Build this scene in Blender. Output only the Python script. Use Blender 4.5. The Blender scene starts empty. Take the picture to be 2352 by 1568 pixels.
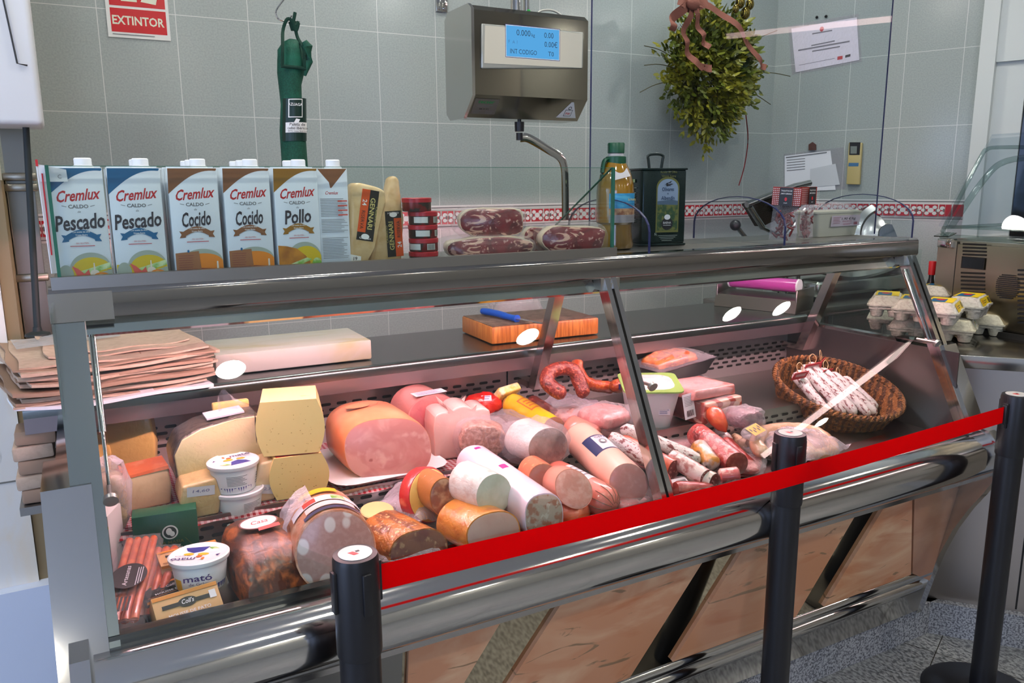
import bpy, bmesh, math, random
from math import pi, sin, cos, radians as R_
from mathutils import Vector as V, Matrix as MX, Euler, noise as NZ

random.seed(7)
S = bpy.context.scene
COL = S.collection

# ------------------------------------------------------------ camera
F_PX, CX, CY = 1829.0, 1176.0, 784.0
PITCH, YAW, ROLL = R_(11.199), R_(28.480), R_(-0.432)
CAM = V((0, 0, 1.6))
fw = V((sin(YAW)*cos(PITCH), cos(YAW)*cos(PITCH), -sin(PITCH)))
r0 = V((cos(YAW), -sin(YAW), 0)); u0 = r0.cross(fw)
RT = cos(ROLL)*r0 + sin(ROLL)*u0
UP = cos(ROLL)*u0 - sin(ROLL)*r0
cd = bpy.data.cameras.new('camera'); cam = bpy.data.objects.new('camera', cd); COL.objects.link(cam)
cd.sensor_width = 36.0; cd.lens = F_PX/2352*36.0; cd.clip_start = 0.02; cd.clip_end = 60
mw = MX((RT, UP, -fw)).transposed().to_4x4(); mw.translation = CAM
cam.matrix_world = mw
S.camera = cam

# ------------------------------------------------------------ view, world
S.view_settings.view_transform = 'Standard'; S.view_settings.look = 'None'
S.view_settings.gamma = 1.0; S.view_settings.use_curve_mapping = False
S.view_settings.exposure = 0.55
w = bpy.data.worlds.new('world'); S.world = w; w.use_nodes = True
w.node_tree.nodes['Background'].inputs[0].default_value = (.75, .85, 1, 1)
w.node_tree.nodes['Background'].inputs[1].default_value = .3
cy = S.cycles
cy.max_bounces = 8; cy.transparent_max_bounces = 14; cy.caustics_reflective = False
cy.caustics_refractive = False; cy.sample_clamp_indirect = 4.0; cy.sample_clamp_direct = 0

CEIL = 3.2
LAMP_STRENGTH = 115.0        # round ceiling downlights and added fill lamps
TUBE_STRENGTH = 61.0         # pink tubes of the display case
DAY_STRENGTH = 3.6           # daylight through the shop front
DOWNLIGHTS_AND_FILL = [(.69, -.62), (2.61, -.62), (4.45, -.62), (4.99, -.62), (-1.2, -.62), (-.9, .6), (.9, .6), (2.8, .6), (4.7, .6),  # after the mirrored row, a fill row added over the shopper side
              (-.6, -3.8), (1.2, -3.8), (3.0, -3.8), (5.0, -3.8), (7.0, -2.6), (-.6, 1.7), (1.0, 1.7), (2.6, 1.7), (1.0, 2.7), (2.5, 2.7)]  # the far hall row is added fill as well

# ------------------------------------------------------------ helpers
def at(px, py, X=None, Y=None, Z=None):
    """point of the line of sight through a pixel where it meets a plane of the room"""
    d = fw + RT*((px-CX)/F_PX) - UP*((py-CY)/F_PX)
    if X is not None: t = (X-CAM.x)/d.x
    elif Y is not None: t = (Y-CAM.y)/d.y
    else: t = (Z-CAM.z)/d.z
    return CAM + d*t

def mpp(p):                 # metres per pixel at a point
    return (V(p)-CAM).dot(fw)/F_PX

def lin(c):
    return tuple(((x/255.)/12.92 if x/255. <= .04045 else ((x/255.+.055)/1.055)**2.4) for x in c)

MATS = {}
def _coord(nt, stretch, coord):
    tc = nt.nodes.new('ShaderNodeTexCoord'); mp = nt.nodes.new('ShaderNodeMapping')
    mp.inputs['Scale'].default_value = stretch
    nt.links.new(tc.outputs[coord], mp.inputs[0]); return mp.outputs[0]
def _tex(nt, kind, scale, stretch=(1, 1, 1), coord='Object', detail=4, dist=0):
    vec = _coord(nt, stretch, coord)
    if kind == 'vor':
        n = nt.nodes.new('ShaderNodeTexVoronoi'); n.inputs['Scale'].default_value = scale; o = n.outputs['Distance']
    elif kind == 'cell':
        n = nt.nodes.new('ShaderNodeTexVoronoi'); n.inputs['Scale'].default_value = scale; o = n.outputs['Color']
    elif kind == 'wave':
        n = nt.nodes.new('ShaderNodeTexWave'); n.inputs['Scale'].default_value = scale
        n.inputs['Distortion'].default_value = dist; n.inputs['Detail'].default_value = detail; o = n.outputs['Fac']
    else:
        n = nt.nodes.new('ShaderNodeTexNoise'); n.inputs['Scale'].default_value = scale
        n.inputs['Detail'].default_value = detail; n.inputs['Distortion'].default_value = dist; o = n.outputs['Fac']
    nt.links.new(vec, n.inputs['Vector']); return o

def M(name, col, rough=.5, metal=0, coat=0, layers=(), bump=None, emit=0, spec=.5, sss=0, coord='Object', crough=.12, trans=0):
    """col and layer colours are sRGB 0-255. layers: (kind, scale, lo, hi, colour[, stretch[, distortion]])"""
    if name in MATS: return MATS[name]
    m = bpy.data.materials.new(name); m.use_nodes = True; nt = m.node_tree
    b = nt.nodes['Principled BSDF']; c = lin(col)
    b.inputs['Base Color'].default_value = (*c, 1); b.inputs['Roughness'].default_value = rough
    b.inputs['Metallic'].default_value = metal; b.inputs['Specular IOR Level'].default_value = spec
    if coat: b.inputs['Coat Weight'].default_value = coat; b.inputs['Coat Roughness'].default_value = crough
    if sss:
        b.inputs['Subsurface Weight'].default_value = sss; b.inputs['Subsurface Radius'].default_value = (.012, .006, .004)
        b.inputs['Subsurface Scale'].default_value = 1.0
    if trans: b.inputs['Transmission Weight'].default_value = trans
    if emit:
        b.inputs['Emission Color'].default_value = (*c, 1); b.inputs['Emission Strength'].default_value = emit
    prev = None
    for L in layers:
        kind, scale, lo, hi, lc = L[:5]; st = L[5] if len(L) > 5 else (1, 1, 1); di = L[6] if len(L) > 6 else 0
        o = _tex(nt, kind, scale, st, coord, dist=di)
        mr = nt.nodes.new('ShaderNodeMapRange'); mr.inputs[1].default_value = lo; mr.inputs[2].default_value = hi
        nt.links.new(o, mr.inputs[0])
        mx = nt.nodes.new('ShaderNodeMix'); mx.data_type = 'RGBA'
        nt.links.new(mr.outputs[0], mx.inputs[0])
        if prev is None: mx.inputs[6].default_value = (*c, 1)
        else: nt.links.new(prev, mx.inputs[6])
        mx.inputs[7].default_value = (*lin(lc), 1); prev = mx.outputs[2]
    if prev is not None: nt.links.new(prev, b.inputs['Base Color'])
    if bump:
        kind, scale, strength = bump[:3]; st = bump[3] if len(bump) > 3 else (1, 1, 1); dd = bump[4] if len(bump) > 4 else .004
        o = _tex(nt, kind, scale, st, coord, dist=.6)
        bp = nt.nodes.new('ShaderNodeBump'); bp.inputs['Strength'].default_value = strength; bp.inputs['Distance'].default_value = dd
        nt.links.new(o, bp.inputs['Height'])
        nt.links.new(bp.outputs[0], b.inputs['Normal'])
        if coat: nt.links.new(bp.outputs[0], b.inputs['Coat Normal'])
    MATS[name] = m; return m

def glass(name, tint=(235, 245, 240), ior=1.45, rough=0.0):
    if name in MATS: return MATS[name]
    m = bpy.data.materials.new(name); m.use_nodes = True; nt = m.node_tree; nt.nodes.clear()
    out = nt.nodes.new('ShaderNodeOutputMaterial'); mix = nt.nodes.new('ShaderNodeMixShader')
    tr = nt.nodes.new('ShaderNodeBsdfTransparent'); gl = nt.nodes.new('ShaderNodeBsdfGlossy'); gl.inputs['Roughness'].default_value = rough
    tr.inputs[0].default_value = (*lin(tint), 1)
    lw = nt.nodes.new('ShaderNodeLayerWeight'); lw.inputs[0].default_value = .5      # 1 - cos
    pw = nt.nodes.new('ShaderNodeMath'); pw.operation = 'POWER'; pw.inputs[1].default_value = 5
    f0 = ((ior-1)/(ior+1))**2
    ma = nt.nodes.new('ShaderNodeMath'); ma.operation = 'MULTIPLY_ADD'; ma.inputs[1].default_value = 1-f0; ma.inputs[2].default_value = f0
    nt.links.new(lw.outputs['Facing'], pw.inputs[0]); nt.links.new(pw.outputs[0], ma.inputs[0]); nt.links.new(ma.outputs[0], mix.inputs[0])
    nt.links.new(tr.outputs[0], mix.inputs[1]); nt.links.new(gl.outputs[0], mix.inputs[2])
    nt.links.new(mix.outputs[0], out.inputs[0]); MATS[name] = m; return m

def film(name, col=(245, 240, 245), lo=.12, hi=.55, rough=.18, bump=(40, .6), tint=(252, 250, 252)):
    """thin clear plastic: mostly see-through, milky and shiny where it turns away"""
    if name in MATS: return MATS[name]
    m = bpy.data.materials.new(name); m.use_nodes = True; nt = m.node_tree
    b = nt.nodes['Principled BSDF']; out = nt.nodes['Material Output']
    b.inputs['Base Color'].default_value = (*lin(col), 1); b.inputs['Roughness'].default_value = rough
    b.inputs['Specular IOR Level'].default_value = .8
    tr = nt.nodes.new('ShaderNodeBsdfTransparent'); tr.inputs[0].default_value = (*lin(tint), 1)
    lw = nt.nodes.new('ShaderNodeLayerWeight'); lw.inputs[0].default_value = .4
    mr = nt.nodes.new('ShaderNodeMapRange'); mr.inputs[3].default_value = lo; mr.inputs[4].default_value = hi
    mix = nt.nodes.new('ShaderNodeMixShader')
    o = _tex(nt, 'noise', bump[0], dist=1.2); bp = nt.nodes.new('ShaderNodeBump')
    bp.inputs['Strength'].default_value = bump[1]; bp.inputs['Distance'].default_value = .01
    nt.links.new(o, bp.inputs['Height']); nt.links.new(bp.outputs[0], b.inputs['Normal']); nt.links.new(bp.outputs[0], lw.inputs['Normal'])
    nt.links.new(lw.outputs['Facing'], mr.inputs[0]); nt.links.new(mr.outputs[0], mix.inputs[0])
    nt.links.new(tr.outputs[0], mix.inputs[1]); nt.links.new(b.outputs[0], mix.inputs[2])
    nt.links.new(mix.outputs[0], out.inputs[0]); MATS[name] = m; return m

def emitter(name, col, strength):
    if name in MATS: return MATS[name]
    m = bpy.data.materials.new(name); m.use_nodes = True; nt = m.node_tree; nt.nodes.clear()
    out = nt.nodes.new('ShaderNodeOutputMaterial'); e = nt.nodes.new('ShaderNodeEmission')
    e.inputs[0].default_value = (*lin(col), 1); e.inputs[1].default_value = strength
    nt.links.new(e.outputs[0], out.inputs[0]); MATS[name] = m; return m

FRONT = MX.Rotation(pi/2, 4, 'X')            # drawing plane: x right, y up, facing the shopper
TXT = {}
def _text_verts(s, bold, res=2):
    k = (s, bold)
    if k in TXT: return TXT[k]
    cu = bpy.data.curves.new('t', 'FONT'); cu.body = s; cu.resolution_u = res; cu.offset = bold
    ob = bpy.data.objects.new('t', cu); me = bpy.data.meshes.new_from_object(ob)
    vs = [v.co.copy() for v in me.vertices]; fs = [tuple(p.vertices) for p in me.polygons]
    bpy.data.objects.remove(ob); bpy.data.curves.remove(cu); bpy.data.meshes.remove(me)
    TXT[k] = (vs, fs); return TXT[k]

class MB:
    """collects shapes; done() links them as one mesh object"""
    def __init__(s): s.bm = bmesh.new(); s.layer = 0
    def _mi(s, before, mi):
        if mi:
            for f in s.bm.faces:
                if f not in before: f.material_index = mi
    def box(s, c, d, rot=None, mi=0, bev=0, seg=2):
        n = set(s.bm.faces) if mi else None
        m = MX.Translation(V(c)) @ (rot.to_4x4() if rot is not None else MX()) @ MX.Diagonal((*d, 1))
        r = bmesh.ops.create_cube(s.bm, size=1, matrix=m)
        if bev:
            es = list({e for v in r['verts'] for e in v.link_edges})
            bmesh.ops.bevel(s.bm, geom=es, offset=bev, segments=seg, affect='EDGES', profile=.5)
        s._mi(n, mi); return s
    def box2(s, a, b, **k):
        a, b = V(a), V(b); return s.box((a+b)/2, [abs(x) for x in (b-a)], **k)
    def rings(s, rings, cap0=True, cap1=True, mi=0, closed=True):
        n = set(s.bm.faces) if mi else None; vs = [[s.bm.verts.new(p) for p in r] for r in rings]
        for a, b in zip(vs, vs[1:]):
            k = len(a)
            for i in range(k if closed else k-1):
                j = (i+1) % k
                s.bm.faces.new((a[i], a[j], b[j], b[i]))
        if cap0: s.bm.faces.new(vs[0][::-1])
        if cap1: s.bm.faces.new(vs[-1])
        s._mi(n, mi); return s
    def cyl(s, p0, p1, r0, r1=None, n=20, mi=0, caps=True):
        p0, p1 = V(p0), V(p1); r1 = r0 if r1 is None else r1
        q = (p1-p0).to_track_quat('Z', 'Y').to_matrix()
        rg = [[p+q @ V((cos(2*pi*i/n)*r, sin(2*pi*i/n)*r, 0)) for i in range(n)] for p, r in ((p0, r0), (p1, r1))]
        return s.rings(rg, caps, caps, mi)
    def lathe(s, prof, m=None, n=32, mi=0, sx=1, sy=1, cap0=True, cap1=True):
        m = m or MX()
        rg = [[m @ V((cos(2*pi*i/n)*r*sx, sin(2*pi*i/n)*r*sy, z)) for i in range(n)] for r, z in prof]
        return s.rings(rg, cap0, cap1, mi)
    def tube(s, pts, r, n=10, mi=0, flat=1.0, up=V((0, 0, 1)), caps=True):
        pts = [V(p) for p in pts]; rs = r if isinstance(r, (list, tuple)) else [r]*len(pts); rg = []
        for i, p in enumerate(pts):
            t = (pts[min(i+1, len(pts)-1)]-pts[max(i-1, 0)]).normalized()
            a = t.cross(up)
            if a.length < 1e-3: a = t.cross(V((1, 0, 0)))
            a.normalize(); b = a.cross(t)
            rg.append([p + a*cos(2*pi*k/n)*rs[i] + b*sin(2*pi*k/n)*rs[i]*flat for k in range(n)])
        return s.rings(rg, caps, caps, mi)
    def prism(s, poly, h, m=None, mi=0, bev=0):
        """polygon in local xy, thickness h along local z"""
        m = m or MX(); n = set(s.bm.faces) if mi else None
        a = [s.bm.verts.new(m @ V((x, y, 0))) for x, y in poly]; b = [s.bm.verts.new(m @ V((x, y, h))) for x, y in poly]
        k = len(poly); fs = [s.bm.faces.new(a[::-1]), s.bm.faces.new(b)]
        for i in range(k): fs.append(s.bm.faces.new((a[i], a[(i+1) % k], b[(i+1) % k], b[i])))
        if bev:
            es = list({e for v in a+b for e in v.link_edges})
            bmesh.ops.bevel(s.bm, geom=es, offset=bev, segments=3, affect='EDGES', profile=.5)
        s._mi(n, mi); return s
    def grid(s, fn, nu, nv, mi=0, close_u=False):
        n = set(s.bm.faces) if mi else None
        vs = [[s.bm.verts.new(fn(i/nu, j/nv)) for i in range(nu + (0 if close_u else 1))] for j in range(nv+1)]
        ku = len(vs[0])
        for j in range(nv):
            for i in range(ku if close_u else ku-1):
                s.bm.faces.new((vs[j][i], vs[j][(i+1) % ku], vs[j+1][(i+1) % ku], vs[j+1][i]))
        s._mi(n, mi); return s
    def ball(s, c, r, mi=0, seg=16, sc=(1, 1, 1), rot=None):
        n = set(s.bm.faces) if mi else None
        m = MX.Translation(V(c)) @ (rot.to_4x4() if rot is not None else MX()) @ MX.Diagonal((*sc, 1))
        bmesh.ops.create_uvsphere(s.bm, u_segments=seg, v_segments=max(6, seg//2+2), radius=r, matrix=m)
        s._mi(n, mi); return s
    # ---- flat print: each call lies a hair above the one before
    def _z(s):
        s.layer += 1; return s.layer*.00012
    def poly(s, pts, mi=0, m=None):
        m = m or MX(); z = s._z()
        f = s.bm.faces.new([s.bm.verts.new(m @ V((x, y, z))) for x, y in pts])
        f.normal_update(); f.material_index = mi
        n = (m.to_3x3() @ V((0, 0, 1)))
        if f.normal.dot(n) < 0: f.normal_flip()
        return s
    def rect(s, x0, y0, x1, y1, mi=0, m=None): return s.poly([(x0, y0), (x1, y0), (x1, y1), (x0, y1)], mi, m)
    def oval(s, x, y, a, b, mi=0, m=None, n=28, a0=0, a1=2*pi):
        return s.poly([(x+a*cos(a0+(a1-a0)*i/n), y+b*sin(a0+(a1-a0)*i/n)) for i in range(n if a1-a0 > 6.2 else n+1)], mi, m)
    def text(s, t, x, y, size, mi=0, m=None, shear=0, bold=0, width=None, ang=0, al='c'):
        m = m or MX(); z = s._z(); vs, fs = _text_verts(t, bold)
        if not vs: return s
        x0 = min(v.x for v in vs); x1 = max(v.x for v in vs); kx = size
        if width: kx = width/max(1e-6, (x1-x0))
        ox = {'c': (x0+x1)/2, 'l': x0, 'r': x1}[al]
        n = set(s.bm.faces) if mi else None; ca, sa = cos(ang), sin(ang); out = []
        for v in vs:
            px, py = (v.x-ox)*kx + v.y*size*shear, v.y*size
            out.append(s.bm.verts.new(m @ V((x+px*ca-py*sa, y+px*sa+py*ca, z))))
        for f in fs:
            try: s.bm.faces.new([out[i] for i in f])
            except ValueError: pass
        s._mi(n, mi); return s
    def lines(s, x0, y0, x1, rows, pitch, h, mi=0, m=None, rag=.25, seed=1):
        """rows of small print"""
        rr = random.Random(seed)
        for k in range(rows): s.rect(x0, y0-k*pitch-h, x0+(x1-x0)*(1-rag*rr.random()), y0-k*pitch, mi, m)
        return s
    def move(s, m):
        bmesh.ops.transform(s.bm, matrix=m, verts=s.bm.verts); return s
    def bump(s, amp, scale, seed=0):
        s.bm.normal_update()
        for v in s.bm.verts: v.co += v.normal*(NZ.noise(v.co*scale+V((seed, seed*.7, 0)))*amp)
        return s
    def done(s, name, mats, parent=None, smooth=40, world=False, fixn=True, loc=None):
        if fixn: bmesh.ops.recalc_face_normals(s.bm, faces=s.bm.faces)
        if world and parent is not None:
            bmesh.ops.transform(s.bm, matrix=parent.matrix_basis.inverted(), verts=s.bm.verts)
        me = bpy.data.meshes.new(name); s.bm.to_mesh(me); s.bm.free()
        if not isinstance(mats, (list, tuple)): mats = [mats]
        for m in mats: me.materials.append(m)
        if smooth:
            me.shade_smooth(); me.set_sharp_from_angle(angle=R_(smooth))
        o = bpy.data.objects.new(name, me); COL.objects.link(o)
        if loc is not None: o.matrix_basis = loc if isinstance(loc, MX) else MX.Translation(V(loc))
        if parent is not None: o.parent = parent
        return o

def tag(o, label, cat, group=None):
    o['label'] = label; o['category'] = cat
    if group: o['group'] = group
    return o
def T(name, label, cat, loc=(0, 0, 0), rz=0, group=None, m=None):
    o = bpy.data.objects.new(name, None); COL.objects.link(o); o.empty_display_size = .05
    o.matrix_basis = m if m is not None else MX.Translation(V(loc)) @ MX.Rotation(rz, 4, 'Z')
    return tag(o, label, cat, group)
def struct(o): o['kind'] = 'structure'; return o
def dup(root, m, label=None, group=None):
    """copy a thing with its parts and sub-parts"""
    r = root.copy(); COL.objects.link(r); r.matrix_basis = m
    if label: r['label'] = label
    if group: r['group'] = group
    for ch in list(root.children):
        c = ch.copy(); COL.objects.link(c); c.parent = r
        for g in list(ch.children):
            d = g.copy(); COL.objects.link(d); d.parent = c
    return r
def TR(loc, rz=0): return MX.Translation(V(loc)) @ MX.Rotation(rz, 4, 'Z')
def axis_frame(p0, p1, roll=0):
    """local x runs from p0 to p1, local z as upright as it can be"""
    p0, p1 = V(p0), V(p1); x = (p1-p0).normalized(); y = V((0, 0, 1)).cross(x)
    y = y.normalized() if y.length > 1e-4 else V((0, 1, 0)); z = x.cross(y)
    m = MX((x, y, z)).transposed().to_4x4(); m.translation = p0
    return m @ MX.Rotation(roll, 4, 'X')
def smooth_path(pts, k=6):
    """Catmull-Rom through points"""
    p = [V(q) for q in pts]; p = [2*p[0]-p[1]]+p+[2*p[-1]-p[-2]]; out = []
    for i in range(1, len(p)-2):
        for j in range(k):
            t = j/k; a, b, c, d = p[i-1:i+3]
            out.append(.5*((2*b)+(-a+c)*t+(2*a-5*b+4*c-d)*t*t+(-a+3*b-3*c+d)*t*t*t))
    out.append(p[-2]); return out

# ------------------------------------------------------------ materials of the place
STEEL = M('brushed_steel', (188, 186, 182), .28, 1, bump=('noise', 60, .05, (1, 40, 40)))
STEEL_D = M('dull_steel', (150, 148, 144), .38, 1)
CHROME = M('polished_steel', (205, 203, 200), .09, 1)
MIRROR = M('mirror_steel', (170, 165, 155), .04, 1)
DARKM = M('dark_metal', (38, 38, 42), .4, .6)
BLACKP = M('black_plastic', (22, 22, 26), .38)
WHITEP = M('white_plastic', (236, 236, 236), .35)
GLASS = glass('pane_glass', (248, 252, 250), 1.45)
GEDGE = M('glass_edge', (50, 125, 105), .1, trans=.3)
ACRYL = glass('clear_acrylic', (246, 249, 251), 1.22)
AEDGE = M('acrylic_edge', (40, 46, 84), .2)
RED = M('red_print', (200, 26, 34), .4)
BLACK = M('black_print', (30, 30, 34), .45)
WHITE = M('white_print', (240, 240, 238), .45)
GREYT = M('grey_print', (120, 122, 126), .5)
PAPER = M('white_paper', (232, 234, 238), .6)

def tile_mat(name, tw, th, ox, oz, col, grout):
    m = bpy.data.materials.new(name); m.use_nodes = True; nt = m.node_tree; b = nt.nodes['Principled BSDF']
    tc = nt.nodes.new('ShaderNodeTexCoord'); sp = nt.nodes.new('ShaderNodeSeparateXYZ'); nt.links.new(tc.outputs['Object'], sp.inputs[0])
    def mth(op, a, bb):
        n = nt.nodes.new('ShaderNodeMath'); n.operation = op
        for i, v in enumerate((a, bb)):
            if isinstance(v, (int, float)): n.inputs[i].default_value = v
            else: nt.links.new(v, n.inputs[i])
        return n.outputs[0]
    def edge(o, off, size, g):
        f = mth('FRACT', mth('DIVIDE', mth('ADD', o, -off+size*40), size), 0)
        d = mth('MINIMUM', f, mth('SUBTRACT', 1, f))
        return mth('LESS_THAN', d, g/size)
    g = mth('MAXIMUM', edge(sp.outputs[0], ox, tw, .0013), edge(sp.outputs[2], oz, th, .0013))
    no = nt.nodes.new('ShaderNodeTexNoise'); no.inputs['Scale'].default_value = 160; no.inputs['Detail'].default_value = 3
    nt.links.new(tc.outputs['Object'], no.inputs['Vector'])
    cr = nt.nodes.new('ShaderNodeMapRange'); cr.inputs[1].default_value = .35; cr.inputs[2].default_value = .65
    nt.links.new(no.outputs['Fac'], cr.inputs[0])
    m1 = nt.nodes.new('ShaderNodeMix'); m1.data_type = 'RGBA'
    m1.inputs[6].default_value = (*lin([c-6 for c in col]), 1); m1.inputs[7].default_value = (*lin([c+5 for c in col]), 1)
    nt.links.new(cr.outputs[0], m1.inputs[0])
    m2 = nt.nodes.new('ShaderNodeMix'); m2.data_type = 'RGBA'; nt.links.new(g, m2.inputs[0]); nt.links.new(m1.outputs[2], m2.inputs[6])
    m2.inputs[7].default_value = (*lin(grout), 1); nt.links.new(m2.outputs[2], b.inputs['Base Color'])
    b.inputs['Roughness'].default_value = .16
    bp = nt.nodes.new('ShaderNodeBump'); bp.inputs['Strength'].default_value = .02; bp.inputs['Distance'].default_value = .002
    nt.links.new(no.outputs['Fac'], bp.inputs['Height']); nt.links.new(bp.outputs[0], b.inputs['Normal'])
    return m
TILE = tile_mat('grey_wall_tile', .25, .3435, 0.137, 1.853, (160, 169, 166), (206, 210, 206))
TILE_LO = tile_mat('grey_wall_tile_low', .25, .351, 0.137, 1.06, (160, 169, 166), (206, 210, 206))
GRANITE = M('grey_granite', (172, 174, 178), .25, layers=[('noise', 150, .42, .6, (98, 100, 106)), ('vor', 220, .22, .1, (214, 214, 218))])
def floor_mat():
    m = tile_mat('granite_floor_tile', .40, .40, .12, .03, (104, 106, 108), (58, 58, 58))
    return m
MARBLE = M('pink_marble', (206, 146, 108), .16, layers=[('noise', 5, .42, .66, (222, 178, 140), (.5, 1, 1.4), 1.4),
        ('noise', 4, .54, .72, (192, 118, 78), (.5, 1, 1.6), 1.6), ('noise', 9, .645, .69, (150, 118, 88), (.45, 1, 2.2), 2.2)])
MARBLE2 = M('beige_marble', (238, 234, 226), .3, layers=[('noise', 6, .45, .7, (240, 228, 208), (1, 1, .6), 1.4),
        ('noise', 14, .64, .72, (190, 186, 178), (1, 1, .4), 2)])
WALLP = M('white_wall_paint', (214, 216, 214), .6)

# ------------------------------------------------------------ the room
CORNER = V((3.326, 3.2, 0)); RD = V((.3748, -.9271, 0)); RN = V((-.9271, -.3748, 0))
def wall_seg(name, x0, x1, y, zs):
    for (z0, z1, mat, nm) in zs:
        struct(MB().box2((x0, y, z0), (x1, y+.1, z1)).done(nm, mat, smooth=0))
wall_seg('wall_back', -1.6, 3.326, 3.2, [(0, 1.411, TILE_LO, 'wall_back'), (1.51, CEIL, TILE, 'wall_back_upper')])

def border_art(mb, x0, x1, m):
    """relief border of red scroll tiles: red field, pale flowers and thin dark bead rows"""
    z0, z1 = 1.411, 1.51
    mb.rect(x0, z0, x1, z1, 0, m)
    mb.rect(x0, z1-.012, x1, z1-.007, 2, m); mb.rect(x0, z0+.007, x1, z0+.011, 2, m)
    k = int((x1-x0)/.125)+1
    for i in range(k):
        c = x0+.0625+i*.125; a, b = max(x0, c-.0615), min(x1, c+.0615)
        if b-a < .03: continue
        for s0, s1 in ((a, c-.036), (c-.030, c+.030), (c+.036, b)):
            if s1 > s0: mb.rect(s0, z0+.022, min(s1, x1), z1-.022, 1, m)
        if b-a < .12: continue
        for dx, dz, r in ((0, 0, .0135), (-.017, .014, .010), (.017, .014, .010), (-.017, -.014, .010), (.017, -.014, .010),
                          (-.05, .010, .011), (.05, .010, .011), (-.05, -.012, .010), (.05, -.012, .010), (-.033, 0, .009), (.033, 0, .009)):
            mb.oval(c+dx, 1.4605+dz, r, r*.85, 0, m, 12)
        for dx in (-.056, -.024, .024, .056): mb.oval(c+dx, 1.4605, .0035, .009, 2, m, 8)
BORD_W = M('border_white', (206, 208, 206), .3); BORD_R = M('border_red', (168, 22, 38), .25); BORD_K = M('border_beads', (96, 98, 100), .4)
mb = MB().box2((-1.6, 3.2, 1.411), (3.326, 3.3, 1.51)); border_art(mb, -1.6, 3.32, MX.Translation((0, 3.1985, 0)) @ FRONT)
struct(mb.done('trim_1', [BORD_W, BORD_R, BORD_K], smooth=0, fixn=False))
# angled wall on the right, up to the door
RW = MX((RD, -RN, V((0, 0, 1)))).transposed().to_4x4(); RW.translation = CORNER     # local x along the wall, y into it
def rwall(name, x0, x1, z0, z1, mat, y0=0, y1=.1):
    mb = MB().box2((x0, y0, z0), (x1, y1, z1)); return struct(mb.done(name, mat, smooth=0, loc=RW))
rwall('wall_right', 0, .955, 0, 1.411, TILE_LO); rwall('wall_right_upper', 0, .955, 1.51, CEIL, TILE)
mb = MB().box2((0, 0, 1.411), (.955, .1, 1.51)); border_art(mb, 0, .955, MX.Translation((0, -.0015, 0)) @ FRONT)
struct(mb.done('trim_2', [BORD_W, BORD_R, BORD_K], smooth=0, fixn=False, loc=RW))
DOORW = M('door_white', (206, 212, 210), .4); DOORG = M('door_glass_dark', (16, 20, 22), .08)
door = struct(MB().box2((.955, -.03, 0), (1.02, .1, CEIL)).box2((1.02, .0, 2.12), (2.4, .1, CEIL)).done('door_1', DOORW, smooth=0, loc=RW))
MB().box2((1.02, .02, 0), (1.10, .08, 2.12)).box2((1.10, .02, 2.02), (2.0, .08, 2.12)).box2((1.10, .02, 0), (1.14, .08, 2.02)).done('door_frame', DOORW, door, smooth=0)
MB().box2((1.14, .04, .0), (2.3, .06, 2.02)).done('door_glass', DOORG, door, smooth=0)
# floor, plinths
fl = MB().box2((-2.6, -4.2, -.06), (8.4, 3.4, 0)).done('floor', M('granite_floor', (158, 160, 160), .3, layers=[('noise', 110, .42, .60, (92, 94, 96), (1, .55, 1)), ('vor', 150, .2, .08, (196, 198, 198))]), smooth=0); struct(fl)
jm = M('floor_joint', (52, 50, 46), .7); jb = MB()
ang = R_(24)
for k in range(-12, 26):
    for d in (0, 1):
        a = ang + d*pi/2; u = V((cos(a), sin(a), 0)); n = V((-u.y, u.x, 0))
        c = V((2.10, 1.33, 0)) + n*(.4*(k-6)); p0, p1 = c-u*9, c+u*9
        ts = [0, 1]
        lo, hi = 0., 1.
        for ax, mn, mx in ((0, -2.5, 7.3), (1, -4.1, 3.1)):
            dd = p1[ax]-p0[ax]
            t0, t1 = sorted(((mn-p0[ax])/dd, (mx-p0[ax])/dd)); lo = max(lo, t0); hi = min(hi, t1)
        if hi <= lo: continue
        A, B = p0.lerp(p1, lo), p0.lerp(p1, hi); h = n*.0016
        f = jb.bm.faces.new([jb.bm.verts.new(q+V((0, 0, .0006))) for q in (A-h, B-h, B+h, A+h)])
struct(jb.done('floor_joints', jm, smooth=0)).parent = fl
struct(MB().box2((-.02, 1.585, 0), (2.60, 1.70, .122)).done('trim_3', GRANITE, smooth=0))
P2D = V((.65, -.76, 0)).normalized(); P2N = V((-P2D.y, P2D.x, 0))   # second counter: along, and into it
P2 = MX((P2D, P2N, V((0, 0, 1)))).transposed().to_4x4(); P2.translation = V((2.545, 1.60, 0))
struct(MB().box2((0, 0, 0), (2.2, .08, .122)).done('trim_4', GRANITE, smooth=0, loc=P2))
struct(MB().box2((-2.6, -4.2, CEIL), (8.4, 3.4, CEIL+.1)).done('ceiling', M('ceiling_white', (225, 226, 224), .6), smooth=0))
struct(MB().box2((-2.7, -4.2, 0), (-2.6, -.6, CEIL)).box2((-2.7, 1.5, 0), (-2.6, 3.4, CEIL)).box2((-2.7, -.6, 0), (-2.6, 1.5, .2)).box2((-2.7, -.6, 2.3), (-2.6, 1.5, CEIL)).done('wall_left', WALLP, smooth=0))
struct(MB().box2((8.4, -4.2, 0), (8.5, 3.4, CEIL)).done('wall_east', M('hall_wall', (196, 196, 190), .5), smooth=0))
struct(MB().box2((-2.6, 3.4, 0), (8.4, 3.5, CEIL)).done('wall_north', M('hall_wall', (196, 196, 190), .5), smooth=0))
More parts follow.
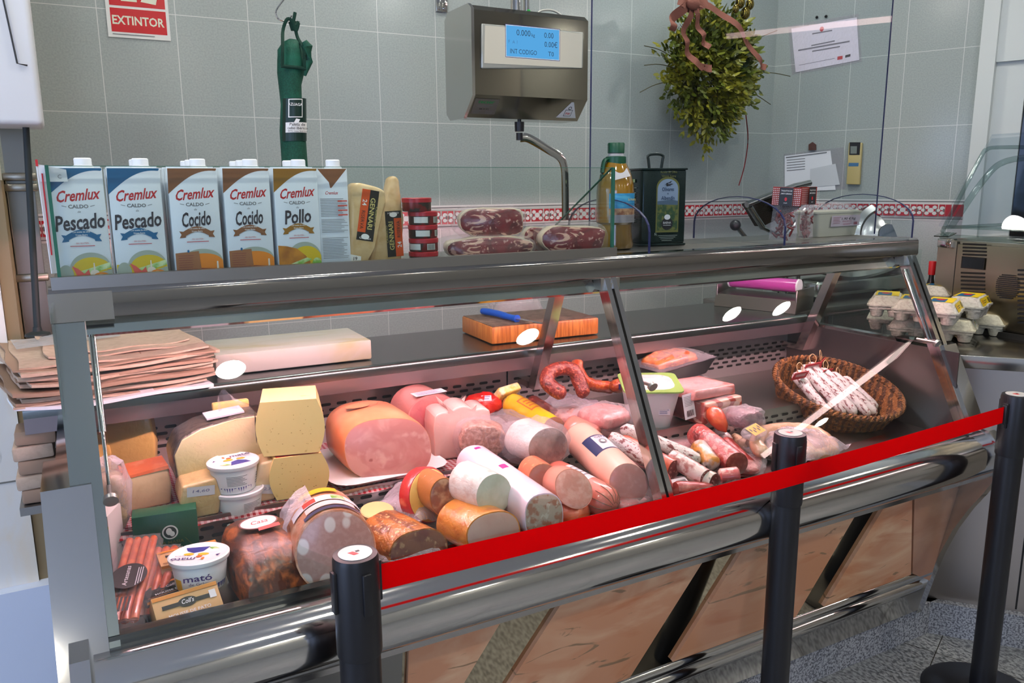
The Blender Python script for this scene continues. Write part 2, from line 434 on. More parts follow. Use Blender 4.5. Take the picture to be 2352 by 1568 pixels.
# shop front behind the camera: a wall with one bright window
mb = MB()
for a, b in (((-2.6, -4.3, 0), (8.4, -4.2, .7)), ((-2.6, -4.3, 2.4), (8.4, -4.2, CEIL)), ((-2.6, -4.3, .7), (-2.3, -4.2, 2.4)),
             ((-.5, -4.3, .7), (8.4, -4.2, 2.4))): mb.box2(a, b)
struct(mb.done('wall_front', M('hall_wall', (196, 196, 190), .5), smooth=0))
DAY = emitter('daylight', (186, 208, 255), DAY_STRENGTH)
for n, (a, b) in (('window_1', (-2.3, -.5)),):
    struct(MB().box2((a, -4.29, .7), (b, -4.27, 2.4)).done(n, DAY, smooth=0))
struct(MB().box2((-2.69, -.6, .2), (-2.67, 1.5, 2.3)).done('added_glow_panel', emitter('added_side_glow', (186, 208, 255), 3.0), smooth=0))  # unseen glowing panel added on the left to brighten the pillar base
# ceiling lights
LAMP = emitter('lamp_glow', (255, 250, 240), LAMP_STRENGTH)
dl = T('ceiling_light', 'round recessed ceiling downlight above the aisle, in rows partly added as fill', 'ceiling light', (*DOWNLIGHTS_AND_FILL[0], CEIL), 0, 'ceiling downlights')
MB().lathe([(.082, -.001), (.098, -.001), (.098, -.010), (.082, -.014)], n=40, cap0=False, cap1=False).done('trim_ring', WHITEP, dl)
MB().lathe([(.081, -.006), (.081, -.004)], n=40).done('diffuser', LAMP, dl)
for x, y in DOWNLIGHTS_AND_FILL[1:]: dup(dl, TR((x, y, CEIL)))
bt = T('strip_light', 'long ceiling strip light seen mirrored in the case glass', 'ceiling light', (6.74, -2.11, CEIL), math.atan2(1.66, .91))
MB().box((0, 0, -.03), (2.0, .15, .058), bev=.01).done('housing', WHITEP, bt)
MB().cyl((-.94, 0, -.075), (.94, 0, -.075), .035).box((-.78, 0, -.06), (.03, .06, .05)).done('tube', emitter('strip_glow', (255, 214, 210), 11), bt)

# ------------------------------------------------------------ refrigerated display counter
SH = 1.41          # top shelf
WT = 1.10          # worktop at the back
D1, D2 = .785, .875  # front and back decks
XL, XR, XM = -.05, 2.47, 1.22
dc = T('display_counter', 'long stainless steel refrigerated deli counter with slanted glass front and pink marble panels', 'display counter', (1.21, 1.85, 0))
def part(mb, name, mats, smooth=40, p=None, **k): return mb.done(name, mats, p or dc, smooth, True, **k) if p is None else mb.done(name, mats, p, smooth, world=False, **k)
YZ = MX(((0, 0, 1), (1, 0, 0), (0, 1, 0))).to_4x4()            # profile (y, z) pulled along x
def ext(mb, prof, x0, x1, mi=0): return mb.prism(prof, x1-x0, MX.Translation((x0, 0, 0)) @ YZ, mi)
def arc(cy, cz, r, a0, a1, n=8, rz=None): return [(cy+r*cos(R_(a0+(a1-a0)*i/n)), cz+(rz or r)*sin(R_(a0+(a1-a0)*i/n))) for i in range(n+1)]
# body
part(ext(MB(), [(1.62, .125), (2.42, .125), (2.42, 1.02), (2.24, 1.02), (2.24, .76), (1.50, .76), (1.56, .66)], XL+.02, XR-.02), 'body', DARKM, 0)
# bumper
bump_prof = [(1.475, .812), (1.428, .815)] + arc(1.428, .748, .067, 90, 180, 10) + arc(1.428, .735, .067, 185, 255, 8, .062) + [(1.475, .668)]
part(ext(MB(), bump_prof, XL+.005, XR-.03), 'bumper_rail', CHROME, 30)
part(ext(MB(), [(1.476, .668), (1.455, .668), (1.455, .628), (1.476, .62)], XL, XR-.03), 'fascia_strip', M('satin_steel', (176, 174, 172), .22, 1), 0)
bc = [(y, z) for y, z in [(1.48, .83), (1.428, .832)] + arc(1.428, .748, .082, 90, 180, 10) + arc(1.428, .735, .082, 185, 255, 8, .075) + [(1.48, .60)]]
part(ext(MB(), bc, XR-.035, XR+.005).bump(0, 1), 'bumper_end_cap', CHROME, 30)
# mirrored backing and marble panels; x at the top edge / x at the bottom edge
def mpl(x, z, dy=0):                                          # leaning front plane
    t = (.65-z)/.34; return V((x, 1.463+.062*t+dy, z))
ZT, ZB = .632, .325
mk = MB(); n = V((0, -.34, -.075)).normalized()
mk.rings([[mpl(XL, ZT+.02), mpl(XR, ZT+.02), mpl(XR, ZB-.02), mpl(XL, ZB-.02)], [mpl(XL, ZT+.02, .02), mpl(XR, ZT+.02, .02), mpl(XR, ZB-.02, .02), mpl(XL, ZB-.02, .02)]])
part(mk, 'mirror_backing', M('bronze_mirror', (186, 174, 150), .05, 1), 0)
for (t0, t1, b0, b1) in ((.535, .755, .535, .575), (.915, 1.35, .72, 1.165), (1.49, 1.935, 1.31, 1.78), (2.065, 2.205, 1.90, 2.30)):
    if t0 == 2.065: t1 = 2.20; b1 = 2.315; 
    q = [mpl(t0, ZT), mpl(t1, ZT), mpl(b1, ZB), mpl(b0, ZB)]
    pb = MB().rings([[p+n*.011 for p in q], [p-n*.001 for p in q]])
    part(pb, 'marble_panel', MARBLE, 0)
q = [mpl(2.212, ZT), mpl(2.44, ZT+.01), mpl(2.44, ZB-.06), mpl(2.325, ZB)]
part(MB().rings([[p+n*.010 for p in q], [p-n*.001 for p in q]]), 'marble_end_panel', M('pink_marble_end', (176, 126, 98), .16, layers=[('noise', 5, .42, .72, (190, 146, 116), (.35, 1, 1), 1.2)]), 0)
q = [mpl(XL+.02, ZT), mpl(.522, ZT), mpl(.522, ZB), mpl(XL+.02, ZB)]
part(MB().rings([[p+n*.008 for p in q], [p-n*.001 for p in q]]), 'steel_front_panel', STEEL_D, 0)
# kick trim
kp = [(1.59, .33), (1.530, .322)] + arc(1.541, .296, .024, 100, 250, 8) + [(1.553, .272), (1.553, .262)] + arc(1.566, .238, .026, 130, 250, 8) + [(1.566, .20), (1.572, .122), (1.61, .122)]
part(ext(MB(), kp, XL, XR-.03), 'kick_trim', CHROME, 30)
# end plates
ep = [(1.44, .63)] + [(1.44, .66), (1.36, .665), (1.352, .70), (1.352, .79), (1.40, .83), (1.455, .835), (1.475, .82), (1.60, 1.07), (2.18, 1.07), (2.30, 1.02), (2.44, 1.02), (2.44, .122), (1.575, .122), (1.566, .16), (1.545, .26), (1.515, .38), (1.475, .49), (1.43, .57), (1.385, .62)]
ep = [(1.352, .68), (1.352, .80), (1.385, .832), (1.44, .84), (1.475, .85), (1.585, 1.07), (2.18, 1.07), (2.44, 1.05), (2.44, .122), (1.560, .122), (1.552, .16), (1.530, .26), (1.500, .37), (1.464, .47), (1.42, .56), (1.385, .618)]
part(ext(MB(), ep, XR-.03, XR+.005), 'end_plate', CHROME, 30)
part(ext(MB(), ep, XL-.03, XL+.0), 'end_plate', CHROME, 30)
# slanted caps at both ends of the glass front
def slant(z, off=0): return 1.45+(z-.82)*.5 + off
for x0, x1 in ((XL-.05, XL+.03), (XR-.03, XR+.035)):
    pr = [(slant(1.075, -.02), 1.075), (slant(1.075, .16), 1.075), (slant(.80, .10), .80), (slant(.74, -.02), .74)]
    part(ext(MB(), pr, x0, x1), 'end_cap', CHROME, 0)
# decks
part(MB().box2((XL, 1.462, D1-.012), (XR-.03, 1.80, D1)), 'front_deck', STEEL, 0)
part(MB().box2((XL, 1.79, D2-.012), (XR-.03, 2.23, D2)), 'back_deck', STEEL, 0)
def slot_panel(mb, x0, x1, rows, pitch, y, z0, sl=.030, sh=.0085, px=.046):
    """steel face with staggered dark slots"""
    m = MX.Translation((0, y, 0)) @ FRONT
    for r in range(rows):
        x = x0+.02+(px/2 if r % 2 else 0); z = z0+r*pitch; pts = 4
        mb.layer = 0
        while x+sl < x1-.01:
            h = sh/2
            mb.layer = 3
            mb.poly([(x+h+h*cos(a), z+h*sin(a)) for a in [pi/2+pi*i/pts for i in range(pts+1)]] + [(x+sl-h+h*cos(a), z+h*sin(a)) for a in [-pi/2+pi*i/pts for i in range(pts+1)]], 1, m)
            x += px
SLOT = M('slot_dark', (14, 12, 13), .6)
mb = MB().box2((XL, 1.786, D1), (XR-.03, 1.79, D2+.004)); slot_panel(mb, XL, XR-.03, 2, .019, 1.7855, D1+.048)
part(mb, 'deck_riser', [STEEL, SLOT], 0, fixn=False)
PD = M('panel_steel', (186, 174, 172), .38, .55)
for x0, x1 in ((XL, 1.172), (1.178, XR-.03)):
    mb = MB().box2((x0, 2.20, D2), (x1, 2.204, 1.045)); slot_panel(mb, x0, x1, 5, .0165, 2.1995, .915)
    part(mb, 'air_panel', [PD, SLOT], 0, fixn=False)
# worktop at the back
wp = [(2.53, WT), (2.125, WT)] + arc(2.125, WT-.014, .014, 90, 180, 5) + [(2.111, WT-.03), (2.53, WT-.03)]
part(ext(MB(), wp, XL-.10, XR-.03), 'worktop', M('worktop_steel', (122, 127, 126), .24, 1, bump=('noise', 60, .04, (2, 40, 40))), 30)
part(ext(MB(), [(2.112, WT-.024), (2.113, 1.032), (2.122, 1.032), (2.122, WT-.024)], XL-.10, XR-.03), 'worktop_fascia', M('fascia_steel', (160, 148, 150), .30, .85), 0)
# inner end wall
part(MB().box2((XR-.035, 1.50, D1), (XR-.031, 2.2, 1.06)), 'inner_end_wall', M('end_wall_steel', (112, 106, 106), .28, .9), 0)
# top shelf and its rail
part(MB().box2((XL, 1.715, SH-.03), (XR, 2.12, SH)), 'top_shelf', STEEL_D, 0)
rp = [(1.76, SH+.004), (1.722, SH+.004)] + arc(1.722, SH-.012, .016, 90, 180, 5) + [(1.704, 1.362), (1.708, 1.354), (1.76, 1.354)]
part(ext(MB(), rp, XL-.006, XR+.01), 'shelf_rail', M('rail_steel', (158, 155, 152), .10, 1), 30)
part(MB().box2((XL-.008, 1.70, 1.35), (XL+.10, 1.703, 1.405)), 'rail_corner_cap', CHROME, 0)
lp = [(1.745, 1.353), (1.732, 1.318), (1.742, 1.312), (1.756, 1.320), (1.768, 1.345), (1.768, 1.353)]
part(ext(MB(), lp, XL+.05, XR-.04), 'lamp_housing', CHROME, 30)
# pink tubes
TUBE = emitter('meat_tube_glow', (255, 196, 206), TUBE_STRENGTH)
for x0, x1 in ((.02, 1.18), (1.26, 2.40)):
    part(MB().cyl((x0, 1.80, 1.338), (x1, 1.80, 1.338), .013), 'lamp_tube', TUBE)
    part(MB().cyl((x0-.02, 1.80, 1.338), (x0, 1.80, 1.338), .015).cyl((x1, 1.80, 1.338), (x1+.02, 1.80, 1.338), .015).box2((x0-.02, 1.785, 1.345), (x1+.02, 1.815, 1.378)), 'tube_holder', WHITEP)
# uprights of the glass front
def post(x0, x1, dy0, dy1, z0, z1): return ext(MB(), [(slant(z0, dy0), z0), (slant(z0, dy1), z0), (slant(z1, dy1), z1), (slant(z1, dy0), z1)], x0, x1)
part(post(XL-.004, XL+.048, -.012, .03, .80, 1.36), 'upright', M('end_profile', (150, 158, 156), .2, 1), 0)
for x0, x1 in ((XM-.018, XM-.004), (XM+.004, XM+.018)): part(post(x0, x1, -.012, .03, .80, 1.36), 'upright', CHROME, 0)
part(post(XM-.004, XM+.004, .0, .03, .80, 1.36), 'upright_groove', SLOT, 0)
for x0, x1 in ((XR-.045, XR-.028), (XR-.018, XR)): part(post(x0, x1, -.012, .03, .80, 1.36), 'upright', CHROME, 0)
part(post(XR-.028, XR-.018, .0, .03, .80, 1.36), 'upright_groove', SLOT, 0)
part(MB().box2((XM-.03, 1.705, 1.325), (XM+.03, 1.74, 1.355)).cyl((XM+.0, 1.70, 1.335), (XM+.0, 1.706, 1.335), .008), 'hinge', STEEL)
part(MB().box2((XR-.06, 1.705, 1.325), (XR-.005, 1.74, 1.355)), 'hinge', STEEL)
# gas struts
def strut(x, z0, z1, zk, off=.05):
    o = part(MB().cyl((x, slant(z1, off), z1), (x, slant(z0, off), z0), .0065, n=14).cyl((x, slant(z0, off), z0), (x, slant(zk, off), zk), .0035, n=10), 'gas_strut', CHROME)
    k = MB().cyl((x, slant(zk, .055), zk), (x, slant(zk, -.012), zk), .005, n=12).cyl((x+.0, slant(zk, -.012), zk-.0), (x, slant(zk, -.020), zk-.004), .013, n=20)
    k.done('glass_knob', STEEL, o, world=False); o.children[0].data.transform(dc.matrix_basis.inverted())
strut(XL+.058, 1.14, 1.335, 1.045); strut(XM+.040, 1.18, 1.335, 1.09); strut(XR-.052, 1.16, 1.31, 1.085, .012)
# front panes
for x0, x1 in ((XL+.045, XM-.02), (XM+.02, XR-.045)):
    part(ext(MB(), [(slant(.815, -.003), .815), (slant(.815, .003), .815), (slant(1.352, .003), 1.352), (slant(1.352, -.003), 1.352)], x0, x1), 'front_pane', GLASS, 0)
part(MB().box2((XL+.03, 1.440, .81), (XR-.04, 1.462, .832)), 'pane_channel', M('channel_steel', (120, 124, 122), .2, 1), 0)
part(MB().box2((XL-.004, 1.62, 1.075), (XL-.0, 2.1, 1.38)), 'side_pane', GLASS, 0)
part(MB().box2((XR-.04, 1.66, 1.075), (XR-.036, 2.08, 1.38)), 'side_pane', GLASS, 0)
# brackets that carry the shelf
for x in (XM+.01, XR-.05):
    part(ext(MB(), [(1.930, 1.378), (1.960, 1.378), (2.128, .985), (2.20, .985), (2.20, .965), (2.095, .965)], x-.016, x+.016), 'shelf_bracket', M('bracket_steel', (186, 172, 168), .16, 1), 0)
# glass guard on the left half of the shelf
part(MB().box2((XL, 1.712, SH), (1.245, 1.732, SH+.024)), 'glass_channel', STEEL_D, 0)
GT = 1.638
gp = part(MB().box2((XL+.012, 1.719, SH+.02), (1.238, 1.725, GT)), 'guard_pane', GLASS, 0)
MB().box2((XL+.012, 1.7188, GT), (1.238, 1.7252, GT+.001)).box2((1.238, 1.7188, SH+.024), (1.2395, 1.7252, GT)).done('pane_edge', GEDGE, gp, 0); gp.children[0].data.transform(dc.matrix_basis.inverted())
side = [(1.726, SH+.02), (2.02, SH+.02), (2.02, SH+.06), (1.726, GT)]
for x in (XL+.012, 1.232):
    gp = part(ext(MB(), side, x, x+.006), 'guard_side_pane', GLASS, 0)
    e = MB().rings([[V((x+a, 1.7195+b, z)) for a, b in ((0, 0), (.006, 0), (.006, .0064), (0, .0064))] for z in (SH+.024, GT)])
    e.rings([[V((x, y, z)), V((x+.006, y, z)), V((x+.006, y, z+.002)), V((x, y, z+.002))] for y, z in ((1.726, GT), (2.02, SH+.06))])
    e.done('pane_edge', GEDGE, gp, 0); gp.children[0].data.transform(dc.matrix_basis.inverted())
# clear screen with half-round feet on the right half
sc = T('clear_screen', 'tall clear acrylic sneeze screen standing on rounded feet on the counter shelf', 'screen', (1.9, 1.905, SH+.004))
def scp(mb, name, mats, smooth=40): return mb.done(name, mats, sc, smooth, True)
pn = scp(MB().box2((1.287, 1.903, SH+.004), (2.515, 1.907, 2.70)), 'screen_panel', ACRYL, 0)
for x in (1.287, 2.515):
    MB().box2((x-.001, 1.9028, SH+.004), (x+.001, 1.9072, 2.70)).done('panel_edge', AEDGE, pn, 0); pn.children[-1].data.transform(sc.matrix_basis.inverted())
for x in (1.345, 1.85, 2.44):
    pr = [(1.705, SH+.004), (1.705, SH+.06)] + [(1.905-.20*cos(a), SH+.06+.085*sin(a)) for a in [pi*i/14 for i in range(1, 14)]] + [(2.105, SH+.06), (2.105, SH+.004)]
    f = scp(ext(MB(), pr, x-.003, x+.003), 'screen_foot', ACRYL, 0)
    e = MB()
    for (a, b) in zip(pr[:-1], pr[1:]):
        d = V((0, b[0]-a[0], b[1]-a[1])).normalized(); nn = V((0, -d.z, d.y))*.0012
        A, B = V((0, *a)), V((0, *b))
        e.rings([[V((x+sx*.0031, *(A+nn*k).yz)) for sx, k in ((-1, 1), (1, 1), (1, -1), (-1, -1))], [V((x+sx*.0031, *(B+nn*k).yz)) for sx, k in ((-1, 1), (1, 1), (1, -1), (-1, -1))]])
    e.done('foot_edge', AEDGE, f, 0); f.children[0].data.transform(sc.matrix_basis.inverted())

# ------------------------------------------------------------ barrier posts and belt
def stanchion(first=None):
    o = T('barrier_post', '', 'barrier post', (0, 0, 0))
    MB().lathe([(.172, .0), (.172, .006), (.16, .014), (.06, .028), (.045, .034)], n=48).done('base', BLACKP, o)
    MB().lathe([(.036, .03), (.036, .80), (.0365, .80)], n=40).done('post', BLACKP, o)
    h = MB().lathe([(.0385, .80), (.0395, .805), (.0395, .975), (.0375, .984), (.031, .985)], n=40).done('head', BLACKP, o)
    b = MB()
    for a in (0, pi/2, pi, 3*pi/2):
        b.box((cos(a)*.040, sin(a)*.040, .925), (.010, .016, .075), MX.Rotation(a, 3, 'Z'), bev=.002)
    b.done('belt_slot', BLACKP, h)
    c = MB().lathe([(.029, .9852), (.029, .9862)], n=32)
    m = MX.Translation((0, 0, .9863)); c.poly([(-.012, .006), (-.002, .006), (.004, -.008), (-.006, -.008)], 1, m); c.rect(.002, .0, .009, .006, 2, m)
    c.done('cap_badge', [M('badge_white', (200, 200, 196), .2), RED, BLACK], o, 30, fixn=False)
    return o
bp = stanchion(); bp.matrix_basis = TR((.364, 1.237, 0), R_(8))
tag(bp, 'black barrier post where the red belt starts, in front of the mortadella', 'barrier post', 'belt barrier posts')
dup(bp, TR((1.519, 1.345, 0), R_(-14)), 'black barrier post that the red belt passes in front of, before the ring sausage', 'belt barrier posts')
dup(bp, TR((2.373, 1.278, 0), R_(-4)), 'black barrier post holding the far end of the red belt, by the curved counter end', 'belt barrier posts')
b0, b1 = V((.405, 1.236, 0)), V((2.334, 1.279, 0))
bl = T('belt', 'red webbing belt stretched between the first and last barrier posts', 'barrier belt', b0.lerp(b1, .5)+V((0, 0, .93)), math.atan2(b1.y-b0.y, b1.x-b0.x))
L = (b1-b0).length
def beltf(u, v):
    x = (u-.5)*L; return V((x, .0015*sin(u*9)-.006*sin(u*pi), (v-.5)*.049-.012*sin(u*pi)))
mb = MB().grid(beltf, 40, 2)
bmesh.ops.solidify(mb.bm, geom=mb.bm.faces[:], thickness=.0012)
mb.done('webbing', M('red_webbing', (222, 0, 10), .9, spec=.1, bump=('wave', 500, .15)), bl)
MB().box((L/2-.004, 0, 0), (.022, .014, .058), bev=.003).done('belt_clip', BLACKP, bl)

# ------------------------------------------------------------ broth cartons on the glass-guarded shelf
CART = M('carton_white', (222, 229, 238), .3)
C_BLUE, C_BRN, C_OCH = M('broth_blue', (0, 92, 140), .35), M('broth_brown', (132, 84, 50), .35), M('broth_ochre', (150, 104, 24), .35)
C_RED = M('broth_red', (190, 26, 30), .4); C_YEL = M('soup_yellow', (206, 178, 20), .4); C_ORG = M('soup_orange', (222, 130, 24), .4)
C_GRN = M('leek_green', (120, 176, 70), .4, layers=[('noise', 60, .4, .6, (206, 222, 170), (1, 1, 1))]); C_BOWL = M('bowl_grey', (158, 168, 156), .4)
C_KRAFT = M('kraft_note', (150, 96, 58), .5); C_TXT = M('script_dark', (48, 42, 50), .4); C_PINK = M('prawn_red', (214, 88, 76), .4)
C_CHK = M('roast_chicken', (196, 128, 30), .4, layers=[('noise', 30, .4, .65, (150, 88, 20))]); C_GAR = M('garlic', (226, 214, 200), .4); C_BEEF = M('beef_red', (132, 62, 52), .5)
CM = [CART, C_BLUE, C_BRN, C_OCH, C_RED, C_YEL, C_ORG, C_GRN, C_BOWL, C_KRAFT, C_TXT, C_PINK, C_CHK, C_GAR, C_BEEF, GREYT, WHITE]
CW, CD, CH = .0935, .066, .226
def carton_body(root, h=CH):
    mb = MB().box((0, CD/2, h/2), (CW, CD, h), bev=.0015)
    mb.box((0, CD/2, h+.001), (CW*.96, .004, .004))
    return mb.done('box', CART, root)
def carton_cap(root, h=CH):
    return MB().lathe([(.019, h), (.019, h+.004), (.0155, h+.005), (.0155, h+.017), (.0135, h+.019)], MX.Translation((.016, CD*.55, 0)), 24).done('screw_cap', M('cap_white', (236, 240, 242), .35), root)
def carton(kind, word, label, x, y):
    r = T('broth_carton', label, 'broth carton', (x, y, SH), 0, 'broth cartons on the shelf')
    carton_body(r); carton_cap(r)
    tone = {'fish': 1, 'stew': 2, 'hen': 3}[kind]
    m = MX.Translation((0, -.0002, 0)) @ FRONT; a = MB(); w = CW/2-.001; H = CH
    # wave of colour over the top corner
    top = [(-w, H-.001)] + [(w, H-.001), (w, H-.004)] + [(w-.002-2*w*t, H-.006-.036*(t**1.7)+.005*sin(t*pi*1.2)-.006*t) for t in [i/14 for i in range(15)]]
    a.poly(top, tone, m)
    a.text('Cremlux', .0, H-.061, .029, 4, m, .34, .022, .074, R_(5))
    a.text('CALDO', 0, H-.0755, .0095, 15, m, 0, .03, .034)
    for s in (-1, 1): a.poly([(s*.020, H-.072), (s*.028, H-.070), (s*.028, H-.0710), (s*.020, H-.073)], 15, m)
    a.text('de', 0, H-.084, .006, 15, m, .3)
    a.text(word, 0, H-.115, .040, 10, m, .14, .022, .084 if kind == 'fish' else .056, R_(4))
    rb = [(-.030, -.130), (-.034, -.121), (-.026, -.120)]
    z0 = H
    up = [(.026*(-1+2*t), z0-.126+.010*sin(pi*t)) for t in [i/10 for i in range(11)]]
    dn = [(.024*(1-2*t), z0-.136+.009*sin(pi*t)) for t in [i/10 for i in range(11)]]
    for s in (-1, 1): a.poly([(s*.022, z0-.138), (s*.034, z0-.139), (s*.030, z0-.132), (s*.034, z0-.125), (s*.022, z0-.127)], tone, m)
    a.poly(up+dn, tone, m)
    a.text('Con aceite de oliva', 0, z0-.1215, .0042, 16, m, 0, .01, .030); a.text('Virgen Extra', 0, z0-.1272, .0042, 16, m, 0, .01, .021)
    a.text('- SIN GLUTEN -', 0, z0-.143, .004, 4, m, 0, 0, .026); a.rect(-.021, z0-.1475, .021, z0-.1463, 4, m)
    base = .009
    if kind == 'fish':
        a.oval(.010, .034, w-.010, .032, 8, m, 24, 0, pi); a.oval(.012, .032, w-.012, .025, 5, m, 24, 0, pi)
        a.poly([(-w, base), (w, base), (w, .030), (.012, .036), (-w, .040)], 5, m)
        a.poly([(.0, base), (w, base), (w, .032), (.02, .026)], 8, m)
        a.poly([(-.012, .030), (w-.002, .046), (w-.001, .036), (-.010, .020)], 7, m)
        a.oval(-w+.013, .024, .013, .020, 8, m)
        a.poly([(-.022, .042), (-.012, .036), (-.002, .026), (.006, .034), (.008, .022), (.006, .010), (-.012, .010), (-.016, .026)], 11, m)
        a.oval(.016, .026, .008, .007, 13, m); a.poly([(.0145, .030), (.0175, .030), (.017, .046), (.015, .046)], 13, m)
        a.oval(.027, .015, .0165, .0125, 6, m); a.oval(.026, .019, .009, .005, 13, m); a.oval(-.014, .014, .006, .005, 5, m)
        a.rect(-w, .003, .010, .011, 13, m); a.lines(-w+.002, .010, .008, 3, .0024, .0009, 15, m)
    elif kind == 'stew':
        a.oval(.006, .038, w-.006, .026, 8, m, 24, 0, pi); a.oval(.008, .036, w-.008, .019, 6, m, 24, 0, pi)
        a.poly([(-w, base), (w, base), (w, .040), (0, .040)], 6, m)
        a.poly([(-w, .003), (w, .003), (w, .022), (-.004, .026), (-w, .022)], 14, m)
        a.poly([(-.004, .046), (w, .032), (w, .026), (-.004, .036)], 6, m)
        a.oval(w-.011, .013, .0095, .010, 13, m); a.poly([(w-.013, .02), (w-.009, .02), (w-.0095, .038), (w-.0125, .038)], 13, m)
        a.poly([(-w+.001, .006), (.004, .003), (.0, .060), (-w+.001, .057)], 9, m)
        a.lines(-w+.006, .052, -.004, 10, .0046, .0012, 14, m, .3, 5); a.oval(-.020, .0605, .0022, .003, 1, m, 10)
    else:
        a.oval(.010, .036, w-.010, .034, 8, m, 24, 0, pi); a.oval(.014, .034, w-.014, .027, 5, m, 24, 0, pi)
        a.poly([(-w, .003), (w, .003), (w, .040), (0, .040)], 5, m)
        a.poly([(-w, .010), (-w, .064), (-.028, .062), (-.006, .056), (.012, .040), (.022, .026), (.012, .010)], 12, m)
        a.poly([(-w+.004, .004), (.026, .032), (.014, .036), (-w+.004, .016)], 7, m)
        a.oval(w-.010, .022, .010, .013, 7, m); a.poly([(-.01, .006), (.02, .012), (.024, .020), (.01, .020)], 6, m)
        a.rect(-w+.004, .004, .018, .010, 13, m); a.lines(-w+.006, .009, .016, 2, .003, .0011, 4, m)
    a.done('printed_front', CM, r, 0, fixn=False)
    return r
cx = [(.5*(at(a, 600, Y=1.745).x+at(b, 600, Y=1.745).x)) for a, b in ((130, 256), (263, 387), (398, 516), (523, 632), (637, 740))]
CY0 = 1.742
fish = carton('fish', 'Pescado', 'blue-topped Pescado broth carton at the left end, a folded note on its corner', cx[0], CY0)
stew = carton('stew', 'Cocido', 'brown-topped Cocido broth carton, standing right beside a blue Pescado carton', cx[2], CY0)
dup(fish, TR((cx[1], CY0, SH)), 'blue-topped Pescado broth carton, second from the left end, beside a brown Cocido carton')
dup(stew, TR((cx[3], CY0, SH)), 'brown-topped Cocido broth carton, standing left of the ochre Pollo carton')
carton('hen', 'Pollo', 'ochre-topped Pollo broth carton with a roast chicken picture', cx[4], CY0)
pl = T('broth_carton', 'plain carton', 'broth carton', (0, 0, SH), 0, 'broth cartons on the shelf'); carton_body(pl); carton_cap(pl)
back = [(cx[1], 1, 'second Pescado carton from the left'), (cx[2], 1, 'left Cocido carton'), (cx[2], 2, 'left Cocido carton'), (cx[3], 1, 'right Cocido carton'), (cx[3], 2, 'right Cocido carton'), (cx[4], 1, 'Pollo carton')]
for i, (x, k, who) in enumerate(back):
    m = TR((x, CY0+k*(CD+.012), SH)); lb = f'broth carton hidden {"right" if k == 1 else "two rows"} behind the {who}, its white cap showing'
    if i == 0: pl.matrix_basis = m; pl['label'] = lb
    else: dup(pl, m, lb)
# carton turned side-on at the end of the row
sd = T('broth_carton', 'broth carton turned side-on at the end of the row, showing its small print', 'broth carton', (cx[4]+CW/2+.001+.034, CY0+.004, SH), R_(-4), 'broth cartons on the shelf')
MB().box((0, .05, CH/2), (.066, .092, CH), bev=.0015).done('box', CART, sd)
MB().lathe([(.019, CH), (.019, CH+.004), (.0155, CH+.005), (.0155, CH+.017), (.0135, CH+.019)], MX.Translation((.008, .03, 0)), 24).done('screw_cap', MATS['cap_white'], sd)
a = MB(); m = MX.Translation((0, .0037, 0)) @ FRONT
a.poly([(-.032, CH-.001), (.032, CH-.001), (-.003, CH-.042), (-.006, CH-.042), (-.008, CH-.030)], 2, m); a.text('Cremlux', -.004, CH-.056, .010, 4, m, .28, .01, .028)
for y0, n, c in ((CH-.065, 12, 15), (CH-.110, 9, 15), (CH-.150, 14, 15)): a.lines(-.029, y0, .030, n, .0034, .0011, c, m, .3, n)
for k in range(4): a.rect(.008, CH-.072-k*.010, .029, CH-.069-k*.010, 11, m)
a.rect(-.032, .004, .032, .010, 1, m); a.done('printed_side', CM, sd, 0, fixn=False)
# folded note over the corner of the first carton
p = at(100, 382, Y=1.742)
nt_ = T('price_note', 'folded white handwritten note with a red edge at the left end of the glass guard', 'note', (XL+.006, 1.735, 1.58))
a = MB(); a.rings([[V((-.004, -.002, -.14)), V((.006, .004, -.14)), V((.007, .004, .058)), V((-.008, -.002, .062))], [V((-.003, -.003, -.14)), V((.006, .003, -.14)), V((.007, .003, .058)), V((-.007, -.003, .062))]])
a.rings([[V((-.006, -.001, .062)), V((.040, .000, .052)), V((.041, .000, .030)), V((-.004, -.001, .030))], [V((-.006, -.002, .062)), V((.040, -.001, .052)), V((.041, -.001, .030)), V((-.004, -.002, .030))]])
a.done('paper', PAPER, nt_, 0)
a = MB(); a.box((.0005, -.004, -.03), (.0025, .001, .15)); a.box((-.006, -.004, .064), (.004, .002, .012)); a.text('C', .028, .036, .010, 1, MX.Translation((0, -.0025, 0)) @ FRONT)
a.done('red_edge', [RED, GREYT], nt_, 0)

